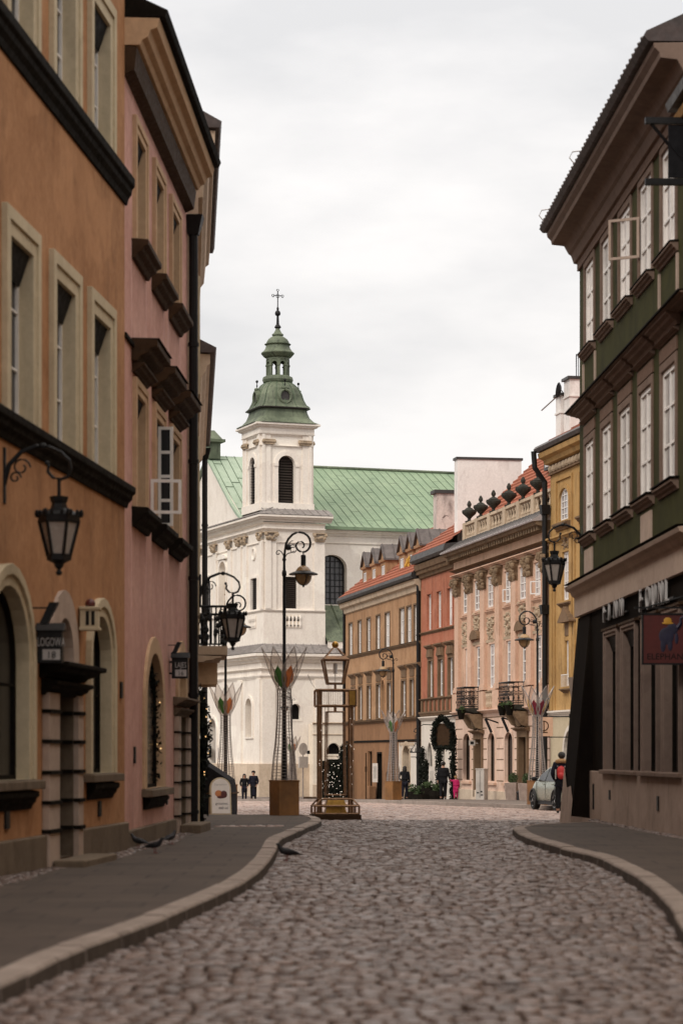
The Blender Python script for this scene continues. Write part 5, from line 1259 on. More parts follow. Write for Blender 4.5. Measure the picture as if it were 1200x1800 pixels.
mb = MB(); mb.add([(-.05,4.3,19.2),(-.05,20.3,19.2),(-.05,12.3,24.2)], [(0,1,2)]); mb.box(-.02, .4, 4.3, 20.3, 18.6, 19.2); gw_ = mb.build('gable', Wm, ch)
mb = MB(); P_ = [(4.1,19.2),(5.3,19.75),(6.6,20.5),(12.3,24.5)]
for (ya, za), (yb, zb) in zip(P_[:-1], P_[1:]): mb.quad((-.3,ya,za),(3.3,ya,za),(3.3,yb,zb),(-.3,yb,zb)); mb.quad((3.3,24.6-ya,za),(-.3,24.6-ya,za),(-.3,24.6-yb,zb),(3.3,24.6-yb,zb)); mb.quad((-.3,ya,za-.2),(-.3,ya,za),(-.3,yb,zb),(-.3,yb,zb-.2))
gr_ = mb.build('gable_roof', M['copper_l'], ch)
mb = MB()
for k in range(6): x = .0+k*.62; mb.tube([(x,y,z+.02) for y, z in P_], .025, 4)
for k in range(12): t = (k+.5)/12; y = 5.5+6.6*t; z = np.interp(y, [a for a, b in P_], [b for a, b in P_]); mb.bar((.62*(k % 5),y,z+.02),(.62*(k % 5)+.62,y,z+.02),.035)
mb.build('roof_seams', M['seam'], gr_)
mb = MB(); mb.box(-.3, .6, 11.6, 13.0, 24.2, 25.4); mb.frus(.15, 12.3, 25.4, 25.6, .75, .95, .75, .95); mb.frus(.15, 12.3, 25.6, 26.3, .6, .8, .15, .2); mb.build('gable_pedestal', M['copper_d'], ch)
# belfry
bx, by, ba_ = 1.84, 2.6, 1.8
z0, z1 = 19.45, 24.75
XB = [Matrix.Translation((bx, by, 0)) @ Matrix.Rotation(a, 4, 'Z') @ Matrix.Translation((0, -ba_, 0)) for a in (0, R(-90), R(90), R(180))]
op = (-.6, .6, 19.95, 23.25, .6)
for i, xf in enumerate(XB):
    mb = MB(xf); wall_front(mb, -ba_, ba_, z0, z1, [op]); 
    bw = mb.build('belfry_wall', Wm, ch)
    w = window(ch, *op, sw=.3, sd=.06, dep=.5 if i != 1 else .2, liner=Wm, pane=M['black'], xf=xf, bot=.05, name='belfry_opening'); louvres(w, xf, *op[:4], .28 if i != 1 else .05, 18, .6)
    mb = MB(xf)
    for s in (-1, 1): mb.box(s*1.45-.3, s*1.45+.3, -.1, 0.01, z0, z1-.1); mb.box(s*1.68-.1, s*1.68+.1, -.16, 0, z0, z1-.1); mb.box(s*.6-.32 if s < 0 else .6, -.6 if s < 0 else .92, -.12, 0, 22.5, 22.72)
    mb.box(-ba_-.12, ba_+.12, -.18, 0, z0, z0+.55); mb.build('belfry_pilaster', Wm, ch)
    mb = MB(xf)
    for s in (-1.3, 1.3): mb.box(s-.38, s+.38, -.22, 0, 23.95, 24.05); mb.tube([(s-.42,-.2,24.14),(s+.42,-.2,24.14)], .09, 8); mb.blob(s-.4,-.2,24.14,.12); mb.blob(s+.4,-.2,24.14,.12); mb.box(s-.44, s+.44, -.26, 0, 24.22, 24.3)
    mb.build('belfry_capital', M['ornament'], ch)
    if i == 0:
        mb = MB()
        for z_, h_, p_ in ((23.92, .1, .14), (24.75, .2, .2), (25.05, .3, .16), (25.42, .42, .5)): ringc(mb, bx, by, ba_, cprof(z_, h_, p_, 0, 's' if z_ == 25.05 else 'c'))
        mb.build('belfry_cornice', Wm, ch)
# dome, lantern and cross
def sql(mb, prof, n=32):
    vs = []; fs = []
    for r, z, p in prof:
        for k in range(n):
            a = 2*math.pi*(k+.5)/n; c, s = math.cos(a), math.sin(a); q = r/((abs(c)**p+abs(s)**p)**(1/p)); vs.append((bx+c*q, by+s*q, z))
    for j in range(len(prof)-1):
        for k in range(n): fs.append((j*n+k, j*n+(k+1) % n, (j+1)*n+(k+1) % n, (j+1)*n+k))
    fs.append(tuple(range(n-1,-1,-1))); fs.append(tuple(range((len(prof)-1)*n, len(prof)*n))); mb.add(vs, fs)
ZT = lambda y: zT(y, 165.5)
mb = MB(); sql(mb, [(2.36,25.42,14),(2.36,25.46,14),(2.05,25.62,12),(1.82,25.9,10),(1.7,26.25,9),(1.66,26.5,8)]); dm = mb.build('dome', M['copper_d'], ch)
mb = MB(); sql(mb, [(1.7,26.45,8),(1.88,26.5,8),(1.9,26.56,8),(1.8,26.6,8)]); mb.build('dome_cornice', M['darkzinc'], dm)
mb = MB(); sql(mb, [(1.86,26.58,8),(1.7,26.75,7),(1.56,27.1,6),(1.48,27.5,5),(1.32,27.95,4),(1.1,28.25,3),(.9,28.42,2.5)]); mb.build('bell_roof', M['copper_d'], dm)
mb = MB()
for a in range(16):
    th = 2*math.pi*a/16; pts = []
    for r, z, p in [(1.86,26.6,8),(1.7,26.75,7),(1.56,27.1,6),(1.48,27.5,5),(1.32,27.95,4),(1.1,28.25,3),(.9,28.42,2.5)]:
        c, s = math.cos(th), math.sin(th); q = r/((abs(c)**p+abs(s)**p)**(1/p))+.01; pts.append((bx+c*q, by+s*q, z))
    mb.tube(pts, .025, 4)
mb.build('dome_seams', M['seam'], dm)
for i, a in enumerate((R(-90), R(180), R(0), R(90))):
    xf = Matrix.Translation((bx, by, 0)) @ Matrix.Rotation(a+R(90), 4, 'Z')
    mb = MB(xf); mb.tube([(.4*math.cos(t), -1.62, 27.3+.46*math.sin(t)) for t in [k*2*math.pi/20 for k in range(20)]], .09, 6, True); mb.tube([(.42*math.cos(t), -1.5, 27.3+.48*math.sin(t)) for t in [k*2*math.pi/20 for k in range(20)]], .13, 6, True); mb.box(-.42,.42,-1.5,-1.3,26.75,26.9); mb.blob(0,-1.55,27.9,.3,.14,.12)
    ocu = mb.build('dome_oculus', M['copper_d'], ch)
    mb = MB(xf); mb.prism([(.36*math.cos(t), 27.3+.42*math.sin(t)) for t in [k*2*math.pi/18 for k in range(18)]], -1.57, -1.4); mb.build('glazing', M['darkzinc'], ocu)
    mb = MB(xf); mb.tube([(0,-1.5,27.9),(0,-1.5,28.4)], .03, 5); mb.blob(0,-1.5,28.45,.1); mb.blob(0,-1.5,28.15,.06); mb.build('finial', M['iron'], ocu)
mb = MB(); mb.lathe([(.85,28.4),(1.0,28.45),(1.06,28.62),(1.02,28.8),(.86,28.88)], 20, (bx,by,0)); mb.build('drum', M['copper_d'], ch)
la = MB()
for k in range(8):
    th = 2*math.pi*(k+.5)/8+R(8); la.xf = Matrix.Translation((bx,by,0)) @ Matrix.Rotation(th, 4, 'Z')
    la.box(.66, .8, -.1, .1, 28.85, 30.0); la.box(.62, .84, -.13, .13, 29.55, 29.65)
    la.xf = Matrix.Translation((bx,by,0)) @ Matrix.Rotation(th+math.pi/8, 4, 'Z')
    for j in range(6):
        t = math.pi*j/6; t2 = math.pi*(j+1)/6
        la.add([(.74,-.2*math.cos(t),29.65+.22*math.sin(t)),(.74,-.2*math.cos(t2),29.65+.22*math.sin(t2)),(.74,-.26*math.cos(t2),30.05),(.74,-.26*math.cos(t),30.05),(.66,-.2*math.cos(t),29.65+.22*math.sin(t)),(.66,-.2*math.cos(t2),29.65+.22*math.sin(t2))], [(0,1,2,3),(0,4,5,1)])
la.xf = None; la.lathe([(.8,30.0),(.8,30.12),(.7,30.13)], 16, (bx,by,0)); la.lathe([(.8,28.84),(.82,28.9),(.6,28.91)], 16, (bx,by,0)); la.build('lantern', M['copper_d'], ch)
def sq_(m): m.v = [(a, b, float(np.interp(c, [0,31.1,32.2,32.95,34.02,35.05,35.8],[0,31.1,31.7,32.25,33.2,34.45,34.95]))) for a, b, c in m.v]
mb = MB(); mb.lathe([(.75,30.1),(.95,30.2),(1.14,30.42),(1.15,30.48),(.98,30.62),(.86,30.8),(.8,30.98),(.9,31.05),(.92,31.09),(.8,31.13),(.76,31.4),(.66,31.7),(.48,31.95),(.34,32.1),(.3,32.15),(.4,32.2),(.4,32.3),(.28,32.42),(.16,32.72),(.13,32.85)], 16, (bx,by,0)); sq_(mb); tp = mb.build('lantern_roof', M['copper_d'], ch)
mb = MB(); mb.lathe([(.13,32.83),(.24,32.95),(.2,33.05),(.1,33.2),(.075,33.9),(.05,33.92)], 12, (bx,by,0)); mb.blob(bx, by, 33.72+.3, .2, n=12, m=8); mb.lathe([(.06,34.2),(.09,34.3),(.05,34.4)], 8, (bx,by,0)); sq_(mb); mb.build('spire', M['iron'], tp)
mb = MB(); mb.tube([(bx,by,34.3),(bx,by,35.5)], .035, 6)
mb.tube([(bx-.3,by,35.05),(bx+.3,by,35.05)], .03, 6)
for dx, dz in ((-.34,35.05),(.34,35.05),(0,35.6)): mb.tube([(bx+dx+.08*math.cos(t), by, dz+.1*math.sin(t)) for t in [k*math.pi/5 for k in range(10)]], .025, 4, True)
mb.tube([(bx+.12*math.cos(t), by, 35.05+.14*math.sin(t)) for t in [k*math.pi/6 for k in range(12)]], .02, 4, True); sq_(mb); mb.build('cross', M['iron'], tp)
# forecourt wall with gate to the right of the tower
gh = thing('forecourt_wall', 'cream forecourt wall with a half round fanlight over its gate, below the church tower', 'wall', (-5.18, 163, -1.42), PH)
lun = (3.95, 5.0, 2.95, 3.7, .7); gate = (3.95, 5.0, .05, 2.6)
mb = MB(); wall_front(mb, 3.0, 12, -.3, 5.0, [lun, gate], -1.3); mb.box(2.99, 12, -1.29, -.9, 4.9, 5.0); mb.quad((3.0,-.4,-.3),(3.0,-1.3,-.3),(3.0,-1.3,5),(3.0,-.4,5)); mb.build('wall', M['church2'], gh)
xg = Matrix.Translation((0,-1.3,0)); window(gh, *lun[:4], lun[4], sw=.12, sd=.05, dep=.3, liner=M['church2'], sash=M['darktrim'], pane=M['panedark'], nx=4, nz=2, xf=xg, name='fanlight'); window(gh, *gate, sw=.1, sd=.04, dep=.3, liner=M['church2'], sash=M['darktrim'], pane=M['black'], nx=2, nz=2, fw=.1, xf=xg, name='gate')
mb = MB(xg); ledge(mb, 2.95, 12, 5.1, .14, .14); ledge(mb, 2.97, 12, 4.3, .08, .06); ledge(mb, 2.97, 12, .9, 1.2, .05, 's'); mb.build('coping', M['chstone'], gh)
for px, py, c in ((364, 1318, 'black'), (385.5, 1318, 'poster')):
    pass
mb = MB(xf2); u = -(465-366)/8.9; mb.box(u-.35, u+.35, -.06, 0, 2.7, 3.35+.2); pq = tag(mb.build('plaque', M['black']), 'small black plaque on the white church wall', 'plaque'); pq.matrix_world = Matrix.Translation((-5.18,163,-1.42)) @ Matrix.Rotation(PH, 4, 'Z')
mb = MB(xf2); u = -(465-385)/8.9; mb.box(u-.3, u+.3, -.05, 0, 2.6, 3.4); pq = tag(mb.build('plaque', M['poster']), 'pale stone plaque on the church wall, right of the black plaque', 'plaque'); pq.matrix_world = Matrix.Translation((-5.18,163,-1.42)) @ Matrix.Rotation(PH, 4, 'Z')
# ------------------------------------------------------------------ street lamps and flower sculptures
def make_lamp():
    t = thing('street_lamp', '', 'street lamp', (0,0,0), 0, 'old street lamps rising from the flower sculptures')
    mb = MB(); mb.lathe([(.09,.0),(.09,.5),(.075,.6),(.06,.7),(.055,2.9),(.07,3.0),(.085,3.25),(.06,3.3),(.042,3.42),(.04,4.05),(.04,5.2),(.038,5.65),(.055,5.68),(.055,5.76),(.035,5.8),(.03,6.0),(.05,6.05),(.03,6.1),(.028,6.15)], 10); mb.build('pole', M['iron'], t, smooth=True)
    s = 1/6/74.56
    def q(cx, cy): return ((cx-255)*s, 0, 6.7-(cy-130)*s)
    arc = [(256,395),(262,330),(275,250),(300,200),(340,158),(380,136),(415,130),(460,138),(500,165),(524,200),(532,240),(526,285),(505,318),(480,335),(455,342),(425,336),(400,320),(384,296),(380,270),(388,248),(405,235),(435,230),(455,240),(466,262),(462,285),(446,296)]
    mb = MB(); mb.tube([q(*p) for p in arc], [.028]*12+[.024]*6+[.02]*8, 7)
    mb.tube([q(*p) for p in ((250,390),(240,360),(222,335),(200,322),(180,330),(170,348),(178,366),(196,366),(204,352))], .013, 5)
    for c, r in (((345,258),36),((352,318),30)): mb.tube([q(c[0]+r*math.cos(a), c[1]+r*math.sin(a)) for a in [k*math.pi/7 for k in range(12)]], .011, 5)
    mb.tube([q(262,400), q(285,360), q(330,345), q(365,330)], .012, 5); mb.tube([q(300,285), q(340,262), q(378,270)], .012, 5); mb.blob(*q(297,290), .075, .075, .075, 8, 6); mb.build('scroll_arm', M['iron'], t, smooth=True)
    hd = MB(); hx, _, hz = q(457, 345)
    Z = lambda cy: -(cy-345)*s
    hd.tube([(0,0,0),(0,0,Z(375))], .018, 6); hd.lathe([(.0,Z(368)),(.05,Z(372)),(.06,Z(380)),(.06,Z(498)),(.12,Z(503)),(.13,Z(515)),(.12,Z(522)),(.19,Z(545)),(.3,Z(562)),(.345,Z(572)),(.34,Z(582)),(.2,Z(580))], 18); h = hd.build('lamp_head', M['iron'], t, smooth=False, loc=(hx,0,hz))
    gl = MB(); gl.blob(0, 0, Z(585), .2, .2, .235, 14, 9); gl.build('globe', M['amber'], h, smooth=True)
    rb = MB()
    for a in range(4): rb.tube([(.205*math.sin(p)*math.cos(a*math.pi/2+.4), .205*math.sin(p)*math.sin(a*math.pi/2+.4), Z(585)-.24*math.cos(p)) for p in [k*math.pi/16 for k in range(9)]], .012, 4)
    rb.blob(0,0,Z(585)-.245,.03,.03,.05); rb.build('globe_ribs', M['iron'], h)
    return t
def make_flower(colors, poff=0.0, th=1.0):
    t = thing('flower_sculpture', '', 'sculpture', (0,0,0), 0, 'wire flower sculptures in rusty boxes')
    mb = MB(); mb.box(-.265,.265,-.265,.265,0,.83); mb.box(-.275,.275,-.275,.275,.80,.835); mb.build('box', M['corten'], t, bev=.008)
    prof = [(.30,.83),(.285,1.05),(.26,1.35),(.215,1.7),(.18,2.1),(.16,2.5),(.155,2.8),(.165,3.0)]
    rr = lambda z: float(np.interp(z, [b for a, b in prof], [a for a, b in prof]))
    mb = MB()
    for k in range(14):
        a = 2*math.pi*k/14; mb.tube([(r*math.cos(a), r*math.sin(a), z) for r, z in prof], (.009 if k % 2 else .013)*th, 4)
    z = .86; 
    while z < 3.0:
        mb.tube([(rr(z)*math.cos(a), rr(z)*math.sin(a), z) for a in [i*2*math.pi/14 for i in range(14)]], .006*th, 3, True); z += .075
    mb.build('wire_skirt', M['wire'], t)
    for k, az in enumerate((-116, -64, -160, -20, 90)):
        a0 = R(az) - poff; c, s_ = math.cos(a0), math.sin(a0)
        def P(u, v):       # v up the petal 0..1, u across
            r = .15 + .42*v**1.15; w = .19*math.sin(math.pi*min(1, v*.96+.04)**.8) if v < 1 else 0
            x = r; y = u*w; return (x*c - y*s_, x*s_ + y*c, 2.98+1.0*v)
        loop = [P(1, v/10) for v in range(11)] + [P(-1, v/10) for v in range(9, -1, -1)]
        mb = MB(); mb.tube(loop, .010*th, 4, True); pt = mb.build('petal', M['wire'], t)
        g1 = MB()
        for v in range(10): g1.quad(P(1,v/10), P(1,(v+1)/10), P(-1,(v+1)/10), P(-1,v/10))
        g1.build('clear_film', M['gl_clear'], pt)
        if colors[k] is None: continue
        lo = [(0,.03),(.75,.2),(.6,.36),(.05,.55),(-.6,.38),(-.75,.22)]
        pts = [P(*p) for p in lo]; cen = Vector(P(0,.28)); off = Vector((c, s_, 0))*.015
        g2 = MB(); g2.add([tuple(Vector(p)+off) for p in pts]+[tuple(Vector(p)-off) for p in pts], [(0,1,2,3,4,5),(11,10,9,8,7,6)]+[(i,6+i,6+(i+1) % 6,(i+1) % 6) for i in range(6)])
        g2.build('stained_glass', M[colors[k]], pt)
    return t
spots = [(499.5, 57.2, R(0), R(28), ('gl_green','gl_orange',None,None,None,None), 'tall black scroll-armed lamp post in the middle before the church tower', 'flower sculpture with green and orange glass in the nearest, largest rusty box', 1),
         (396.5, 75, R(0), R(40), ('gl_green','gl_orange',None,None,None,None), 'black lamp post behind the lantern hung by the left drainpipe', 'flower sculpture behind the white menu board, its rusty box half hidden', 1),
         (691, 107, R(180), R(40), ('gl_green','gl_orange',None,None,None,None), 'black lamp post before the brown house, arm turned left', 'flower sculpture with dense wire skirt standing before the brown house', 1.0),
         (944, 81, R(180), R(20), ('gl_wine','gl_wine','gl_yellow','gl_yellow',None,None), 'black lamp post in front of the salmon house, close to the parked car', 'flower sculpture with yellow and wine red glass next to the parked car', .97),
         (513, 148, R(180), R(10), ('gl_green','gl_orange',None,None,None,None), 'distant lamp post half hidden behind the central lamp post', 'distant flower sculpture half hidden behind the nearest one', 1)]
lamp0 = make_lamp(); made = {}
for i, (px, D, ra, rb_, cols, l1, l2, sc_) in enumerate(spots):
    o = lamp0 if i == 0 else copy_tree(lamp0)
    X = (px-600)/F*D; z = g(D) + (.12 if i in (0, 2, 3) else 0)
    o.location = (X, D, z); o.rotation_euler = (0, 0, ra); o.scale = (sc_,)*3; o['label'] = l1
    f = make_flower(cols, rb_, 1.0 if D < 76 else 1.7)
    f.location = (X, D, z); f.rotation_euler = (0, 0, rb_); f['label'] = l2

# ------------------------------------------------------------------ gilded lantern frame sculpture
X, D = (589-600)/F*58.3, 58.3
t = thing('lantern_sculpture', 'tall gilded frame sculpture of a lantern on a dark plinth, strung with lights', 'sculpture', (X, D, g(58.3)), R(6))
mb = MB(); mb.box(-.58,.58,-.5,.5,0,.13); mb.build('plinth', M['brownwood'], t, bev=.01)
mb = MB()
def frame(mb, x0, y0, z0, x1, y1, z1, w):
    a = [(-x0,-y0,z0),(x0,-y0,z0),(x0,y0,z0),(-x0,y0,z0)]; b = [(-x1,-y1,z1),(x1,-y1,z1),(x1,y1,z1),(-x1,y1,z1)]
    for i in range(4): mb.bar(a[i], a[(i+1) % 4], w); mb.bar(b[i], b[(i+1) % 4], w); mb.bar(a[i], b[i], w)
frame(mb, .53,.45,.15, .53,.45,.34, .035); frame(mb, .53,.45,.34, .38,.34,.50, .03); mb.build('base_frame', M['bronze'], t)
mb = MB(); mb.frus(0,0,.13,.30,.27,.22,.22,.2); mb.frus(0,0,.30,.34,.30,.25,.28,.24); mb.frus(0,0,.34,.48,.25,.22,.2,.18)
for k in range(12): x = -.22+k*.04; mb.bar((x,-.235,.14),(x*.85,-.205,.30),.012)
mb.build('gilded_box', M['gold'], t, bev=.006)
mb = MB()
for x in (-.38,.38):
    for y in (-.3,.3): mb.bar((x,y,.13),(x,y,3.1),.055)
mb.build('posts', M['bronze'], t)
mb = MB(); frame(mb, .46,.36,2.74, .46,.36,3.12, .04); frame(mb, .24,.2,.6, .21,.18,2.6, .022); mb.bar((0,0,2.6),(0,0,2.78),.05)
for k in range(14): x = -.36+k*.055; mb.tube([(x,-.36,3.1),(x,-.36,2.76)], .004, 3)
for x in (-.28,-.2,.2,.28): mb.tube([(x,-.33,2.74),(x,-.33,.5)], .006, 4)
mb.build('hanging_frame', M['bronze'], t)
mb = MB(); mb.box(.3,.44,-.4,-.37,2.76,3.1); mb.build('ornament_panel', M['gold'], t)
mb = MB(); frame(mb, .19,.19,3.28, .30,.30,3.86, .035); mb.bar((0,0,3.12),(0,0,3.3),.04); mb.frus(0,0,3.86,3.94,.31,.31,.24,.24)
for x, y in ((1,1),(1,-1),(-1,1),(-1,-1)): mb.bar((x*.24,y*.24,3.92),(x*.05,y*.05,4.14),.025)
lh = mb.build('lantern_head', M['bronze'], t)
mb = MB(); mb.lathe([(.045,3.52),(.05,3.53),(.05,3.76),(.045,3.77)], 12); mb.tube([(0,0,3.3),(0,0,3.53)], .012); mb.build('candle', M['white'], lh)
mb = MB(); mb.blob(0,0,4.22,.085,n=14,m=10); mb.build('ball', M['gold'], lh, smooth=True)
lm = MB(); 
for x in (-.38,.38): lights(lm, [(x,-.31,.3),(x,-.31,3.0)], .05, 16, .008)
lm.build('fairy_lights', M['fairyw'], t)
tag(MB().tube([at(541,1186,57.2), at(548,1202,57.8), at(556,1212,58.2)], .006, 4).build('cable', M['wire']), 'thin cable from a glass petal to the gilded lantern sculpture', 'cable')

# ------------------------------------------------------------------ wall lanterns
def make_wall_lantern():
    t = thing('wall_lantern', '', 'lantern', (0,0,0), 0, 'black bracket lanterns on the house walls')
    mb = MB(); arm = [(0,0,-.28),(.06,0,-.05),(.2,0,.1),(.38,0,.17),(.52,0,.16),(.66,0,.1),(.76,0,-.0),(.78,0,-.1),(.74,0,-.19),(.66,0,-.22),(.57,0,-.2),(.51,0,-.13),(.52,0,-.06),(.5,0,-.04)]
    mb.tube(arm, [.03,.03,.028,.026,.024]+[.02]*9, 7)
    for c, r in (((.2,-.08),.11),((.13,-.2),.07)): mb.tube([(c[0]+r*(1-k*.05)*math.cos(k*.55), 0, c[1]+r*(1-k*.05)*math.sin(k*.55)) for k in range(14)], .012, 5)
    mb.blob(.45,0,.17,.05,.04,.04); mb.box(-.02,.02,-.05,.05,-.5,.15); mb.blob(.5,0,-.03,.03); mb.build('bracket', M['iron'], t, smooth=False)
    cx = .64; hd = MB(); hd.tube([(cx,0,-.2),(cx,0,-.42)], .022, 7)
    hd.lathe([(.06,-.42),(.11,-.42),(.1,-.47),(.085,-.5),(.1,-.56),(.2,-.6),(.25,-.64),(.24,-.72),(.225,-.73)][::-1], 6, (cx,0,0))
    for k in range(6):
        a = math.pi*k/3; ca, sa = math.cos(a), math.sin(a); hd.tube([(cx+.235*ca, .235*sa, -.7),(cx+.13*ca, .13*sa, -1.12)], .02, 5)
        hd.blob(cx+.26*ca, .26*sa, -.62, .03, .03, .05, 5, 4)
        for j in range(2): b = a+(j+.5)*math.pi/6; hd.blob(cx+.225*math.cos(b), .225*math.sin(b), -.61, .022, .022, .035, 5, 4)
    hd.lathe([(.02,-1.34),(.04,-1.31),(.02,-1.27),(.05,-1.24),(.06,-1.2),(.1,-1.18),(.145,-1.16),(.145,-1.1),(.13,-1.09)], 6, (cx,0,0)); h_ = hd.build('lamp_head', M['iron'], t)
    gb = MB(); gb.lathe([(.118,-1.1),(.215,-.72)], 6, (cx,0,0)); gb.build('glass', M['lampglass'], h_)
    return t
wl = make_wall_lantern()
for i, (X, Y, Z, rz, lab, s) in enumerate(((-3.93, 28.2, 4.97, 0, 'large black lantern on a curled bracket, hung from the orange house', 1.0),
      (-2.72, 46.6, 4.86, 0, 'black lantern on a bracket from the drainpipe between pink house and balcony', .98),
      (5.44, 54.6, 6.55, R(180), 'black lantern hung from the corner of the green house over the street', 1.0))):
    o = wl if i == 0 else copy_tree(wl); o.location = (X, Y, Z); o.rotation_euler = (0, 0, rz); o.scale = (s,)*3; o['label'] = lab

# ------------------------------------------------------------------ signs on the left houses
def number_lantern(X, Y, Z, w, h_, label, l1, l2):
    t = thing('number_lantern', label, 'sign', (X, Y, Z), 0, 'black house number boxes on the left house walls')
    mb = MB(); mb.box(0, w, -.09, .09, 0, h_); mb.add([(-.02,-.13,h_),(w+.03,-.13,h_),(w+.03,.13,h_),(-.02,.13,h_),(-.02,0,h_+.1),(w+.03,0,h_+.1)], [(0,1,5,4),(2,3,4,5),(1,2,5),(3,0,4),(3,2,1,0)])
    mb.box(-.15, 0, -.03, .03, h_*.2, h_*.3); mb.box(-.15, 0, -.03, .03, h_*.75, h_*.85); mb.build('box', M['iron'], t, bev=.006)
    mb = MB(); mb.box(w*.22, w*.92, -.098, -.091, h_*.1, h_*.42); pl = mb.build('number_plate', M['letter'], t)
    text_mesh('lettering', l1, h_*.38, M['letter'], t, .004, (w*.56, -.094, h_*.52), (R(90),0,0), sx=.5 if len(l1) > 5 else .62)
    text_mesh('number', l2, h_*.3, M['iron'], t, .004, (w*.57, -.1, h_*.15), (R(90),0,0))
    return t
xw = lambda D: -3.95+.0906*(D-28)
number_lantern(xw(30)+.02, 29.9, 2.67, .31, .40, 'black box sign lettered in white above the portal of the orange house', 'LOGOWA', '18')
number_lantern(-3.24+.0353*6.6+.04, 42.4, 2.87, .28, .36, 'smaller black box sign lettered in white on the pink house', 'LAJES', '16')
def spot(X, Y, Z, s, label):
    t = thing('spotlight', label, 'lamp', (X, Y, Z), 0, 'small black wall spotlights'); mb = MB(); mb.prism([(0,0),(.1*s,0),(.24*s,.28*s),(.13*s,.28*s)], -.08, .08); mb.build('shade', M['iron'], t)
    mb = MB(); mb.box(-.14*s, .14*s, -.012, .012, .2*s, .22*s); mb.build('arm', M['iron'], t)
spot(xw(29.5)+.14, 29.5, 3.13, .95, 'slanting black spotlight above the black box sign of the orange house')
spot(-3.24+.0353*6.4+.06, 42.2, 3.3, .7, 'slanting black spotlight above the box sign of the pink house')
yl = thing('yellow_lamp', 'yellowish box lamp with a dark red ball on top beside the arched window', 'lamp', (xw(32.6)+.02, 32.6, 3.24), 0)
mb = MB(); mb.box(0,.25,-.1,.1,0,.26); mb.box(-.01,.27,-.12,.12,.25,.29); mb.box(-.01,.27,-.12,.12,-.03,.01); mb.build('box', M['cream'], yl, bev=.006)
mb = MB(); mb.box(.08,.125,-.106,-.1,.04,.23); mb.box(.155,.2,-.106,-.1,.04,.23); mb.build('slots', M['black'], yl)
mb = MB(); mb.blob(.13,0,.33,.07,n=12,m=8); mb.build('ball', M['signred'], yl, smooth=True)
# garland and stall at the cream house, menu board
gx, gy = -2.93, 49.6
gm = MB(); path = [(gx+.02,gy,.15),(gx+.06,gy,1.0),(gx+.12,gy,1.8),(gx+.08,gy,2.5),(gx-.1,gy,2.95)]; leaves(gm, path, .17, 1100, .06); gm.tube(path, .09, 6)
go = tag(gm.build('garland', M['foliage']), 'tall dark fir garland with warm bulbs climbing the doorway behind the black drainpipe', 'garland')
lm = MB(); lights(lm, path, .16, 22, .014); lm.build('fairy_lights', M['fairy'], go)
st = thing('market_stall', 'low black covered stall with sloping top behind the white menu board', 'stall', (-3.5, 65.0, g(65)), R(-6))
mb = MB(); mb.prism([(-.3,0),(.62,0),(.62,.62),(.56,.98),(-.15,1.45),(-.3,1.45)], -.6, .6); mb.build('cover', M['cloth'], st, bev=.02); mb = MB(); mb.box(-.2,.66,-.64,.64,.6,.64); mb.build('counter', M['brownwood'], st)
bs = thing('menu_board', 'white round-topped menu board on the left pavement showing a mulled wine picture', 'sign', ((387-600)/F*62.6, 62.6, g(62.6)+.0), R(10))
def bshape(w, z0, z1): return [(-w,z0),(w,z0)]+[(w*math.cos(a), z1-w+w*math.sin(a)) for a in [k*math.pi/12 for k in range(13)]]
for s, nm in ((1,'front_panel'),(-1,'rear_panel')):
    mb = MB(); mb.prism(bshape(.27,.06,1.05), -.02, .02); mb.bar((-.23,0,.0),(-.23,0,.1),.04); mb.bar((.23,0,.0),(.23,0,.1),.04)
    p = mb.build(nm, M['cream'], bs, bev=.006); p.location = (0, -.22*s, 0); p.rotation_euler = (R(-12*s), 0, 0)
    if s > 0:
        mb = MB(); mb.prism(bshape(.235,.1,1.015), -.026, -.021); mb.build('poster', M['white'], p)
        mb = MB(); mb.blob(-.05,-.028,.62,.10,.006,.09,10,6); mb.build('glass_picture', M['gl_orange'], p); mb = MB(); mb.blob(.08,-.03,.6,.09,.006,.1,10,6); mb.blob(-.0,-.03,.53,.1,.006,.04,8,5); mb.build('wine_picture', M['signred'], p)
        text_mesh('caption', 'grzaniec', .1, M['signblue'], p, .001, (.02,-.0275,.33), (R(90),0,0)); text_mesh('caption', '400 ml', .09, M['signblue'], p, .001, (.06,-.0275,.21), (R(90),0,0)); text_mesh('caption', 'Zapraszamy', .07, M['letter'], p, .001, (0,-.0275,.84), (R(90),0,0))

# ------------------------------------------------------------------ shop lettering and red sign on the green house
h = GR
for (u, z, txt, sz, lab) in ((4.3, 4.2, 'FINN', .62, 'first pale raised shop lettering, nearer the street corner on the black shopfront'), (9.1, 4.13, 'FOUNL', .66, 'second pale raised shop lettering above the red hanging sign')):
    t = thing('shop_lettering', lab, 'lettering', h.w2(u, -.0, z), h.rz(), 'raised letters on the black shopfront')
    x = 0
    for c_ in txt:
        o = text_mesh('letter', c_, sz, M['letter'], t, .02, (x, -.08, 0), (R(90),0,0), 'LEFT'); x += .76 if sz < .64 else .72
    mb = MB(); mb.box(-.1, x, -.06, -.02, .05, .08); mb.build('rail', M['iron'], t)
rs = thing('hanging_sign', 'dark red hanging sign with a blue elephant at the right edge', 'sign', (5.14, 41.3, 3.1), 0)
mb = MB(); mb.box(0,.84,-.02,.02,0,.82); mb.build('board', M['signred'], rs)
mb = MB(); 
for a in ((0,-.0,.0,.82),(.82,.84,.0,.82)): mb.box(a[0]-.02, a[0]+.01, -.03,.03,-.02,.84)
mb.box(-.02,.86,-.03,.03,-.03,.0); mb.box(-.02,.86,-.03,.03,.82,.85); mb.build('frame', M['iron'], rs)
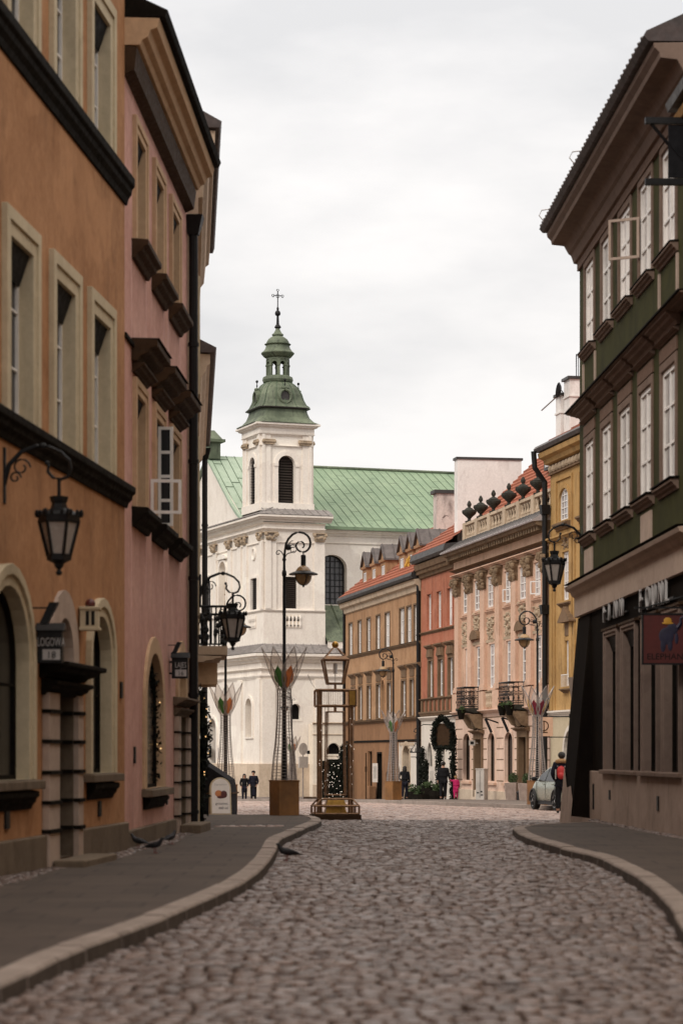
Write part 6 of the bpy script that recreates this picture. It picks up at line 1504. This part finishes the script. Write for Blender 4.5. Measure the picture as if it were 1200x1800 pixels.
mb = MB(); mb.box(-.15,.95,-.02,.02,.93,.96); mb.bar((.05,0,.84),(.05,0,.95),.02); mb.bar((.75,0,.84),(.75,0,.95),.02); mb.bar((.9,0,1.2),(.05,0,.95),.02); mb.build('hanger', M['iron'], rs)
mb = MB(); mb.blob(.40,-.022,.46,.13,.008,.15,14,8); mb.blob(.50,-.022,.58,.1,.008,.1,12,8); mb.tube([(.58,-.022,.6),(.64,-.022,.68),(.64,-.022,.76),(.7,-.022,.8)], [.04,.03,.022,.018], 6); mb.blob(.34,-.022,.3,.05,.008,.12); mb.blob(.46,-.022,.3,.045,.008,.1); mb.blob(.57,-.022,.42,.035,.008,.1); mb.build('elephant', M['signblue'], rs)
mb = MB(); mb.blob(.42,-.026,.72,.07,.008,.06,10,6); mb.blob(.42,-.026,.68,.1,.008,.02,10,6); mb.build('yellow_hat', M['yellow'], rs)
text_mesh('lettering', 'ELEPHANT', .15, M['black'], rs, .003, (.42,-.023,.06), (R(90),0,0))

# ------------------------------------------------------------------ things along the far row
def PX(hh, px, off, z=0.0): return hh.w2(hh.u(px, off), -off, z)
h = SA
ut = thing('utility_cabinet', 'pale grey utility cabinet standing against the salmon house doorway', 'cabinet', PX(h, 846.5, .9), h.rz()+R(40))
mb = MB(); mb.box(-.24,.24,-.16,.16,0,1.42); mb.box(-.26,.26,-.18,.18,1.41,1.46); mb.build('body', M['cabinet'], ut, bev=.01)
mb = MB(); mb.box(-.01,.01,-.166,-.16,.1,1.36); mb.box(.04,.14,-.166,-.16,.35,.42); mb.box(.05,.18,-.166,-.16,.2,.26); mb.box(-.18,-.06,-.166,-.16,.3,.36); mb.build('markings', M['iron'], ut)
def box_tree(px, off, lab):
    t = thing('potted_shrub', lab, 'potted shrub', PX(h, px, off), h.rz()+R(50), 'clipped shrubs in tapered planters'); t.scale = (.62, .62, .74)
    mb = MB(); mb.frus(0,0,0,1.2,.36,.36,.46,.46)
    for s in range(-4, 5):
        for y_ in (-1, 1): mb.bar((s*.085,y_*.37,.02),(s*.105,y_*.47,1.18),.05)
        mb.bar((-.37,s*.085,.02),(-.47,s*.105,1.18),.05)
    mb.build('planter', M['planter'], t); lm = MB(); c = Vector((0,0,1.45))
    for _ in range(650):
        d = Vector((random.gauss(0,1),random.gauss(0,1),random.gauss(0,1))).normalized()*.36*random.random()**.35; lm.leaf(c+d, .07)
    lm.build('crown', M['shrub'], t)
box_tree(901.5, 1.3, 'ball shrub in a tapered slatted planter before the arched window of the salmon house'); box_tree(926, 1.3, 'ball shrub in a tapered slatted planter at the salmon house door near the lamp post')
fl = thing('floor_lantern', 'small black lantern on the pavement between two slatted planters', 'lantern', PX(h, 913, 1.2), 0); mb = MB(); mb.lathe([(.16,0),(.17,.04),(.13,.08),(.13,.42),(.17,.46),(.05,.6),(.03,.7)], 8); mb.build('body', M['iron'], fl)
hs = thing('hanging_sign', 'square tan sign with a faint emblem on iron rods beside the ochre house', 'sign', at(953, 1294, 99.0), R(0))
mb = MB(); mb.box(-.36,.42,-.03,.03,0,.78); mb.build('board', M['salmon'], hs); mb = MB(); mb.box(-.38,1.1,-.02,.02,.78,.82); mb.box(-.38,1.1,-.02,.02,-.06,-.02); mb.box(1.08,1.14,-.05,.05,.74,.9); mb.box(1.08,1.14,-.05,.05,-.12,.02); mb.build('rods', M['iron'], hs)
mb = MB(); mb.tube([(.03+.2*math.cos(a),-.035,.42+.2*math.sin(a)) for a in [k*math.pi/8 for k in range(16)]], .02, 4, True); mb.bar((-.1,-.035,.15),(.2,-.035,.15),.03); mb.bar((.05,-.035,.15),(.05,-.035,.6),.03); mb.build('emblem', M['brownwood'], hs)
def wall_spot(u, z, lab, hh=h):
    t = thing('spotlight', lab, 'lamp', hh.w2(u, 0, z), hh.rz(), 'small black wall spotlights'); mb = MB(); mb.bar((0,0,.3),(0,-.6,.5),.05); mb.bar((-.08,-.6,.5),(.08,-.35,-.15),.09); mb.build('arm', M['iron'], t)
wall_spot(h.u(872.5)+.3, h.zr(1.15), 'black tilted spotlight between the two arched windows of the salmon house'); wall_spot(h.u(903)+.2, h.zr(1.15), 'black tilted spotlight beside the corbelled doorway of the salmon house')
ws_ = thing('wall_sign', 'small grey box sign between door and first arched window of the salmon house', 'sign', PX(h, 829, .4, h.zr(.4)), h.rz()); ws_.scale = (.5,.5,.5); mb = MB(); mb.box(-.05,.05,-.3,.3,0,.5); mb.box(-.03,.03,.3,.6,.2,.25); mb.build('box', M['cabinet'], ws_); mb = MB(); mb.box(.051,.056,-.16,.16,.12,.38); mb.build('panel', M['iron'], ws_)
h = RD
# fir wreath frame with a brown sign board
wr = thing('wreath_sign', 'brown sign board framed by a thick dark fir wreath over the red house doorway', 'sign', PX(h, 779, 1.25, h.zr(.3)), h.rz()+R(62))
mb = MB(); mb.box(-.42,.42,-.04,.04,.05,1.2); mb.build('board', M['brownwood'], wr)
lm = MB(); loop = [(-.42,-.05,0),(.42,-.05,0),(.5,-.05,.4),(.46,-.05,.95),(.15,-.05,1.32),(-.1,-.05,1.5),(-.42,-.05,1.15),(-.5,-.05,.5),(-.42,-.05,0)]; leaves(lm, loop, .17, 2600, .08); lm.tube(loop[:-1], .11, 6, True); lm.build('wreath', M['foliage'], wr)
mb = MB(); mb.bar((0,0,1.5),(.0,.9,1.5),.04) if False else mb.bar((0,.05,1.5),(.65,.4,1.6),.05); mb.build('bracket', M['iron'], wr)
def fir_column(px, off, z1, lab, hh, du=0):
    u = hh.u(px, off); lm = MB(); path = [hh.w2(u, -off, 0), hh.w2(u, -off, z1*.5), hh.w2(u, -off, z1)]; leaves(lm, path, .2, 800, .1); lm.tube(path, .1, 6)
    o = tag(lm.build('fir_garland', M['foliage']), lab, 'garland', 'dark fir garlands flanking shop doors'); l2 = MB(); lights(l2, path, .2, 12, .014); l2.build('fairy_lights', M['fairyw'], o); return o
fir_column(771, .25, h.zr(.2), 'dark fir garland on the doorpost below the wreath sign, behind the man in black', h)
fir_column(796, .35, h.zr(.9), 'tall dark fir garland against the drainpipe above the child in pink', h)
fir_column(741, .25, BR.zr(.3), 'dark fir garland framing the shop window at the right end of the brown house', BR)
fir_column(748, .3, h.zr(-.4), 'short dark fir garland under the pointed window of the red house', h)
def tub(px, off, s, lab, hh, soft=True):
    t = thing('planter', lab, 'planter', PX(hh, px, off), hh.rz(), 'dark planters by the shop entrance'); mb = MB(); mb.lathe([(.33*s,0),(.4*s,.35*s),(.36*s,.62*s),(.3*s,.62*s)], 12); mb.build('tub', M['darktrim'], t)
    lm = MB(); leaves(lm, [(-.2*s,0,.68*s),(.2*s,0,.68*s)], .25*s, 180, .1); lm.build('plant', M['shrub'], t)
tub(727, 2.4, 1.25, 'round dark planter with green plants right of the woman in black', BR); tub(741-3, 2.6, 1.1, 'dark planter in the middle of the shop front row', BR); tub(752, 2.2, 1.15, 'dark planter below the leaning white poster', h); tub(767, 1.9, .95, 'barrel-shaped planter half hidden by the man holding the child', h)
def board(X, Y, z, w, hh_, rz, lab, tilt=0, grp=None):
    t = thing('poster_board', lab, 'poster', (X, Y, z), rz); mb = MB(); mb.box(-w/2,w/2,-.02,.02,0,hh_); p = mb.build('board', M['poster'], t); p.rotation_euler = (R(-tilt), 0, 0)
    mb = MB(); mb.box(-w*.3, w*.3, -.0215, -.019, hh_*.2, hh_*.85)
    for k in range(4): mb.box(-w*.35, w*.35, -.026, -.021, hh_*(.2+.18*k), hh_*(.27+.18*k))
    mb.build('print', M['cabinet'], p)
x, y, z = PX(h, 758, 1.6, .3); board(x, y, z, .3, 1.45, R(-10), 'leaning white poster with faint print before the red house window', 6)
x, y, z = PX(BR, 659, .5, 1.0); board(x, y, z, .32, 1.1, R(-20), 'narrow white framed poster beside the black door of the brown house')
# ornamental hanging sign
cs = thing('hanging_sign', 'ring shaped iron chandelier sign on a scrolled bracket at the end of the brown house', 'sign', PX(BR, 730, 2.0, BR.zr(.0)), 0); cs.scale = (.8,.8,.8)
mb = MB(); mb.tube([(.34*math.cos(a),.34*math.sin(a),.1) for a in [k*math.pi/10 for k in range(20)]], .04, 5, True); mb.tube([(.28*math.cos(a),.28*math.sin(a),-.2) for a in [k*math.pi/10 for k in range(20)]], .025, 5, True)
for k in range(8): a = k*math.pi/4; mb.tube([(.34*math.cos(a),.34*math.sin(a),.1),(.42*math.cos(a),.42*math.sin(a),.28),(.34*math.cos(a),.34*math.sin(a),.34)], .025, 5); mb.tube([(.34*math.cos(a),.34*math.sin(a),.1),(0,0,.7)], .012, 4)
mb.build('ring', M['iron'], cs); mb = MB(); mb.tube([(0,0,.7),(0,0,1.15),(.1,0,1.3),(-.1,0,1.4),(-.05,0,1.55),(.5,.2,1.85),(1.5,.4,1.8),(2.1,.5,1.9)], .03, 5); mb.build('bracket', M['iron'], cs)
# garland arch at the left end of the brown house, lit shrubs, road sign, pole
a0 = BR.u(611.5); a1 = BR.u(627)
def bp(u, y, z): return BR.w2(u, y, z)
gm = MB(); path = [bp(.1,-.2,0),bp(.1,-.2,2.2),bp(.7,-.2,2.9),bp(1.3,-.2,3.0),bp(2.0,-.2,2.7),bp(2.4,-.2,2.0),bp(2.4,-.2,0)]; leaves(gm, path, .32, 1800, .13); gm.tube(path, .15, 6)
go = tag(gm.build('garland_arch', M['foliage']), 'dark fir arch with tiny lights around the corner door of the brown house', 'garland'); lm = MB(); lights(lm, path, .32, 36, .018); lm.build('fairy_lights', M['fairyw'], go)
bxx = (584-600)/F*149; t = thing('lit_fir_display', 'dark fir display sprinkled with white lights behind the gilded lantern sculpture', 'decoration', (bxx, 149, g(149)+.1))
gm = MB(); 
for _ in range(3800): gm.leaf((random.uniform(-.78,.78), random.uniform(-.3,.3), random.uniform(.0,1.0)**.8*2.35), .11)
gm.box(-.7,.7,-.2,.2,0,2.1); gm.build('branches', M['foliage'], t); lm = MB()
for _ in range(60): lm.blob(random.uniform(-.78,.78), -.33, random.uniform(.1,2.3), .02, n=5, m=4)
lm.build('fairy_lights', M['fairyw'], t)
rsn = thing('road_sign', 'grey back of a road sign on a thin pole before the church forecourt', 'road sign', (at(532.5,1400,141)[0], 141, g(141)), R(35))
mb = MB(); mb.tube([(0,0,0),(0,0,3.4)], .035, 8); mb.build('pole', M['wire'], rsn); mb = MB(); mb.prism([(.3*math.cos(a), 3.05+.36*math.sin(a)) for a in [k*math.pi/10 for k in range(20)]], -.03, 0); mb.build('disc', M['cabinet'], rsn); mb = MB(); mb.box(-.3,.3,-.08,.05,1.95,2.6); mb.build('box', M['cabinet'], rsn); mb = MB(); mb.box(.3,.45,-.06,.06,2.75,2.95); mb.build('lamp', M['iron'], rsn)
pl = thing('thin_pole', 'thin dark pole standing before the peeling wall of the brown house', 'pole', PX(BR, 643, .8), 0); mb = MB(); mb.tube([(0,0,0),(0,0,2.7)], .035, 7); mb.box(-.06,.06,-.08,.05,1.6,1.9); mb.build('post', M['brownwood'], pl)
pb = thing('stone_block', 'pale weathered stone block by the dark window of the brown house', 'stone block', PX(BR, 652, .35), BR.rz()); mb = MB(); mb.box(-.4,.4,-.2,.2,0,.75); mb.build('block', M['brown2'], pb, bev=.03)
lb = thing('litter', 'small dark heap at the foot of the church forecourt wall', 'heap', (at(545,1398,152)[0], 152.6, g(152)+.1)); mb = MB()
for k in range(7): mb.blob(random.uniform(-.4,.4), random.uniform(-.1,.1), .05, .16, .1, .09, 6, 4)
mb.build('heap', M['brownwood'], lb)
# ------------------------------------------------------------------ people
def skin_mesh(name, chains, mat, parent, sub=2):
    vid = {}; vs = []; rs = []; es = []
    for chn in chains:
        prev = None
        for p in chn:
            k = tuple(round(c, 4) for c in p[:3])
            if k not in vid: vid[k] = len(vs); vs.append(k); rs.append(p[3] if isinstance(p[3], tuple) else (p[3], p[3]))
            if prev is not None: es.append((prev, vid[k]))
            prev = vid[k]
    me = bpy.data.meshes.new(name); me.from_pydata(vs, es, []); o = bpy.data.objects.new(name, me); C.objects.link(o)
    sk = o.modifiers.new('skin', 'SKIN'); sk.use_smooth_shade = True
    lay = me.skin_vertices[0].data
    for i, r in enumerate(rs): lay[i].radius = r; lay[i].use_root = (i == 0)
    s = o.modifiers.new('sub', 'SUBSURF'); s.levels = sub; s.render_levels = sub
    dg = bpy.context.evaluated_depsgraph_get(); dg.update()
    m2 = bpy.data.meshes.new_from_object(o.evaluated_get(dg)); m2.name = name
    bpy.data.objects.remove(o); bpy.data.meshes.remove(me)
    m2.materials.clear(); m2.materials.append(mat); m2.polygons.foreach_set('use_smooth', [True]*len(m2.polygons))
    o = bpy.data.objects.new(name, m2); C.objects.link(o); o.parent = parent
    return o
def person(label, X, Y, Z, rz, H=1.74, stride=.0, coat=None, legs=None, shoes=None, hair=None, coat_len=.5, arms=('down','down'), wide=1.0, long_hair=False, hood=None, headwear=None, group=None, lean=0):
    t = thing('person', label, 'person', (X, Y, Z), rz, group)
    h = H; coat = coat or M['cloth']; legs = legs or M['cloth']; shoes = shoes or M['rubber']; hair = hair or M['hair']
    P = lambda x, y, z, r: (x*h, y*h, z*h, r*h if not isinstance(r, tuple) else tuple(q*h for q in r))
    def leg(s, st):
        return [P(0,0,.53,.07), P(s*.05,0,.50,.062), P(s*.055,-st*.5-.008,.28,.042), P(s*.058,-st*1.0+.012,.06,.028), P(s*.06,-st*1.0-.05,.025,.026)]
    arm_pts = {}
    def arm(s, kind):
        sh = P(s*.105,0,.805,.036)
        if kind == 'down': a = [sh, P(s*.135,.012,.64,.027), P(s*.14,-.02,.50,.02)]
        elif kind == 'pocket': a = [sh, P(s*.15,.03,.645,.028), P(s*.115,-.05,.54,.021)]
        elif kind == 'hip': a = [sh, P(s*.185,.03,.66,.027), P(s*.12,-.03,.58,.02)]
        elif kind == 'hold': a = [sh, P(s*.15,0,.64,.027), P(s*.185,-.04,.50,.02)]
        elif kind == 'up': a = [sh, P(s*.17,0,.78,.03), P(s*.25,-.01,.86,.024)]
        arm_pts[s] = a; return a
    A1, A2 = arm(-1, arms[0]), arm(1, arms[1])
    torso = [P(0,0,.53,(.085*wide,.06)), P(0,.005,.62,(.078*wide,.055)), P(0,.0,.74,(.098*wide,.062)), P(0,.0,.81,(.07,.045))]
    head = [P(0,0,.81,(.07,.045)), P(0,-.004,.862,.03), P(0,-.012,.895,.045), P(0,-.012,.935,.058), P(0,-.006,.972,.046)]
    body = [torso, head, [P(0,-.012,.935,.058), P(0,-.075,.922,.010)], leg(-1, stride), leg(1, -stride)]
    for s, A in ((-1, A1), (1, A2)):
        body.append([P(0,0,.81,(.07,.045))] + A)
        w = A[-1]; d = Vector(w[:3])-Vector(A[-2][:3]); d.normalize(); sd = Vector((0,1,0)).cross(d); sd = Vector((0,1,0))
        palm = Vector(w[:3])+d*.045*h; body.append([w, (*palm, .016*h)])
        for k in range(4):
            r0 = palm+d*.012*h+sd*(k-1.5)*.010*h; l = (.030,.036,.034,.026)[k]*h
            body.append([(*palm, .016*h), (*r0, .0055*h), (*(r0+d*l*.55+Vector((-s*.004*h,0,0))), .005*h), (*(r0+d*l+Vector((-s*.014*h,0,0))), .004*h)])
        th = Vector(w[:3])+d*.02*h; body.append([w, (*(th-sd*.024*h), .006*h), (*(th-sd*.032*h+d*.022*h), .005*h)])
    skin_mesh('body', body, M['skin'], t, 1)
    c = [[P(0,0,.54,(.098*wide,.075)), P(0,.005,.62,(.095*wide,.07)), P(0,0,.74,(.112*wide,.078)), P(0,0,.815,(.082*wide,.056)), P(0,0,.845,.043)]]
    if coat_len > .1: c.append([P(0,0,.54,(.098*wide,.075)), P(0,0,.54-coat_len*.25,(.10*wide,.08)), P(0,0,.54-coat_len*.5,(.112*wide,.086))])
    for A in (A1, A2):
        c.append([P(0,0,.815,(.082*wide,.056))] + [(a[0], a[1], a[2], a[3]*1.42) for a in A])
    skin_mesh('coat', c, coat, t, 2)
    skin_mesh('trousers', [[(q[0], q[1], q[2], q[3]*1.2) for q in leg(s, st)[:4]] for s, st in ((-1, stride), (1, -stride))], legs, t, 2)
    for s, st in ((-1, stride), (1, -stride)):
        a = leg(s, st)[3]; skin_mesh('shoe', [[(a[0], a[1]+.012*h, .035*h, .030*h), (a[0], a[1]-.03*h, .024*h, .026*h), (a[0], a[1]-.072*h, .018*h, .02*h)]], shoes, t, 1)
    mb = MB(); mb.blob(0, .004*h, .952*h, .062*h, .070*h, .060*h, 14, 9)
    if long_hair: mb.blob(0, .03*h, .89*h, .07*h, .05*h, .085*h, 12, 8)
    mb.build('hair', hair, t, smooth=True)
    mb = MB()
    for s in (-1, 1): mb.blob(s*.022*h, -.066*h, .94*h, .007*h)
    mb.build('eyes', M['hair'], t)
    if hood: mb = MB(); mb.tube([(.075*h*math.cos(a), .02*h+.06*h*math.sin(a), .845*h+.012*h*math.sin(a)) for a in [k*math.pi/8 for k in range(16)]], .034*h, 8, True); mb.build('collar', hood, t, smooth=True)
    if headwear: mb = MB(); mb.lathe([(.064*h,.955*h),(.066*h,.97*h),(.055*h,1.0*h),(.02*h,1.015*h)], 14); mb.build('hat', headwear, t, smooth=True)
    return t
def foot(px, py, up=0.0): X, Y = hit(px, py, up); return X, Y, g(Y)+up
x = (429.5-600)/F*148; person('woman with long hair in a dark coat, left of the couple before the church', x, 148, g(148)+.0, R(4), 1.66, .05, M['cloth'], M['navy'], coat_len=.45, arms=('pocket','pocket'), long_hair=True)
x = (445.5-600)/F*148; person('tall person in long black quilted coat and dark beanie walking before the church', x, 148, g(148)+.0, R(-6), 1.84, .05, M['navy'], M['cloth'], coat_len=.8, arms=('pocket','pocket'), headwear=M['cloth'], wide=1.08)
x, y = (711-600)/F*118, 118; person('woman in black with one hand on her hip walking away by the brown house', x, y, g(y)+.12, R(170), 1.62, .07, M['cloth'], M['navy'], coat_len=.2, arms=('down','hip'), long_hair=True)
x, y = (778.5-600)/F*115, 115; person('broad man in black walking away, holding the hand of a child in pink', x, y, g(y)+.12, R(178), 1.80, .05, M['cloth'], M['cloth'], coat_len=.25, arms=('hold','down'), wide=1.25)
x, y = (800.5-600)/F*115, 115; person('small child in magenta snow coat with pale hat walking beside the man in black', x, y, g(y)+.12, R(182), 1.12, .05, M['magenta'], M['magenta'], coat_len=.55, arms=('down','up'), wide=1.25, headwear=M['fur'], hair=M['fur'])
x, y = (986.5-600)/F*70.5, 70.5
bm_ = person('young man in dark parka with fur collar and red backpack walking off beside the car', x, y, g(y), R(168), 1.78, .04, M['navy'], M['cloth'], coat_len=.3, arms=('pocket','pocket'), hood=M['fur'], wide=1.15)
mb = MB(); mb.blob(0, .155, 1.19, .13, .085, .2, 14, 10); mb.blob(0, .22, 1.10, .1, .05, .1, 12, 8); bp_ = mb.build('backpack', M['redbag'], bm_, smooth=True)
mb = MB(); mb.tube([(.1,.12,1.36),(.13,.0,1.45),(.13,-.13,1.3)], .018, 6); mb.tube([(-.1,.12,1.36),(-.13,.0,1.45),(-.13,-.13,1.3)], .018, 6); mb.box(.14,.17,.1,.2,1.0,1.28); mb.build('straps', M['cabinet'], bp_)

# ------------------------------------------------------------------ parked car
def make_car():
    t = thing('parked_car', 'silver green hatchback parked before the ochre house, half hidden by the buttress', 'car')
    # stations along x (front +), rows from sill to roof centre: (half width, height)
    st = [(-1.93, [(.50,.42),(.66,.48),(.72,.62),(.74,.78),(.70,.92),(.45,.96),(0,.97)]),
          (-1.85, [(.62,.26),(.78,.36),(.82,.60),(.82,.84),(.76,.98),(.5,1.03),(0,1.04)]),
          (-1.62, [(.70,.22),(.82,.34),(.85,.62),(.85,.90),(.74,1.12),(.52,1.24),(0,1.27)]),
          (-1.30, [(.72,.20),(.83,.32),(.86,.62),(.86,.92),(.70,1.28),(.54,1.40),(0,1.43)]),
          (-.80, [(.72,.20),(.83,.32),(.86,.62),(.86,.92),(.68,1.34),(.54,1.45),(0,1.48)]),
          (-.20, [(.72,.20),(.83,.32),(.86,.62),(.86,.92),(.67,1.36),(.54,1.46),(0,1.49)]),
          (.25, [(.72,.20),(.83,.32),(.86,.62),(.86,.92),(.69,1.31),(.55,1.41),(0,1.44)]),
          (.62, [(.72,.20),(.83,.32),(.86,.62),(.86,.92),(.74,1.14),(.60,1.21),(0,1.25)]),
          (.98, [(.72,.20),(.83,.32),(.85,.62),(.85,.88),(.80,.97),(.62,1.00),(0,1.03)]),
          (1.35, [(.70,.20),(.82,.32),(.84,.58),(.82,.80),(.74,.90),(.55,.94),(0,.97)]),
          (1.70, [(.66,.22),(.78,.32),(.78,.52),(.74,.68),(.64,.76),(.45,.80),(0,.82)]),
          (1.90, [(.45,.30),(.58,.36),(.60,.48),(.56,.58),(.46,.64),(.3,.67),(0,.68)])]
    mb = MB(); nr = 13; vs = []
    for x, rows in st:
        full = [(-y, z) for y, z in rows] + [(y, z) for y, z in rows[-2::-1]]
        vs += [(x, y, z) for y, z in full]
    fs = [(i*nr+k, (i+1)*nr+k, (i+1)*nr+k+1, i*nr+k+1) for i in range(len(st)-1) for k in range(nr-1)]
    fs += [tuple(range(nr)), tuple(range(len(st)*nr-1, (len(st)-1)*nr-1, -1))] + [(i*nr, i*nr+nr-1, (i+1)*nr+nr-1, (i+1)*nr) for i in range(len(st)-1)]
    mb.add(vs, fs); b = mb.build('body', M['carpaint'], t, smooth=True); sm = b.modifiers.new('sub', 'SUBSURF'); sm.levels = 2; sm.render_levels = 2
    def V(i, k): return Vector(vs[i*nr+k])
    def pane(name, ids, k0, k1, par, off, inset=.10):
        m = MB(); a, bb, c, d = V(ids[0],k0), V(ids[1],k0), V(ids[1],k1), V(ids[0],k1); cen = (a+bb+c+d)/4; o = Vector(off)
        q = [p.lerp(cen, inset)+o for p in (a,bb,c,d)]; m.add([tuple(p) for p in q]+[tuple(p-o*2) for p in q], [(0,1,2,3),(7,6,5,4)]+[(i,4+i,4+(i+1) % 4,(i+1) % 4) for i in range(4)]); return m.build(name, M['panedark'], par)
    for s, k0, k1 in ((-1, 3, 4), (1, 9, 8)):
        pane('side_window', (2, 3), k0, k1, t, (0, s*.004, .004), .16); pane('side_window', (3, 5), k0, k1, t, (0, s*.008, .004), .08); pane('side_window', (5, 7), k0, k1, t, (0, s*.008, .004), .08)
        d = MB(); d.box(-1.15, -.22, s*.862-.006, s*.862+.006, .30, .90); 
        m = MB(); m.tube([(-1.2,s*.862,.9),(-1.2,s*.868,.4),(-.2,s*.868,.3),(-.2,s*.862,.92)], .006, 4); m.tube([(-.18,s*.868,.3),(.75,s*.868,.3),(.82,s*.862,.92)], .006, 4); m.build('door_seams', M['iron'], t)
        m = MB(); m.box(-1.05,-.88,s*.87-.015,s*.87+.015,.82,.85); m.box(-.1,.07,s*.87-.015,s*.87+.015,.82,.85); m.build('door_handles', M['carpaint'], t)
        m = MB(); m.blob(.66,s*.97,1.0,.07,.1,.075,10,7); m.box(.62,.7,min(s*.86,s*.95),max(s*.86,s*.95),.93,.97); m.build('mirror', M['iron'], t, smooth=True)
        m = MB(); m.blob(1.72,s*.62,.64,.14,.12,.07,10,7); m.build('headlight', M['panewhite'], t, smooth=True)
        m = MB(); m.blob(-1.84,s*.68,.86,.06,.1,.15,10,7); m.build('taillight', M['signred'], t, smooth=True)
        for xw_ in (1.22, -1.24):
            c = (xw_, s*.77, .31)
            xf = Matrix.Translation(c) @ Matrix.Rotation(R(90), 4, 'X')
            m = MB(xf); m.lathe([(.2,-.095),(.29,-.095),(.31,-.07),(.31,.07),(.29,.095),(.2,.095)], 28); w = m.build('wheel', M['rubber'], t, smooth=False)
            m = MB(xf); q = -s; m.lathe([(.205,q*.06),(.2,q*.1),(.16,q*.085),(.05,q*.09),(.04,q*.1)], 20)
            m.build('rim', M['alloy'], w)
            m = MB(xf)
            for k in range(5): a = 2*math.pi*k/5+.3; m.tube([(.12*math.cos(a-.25),.12*math.sin(a-.25),q*.097),(.17*math.cos(a),.17*math.sin(a),q*.1),(.12*math.cos(a+.25),.12*math.sin(a+.25),q*.097)], .03, 5)
            m.build('spoke_gaps', M['iron'], w)
            m = MB(xf); m.tube([(.35*math.cos(a), .35*math.sin(a), -s*.085) for a in [k*math.pi/14-.1 for k in range(16)]], .035, 6); m.build('wheel_arch', M['iron'], t)
    pane('windscreen', (7, 8), 5, 7, t, (.006, 0, .006), .06); pane('rear_window', (1, 3), 5, 7, t, (-.006, 0, .006), .1)
    m = MB(); m.box(-1.97,-1.9,-.6,.6,.42,.5); m.build('bumper_strip', M['iron'], t); m = MB(); m.box(-1.965,-1.93,-.26,.26,.55,.66); m.build('number_plate', M['white'], t)
    m = MB(); m.box(-1.2,1.1,-.80,.80,.18,.3); m.build('underbody', M['iron'], t)
    return t
car = make_car(); car.location = ((1001-600)/F*77, 77.2, g(77)); car.rotation_euler = (0, 0, R(90+11.5))

# ------------------------------------------------------------------ pigeons
def make_pigeon():
    t = thing('pigeon', '', 'pigeon', (0,0,0), 0)
    skin_mesh('body', [[(.0,0,.12,(.05,.05)), (.07,0,.14,(.045,.048)), (.11,0,.185,.026), (.125,0,.225,.024), (.16,0,.222,.006)], [(.0,0,.12,(.05,.05)), (-.09,0,.105,(.035,.03)), (-.16,0,.09,(.025,.01)), (-.22,0,.08,(.028,.006))]], M['pigeon'], t, 2)
    for s in (-1, 1):
        mb = MB(); mb.tube([(.0,s*.025,.09),(.01,s*.025,.03),(.0,s*.025,.006)], .006, 5)
        for a in (-.5, 0, .5): mb.tube([(.0,s*.025,.006),(.04*math.cos(a),s*.025+.04*math.sin(a),.004)], .004, 4)
        mb.build('leg', M['pigeonleg'], t)
        skin_mesh('wing', [[(.05,s*.048,.13,(.012,.03)),(-.04,s*.05,.125,(.012,.034)),(-.15,s*.03,.1,(.008,.012))]], M['pigeon'], t, 1)
    return t
pg = make_pigeon()
for i, (px, py, rz, s, lab, grp) in enumerate(((505, 1514, R(200), 1.1, 'dark pigeon alone on the cobbles by the kerb', None), (244, 1492, R(150), .95, 'dark pigeon on the pavement edge close to the pink house wall', None), (272, 1500, R(-25), .95, 'dark pigeon standing nearest the road among those by the pink house', None), (300, 1485, R(60), .95, 'dark pigeon nearest the doorstep of the pink house', None))):
    o = pg if i == 0 else copy_tree(pg); up = 0.0 if i == 0 else .125; X, Y = hit(px, py, up)
    o.location = (X, Y, g(Y)+up+.004); o.rotation_euler = (0, 0, rz); o.scale = (s,)*3; o['label'] = lab
    o['group'] = 'pigeons'
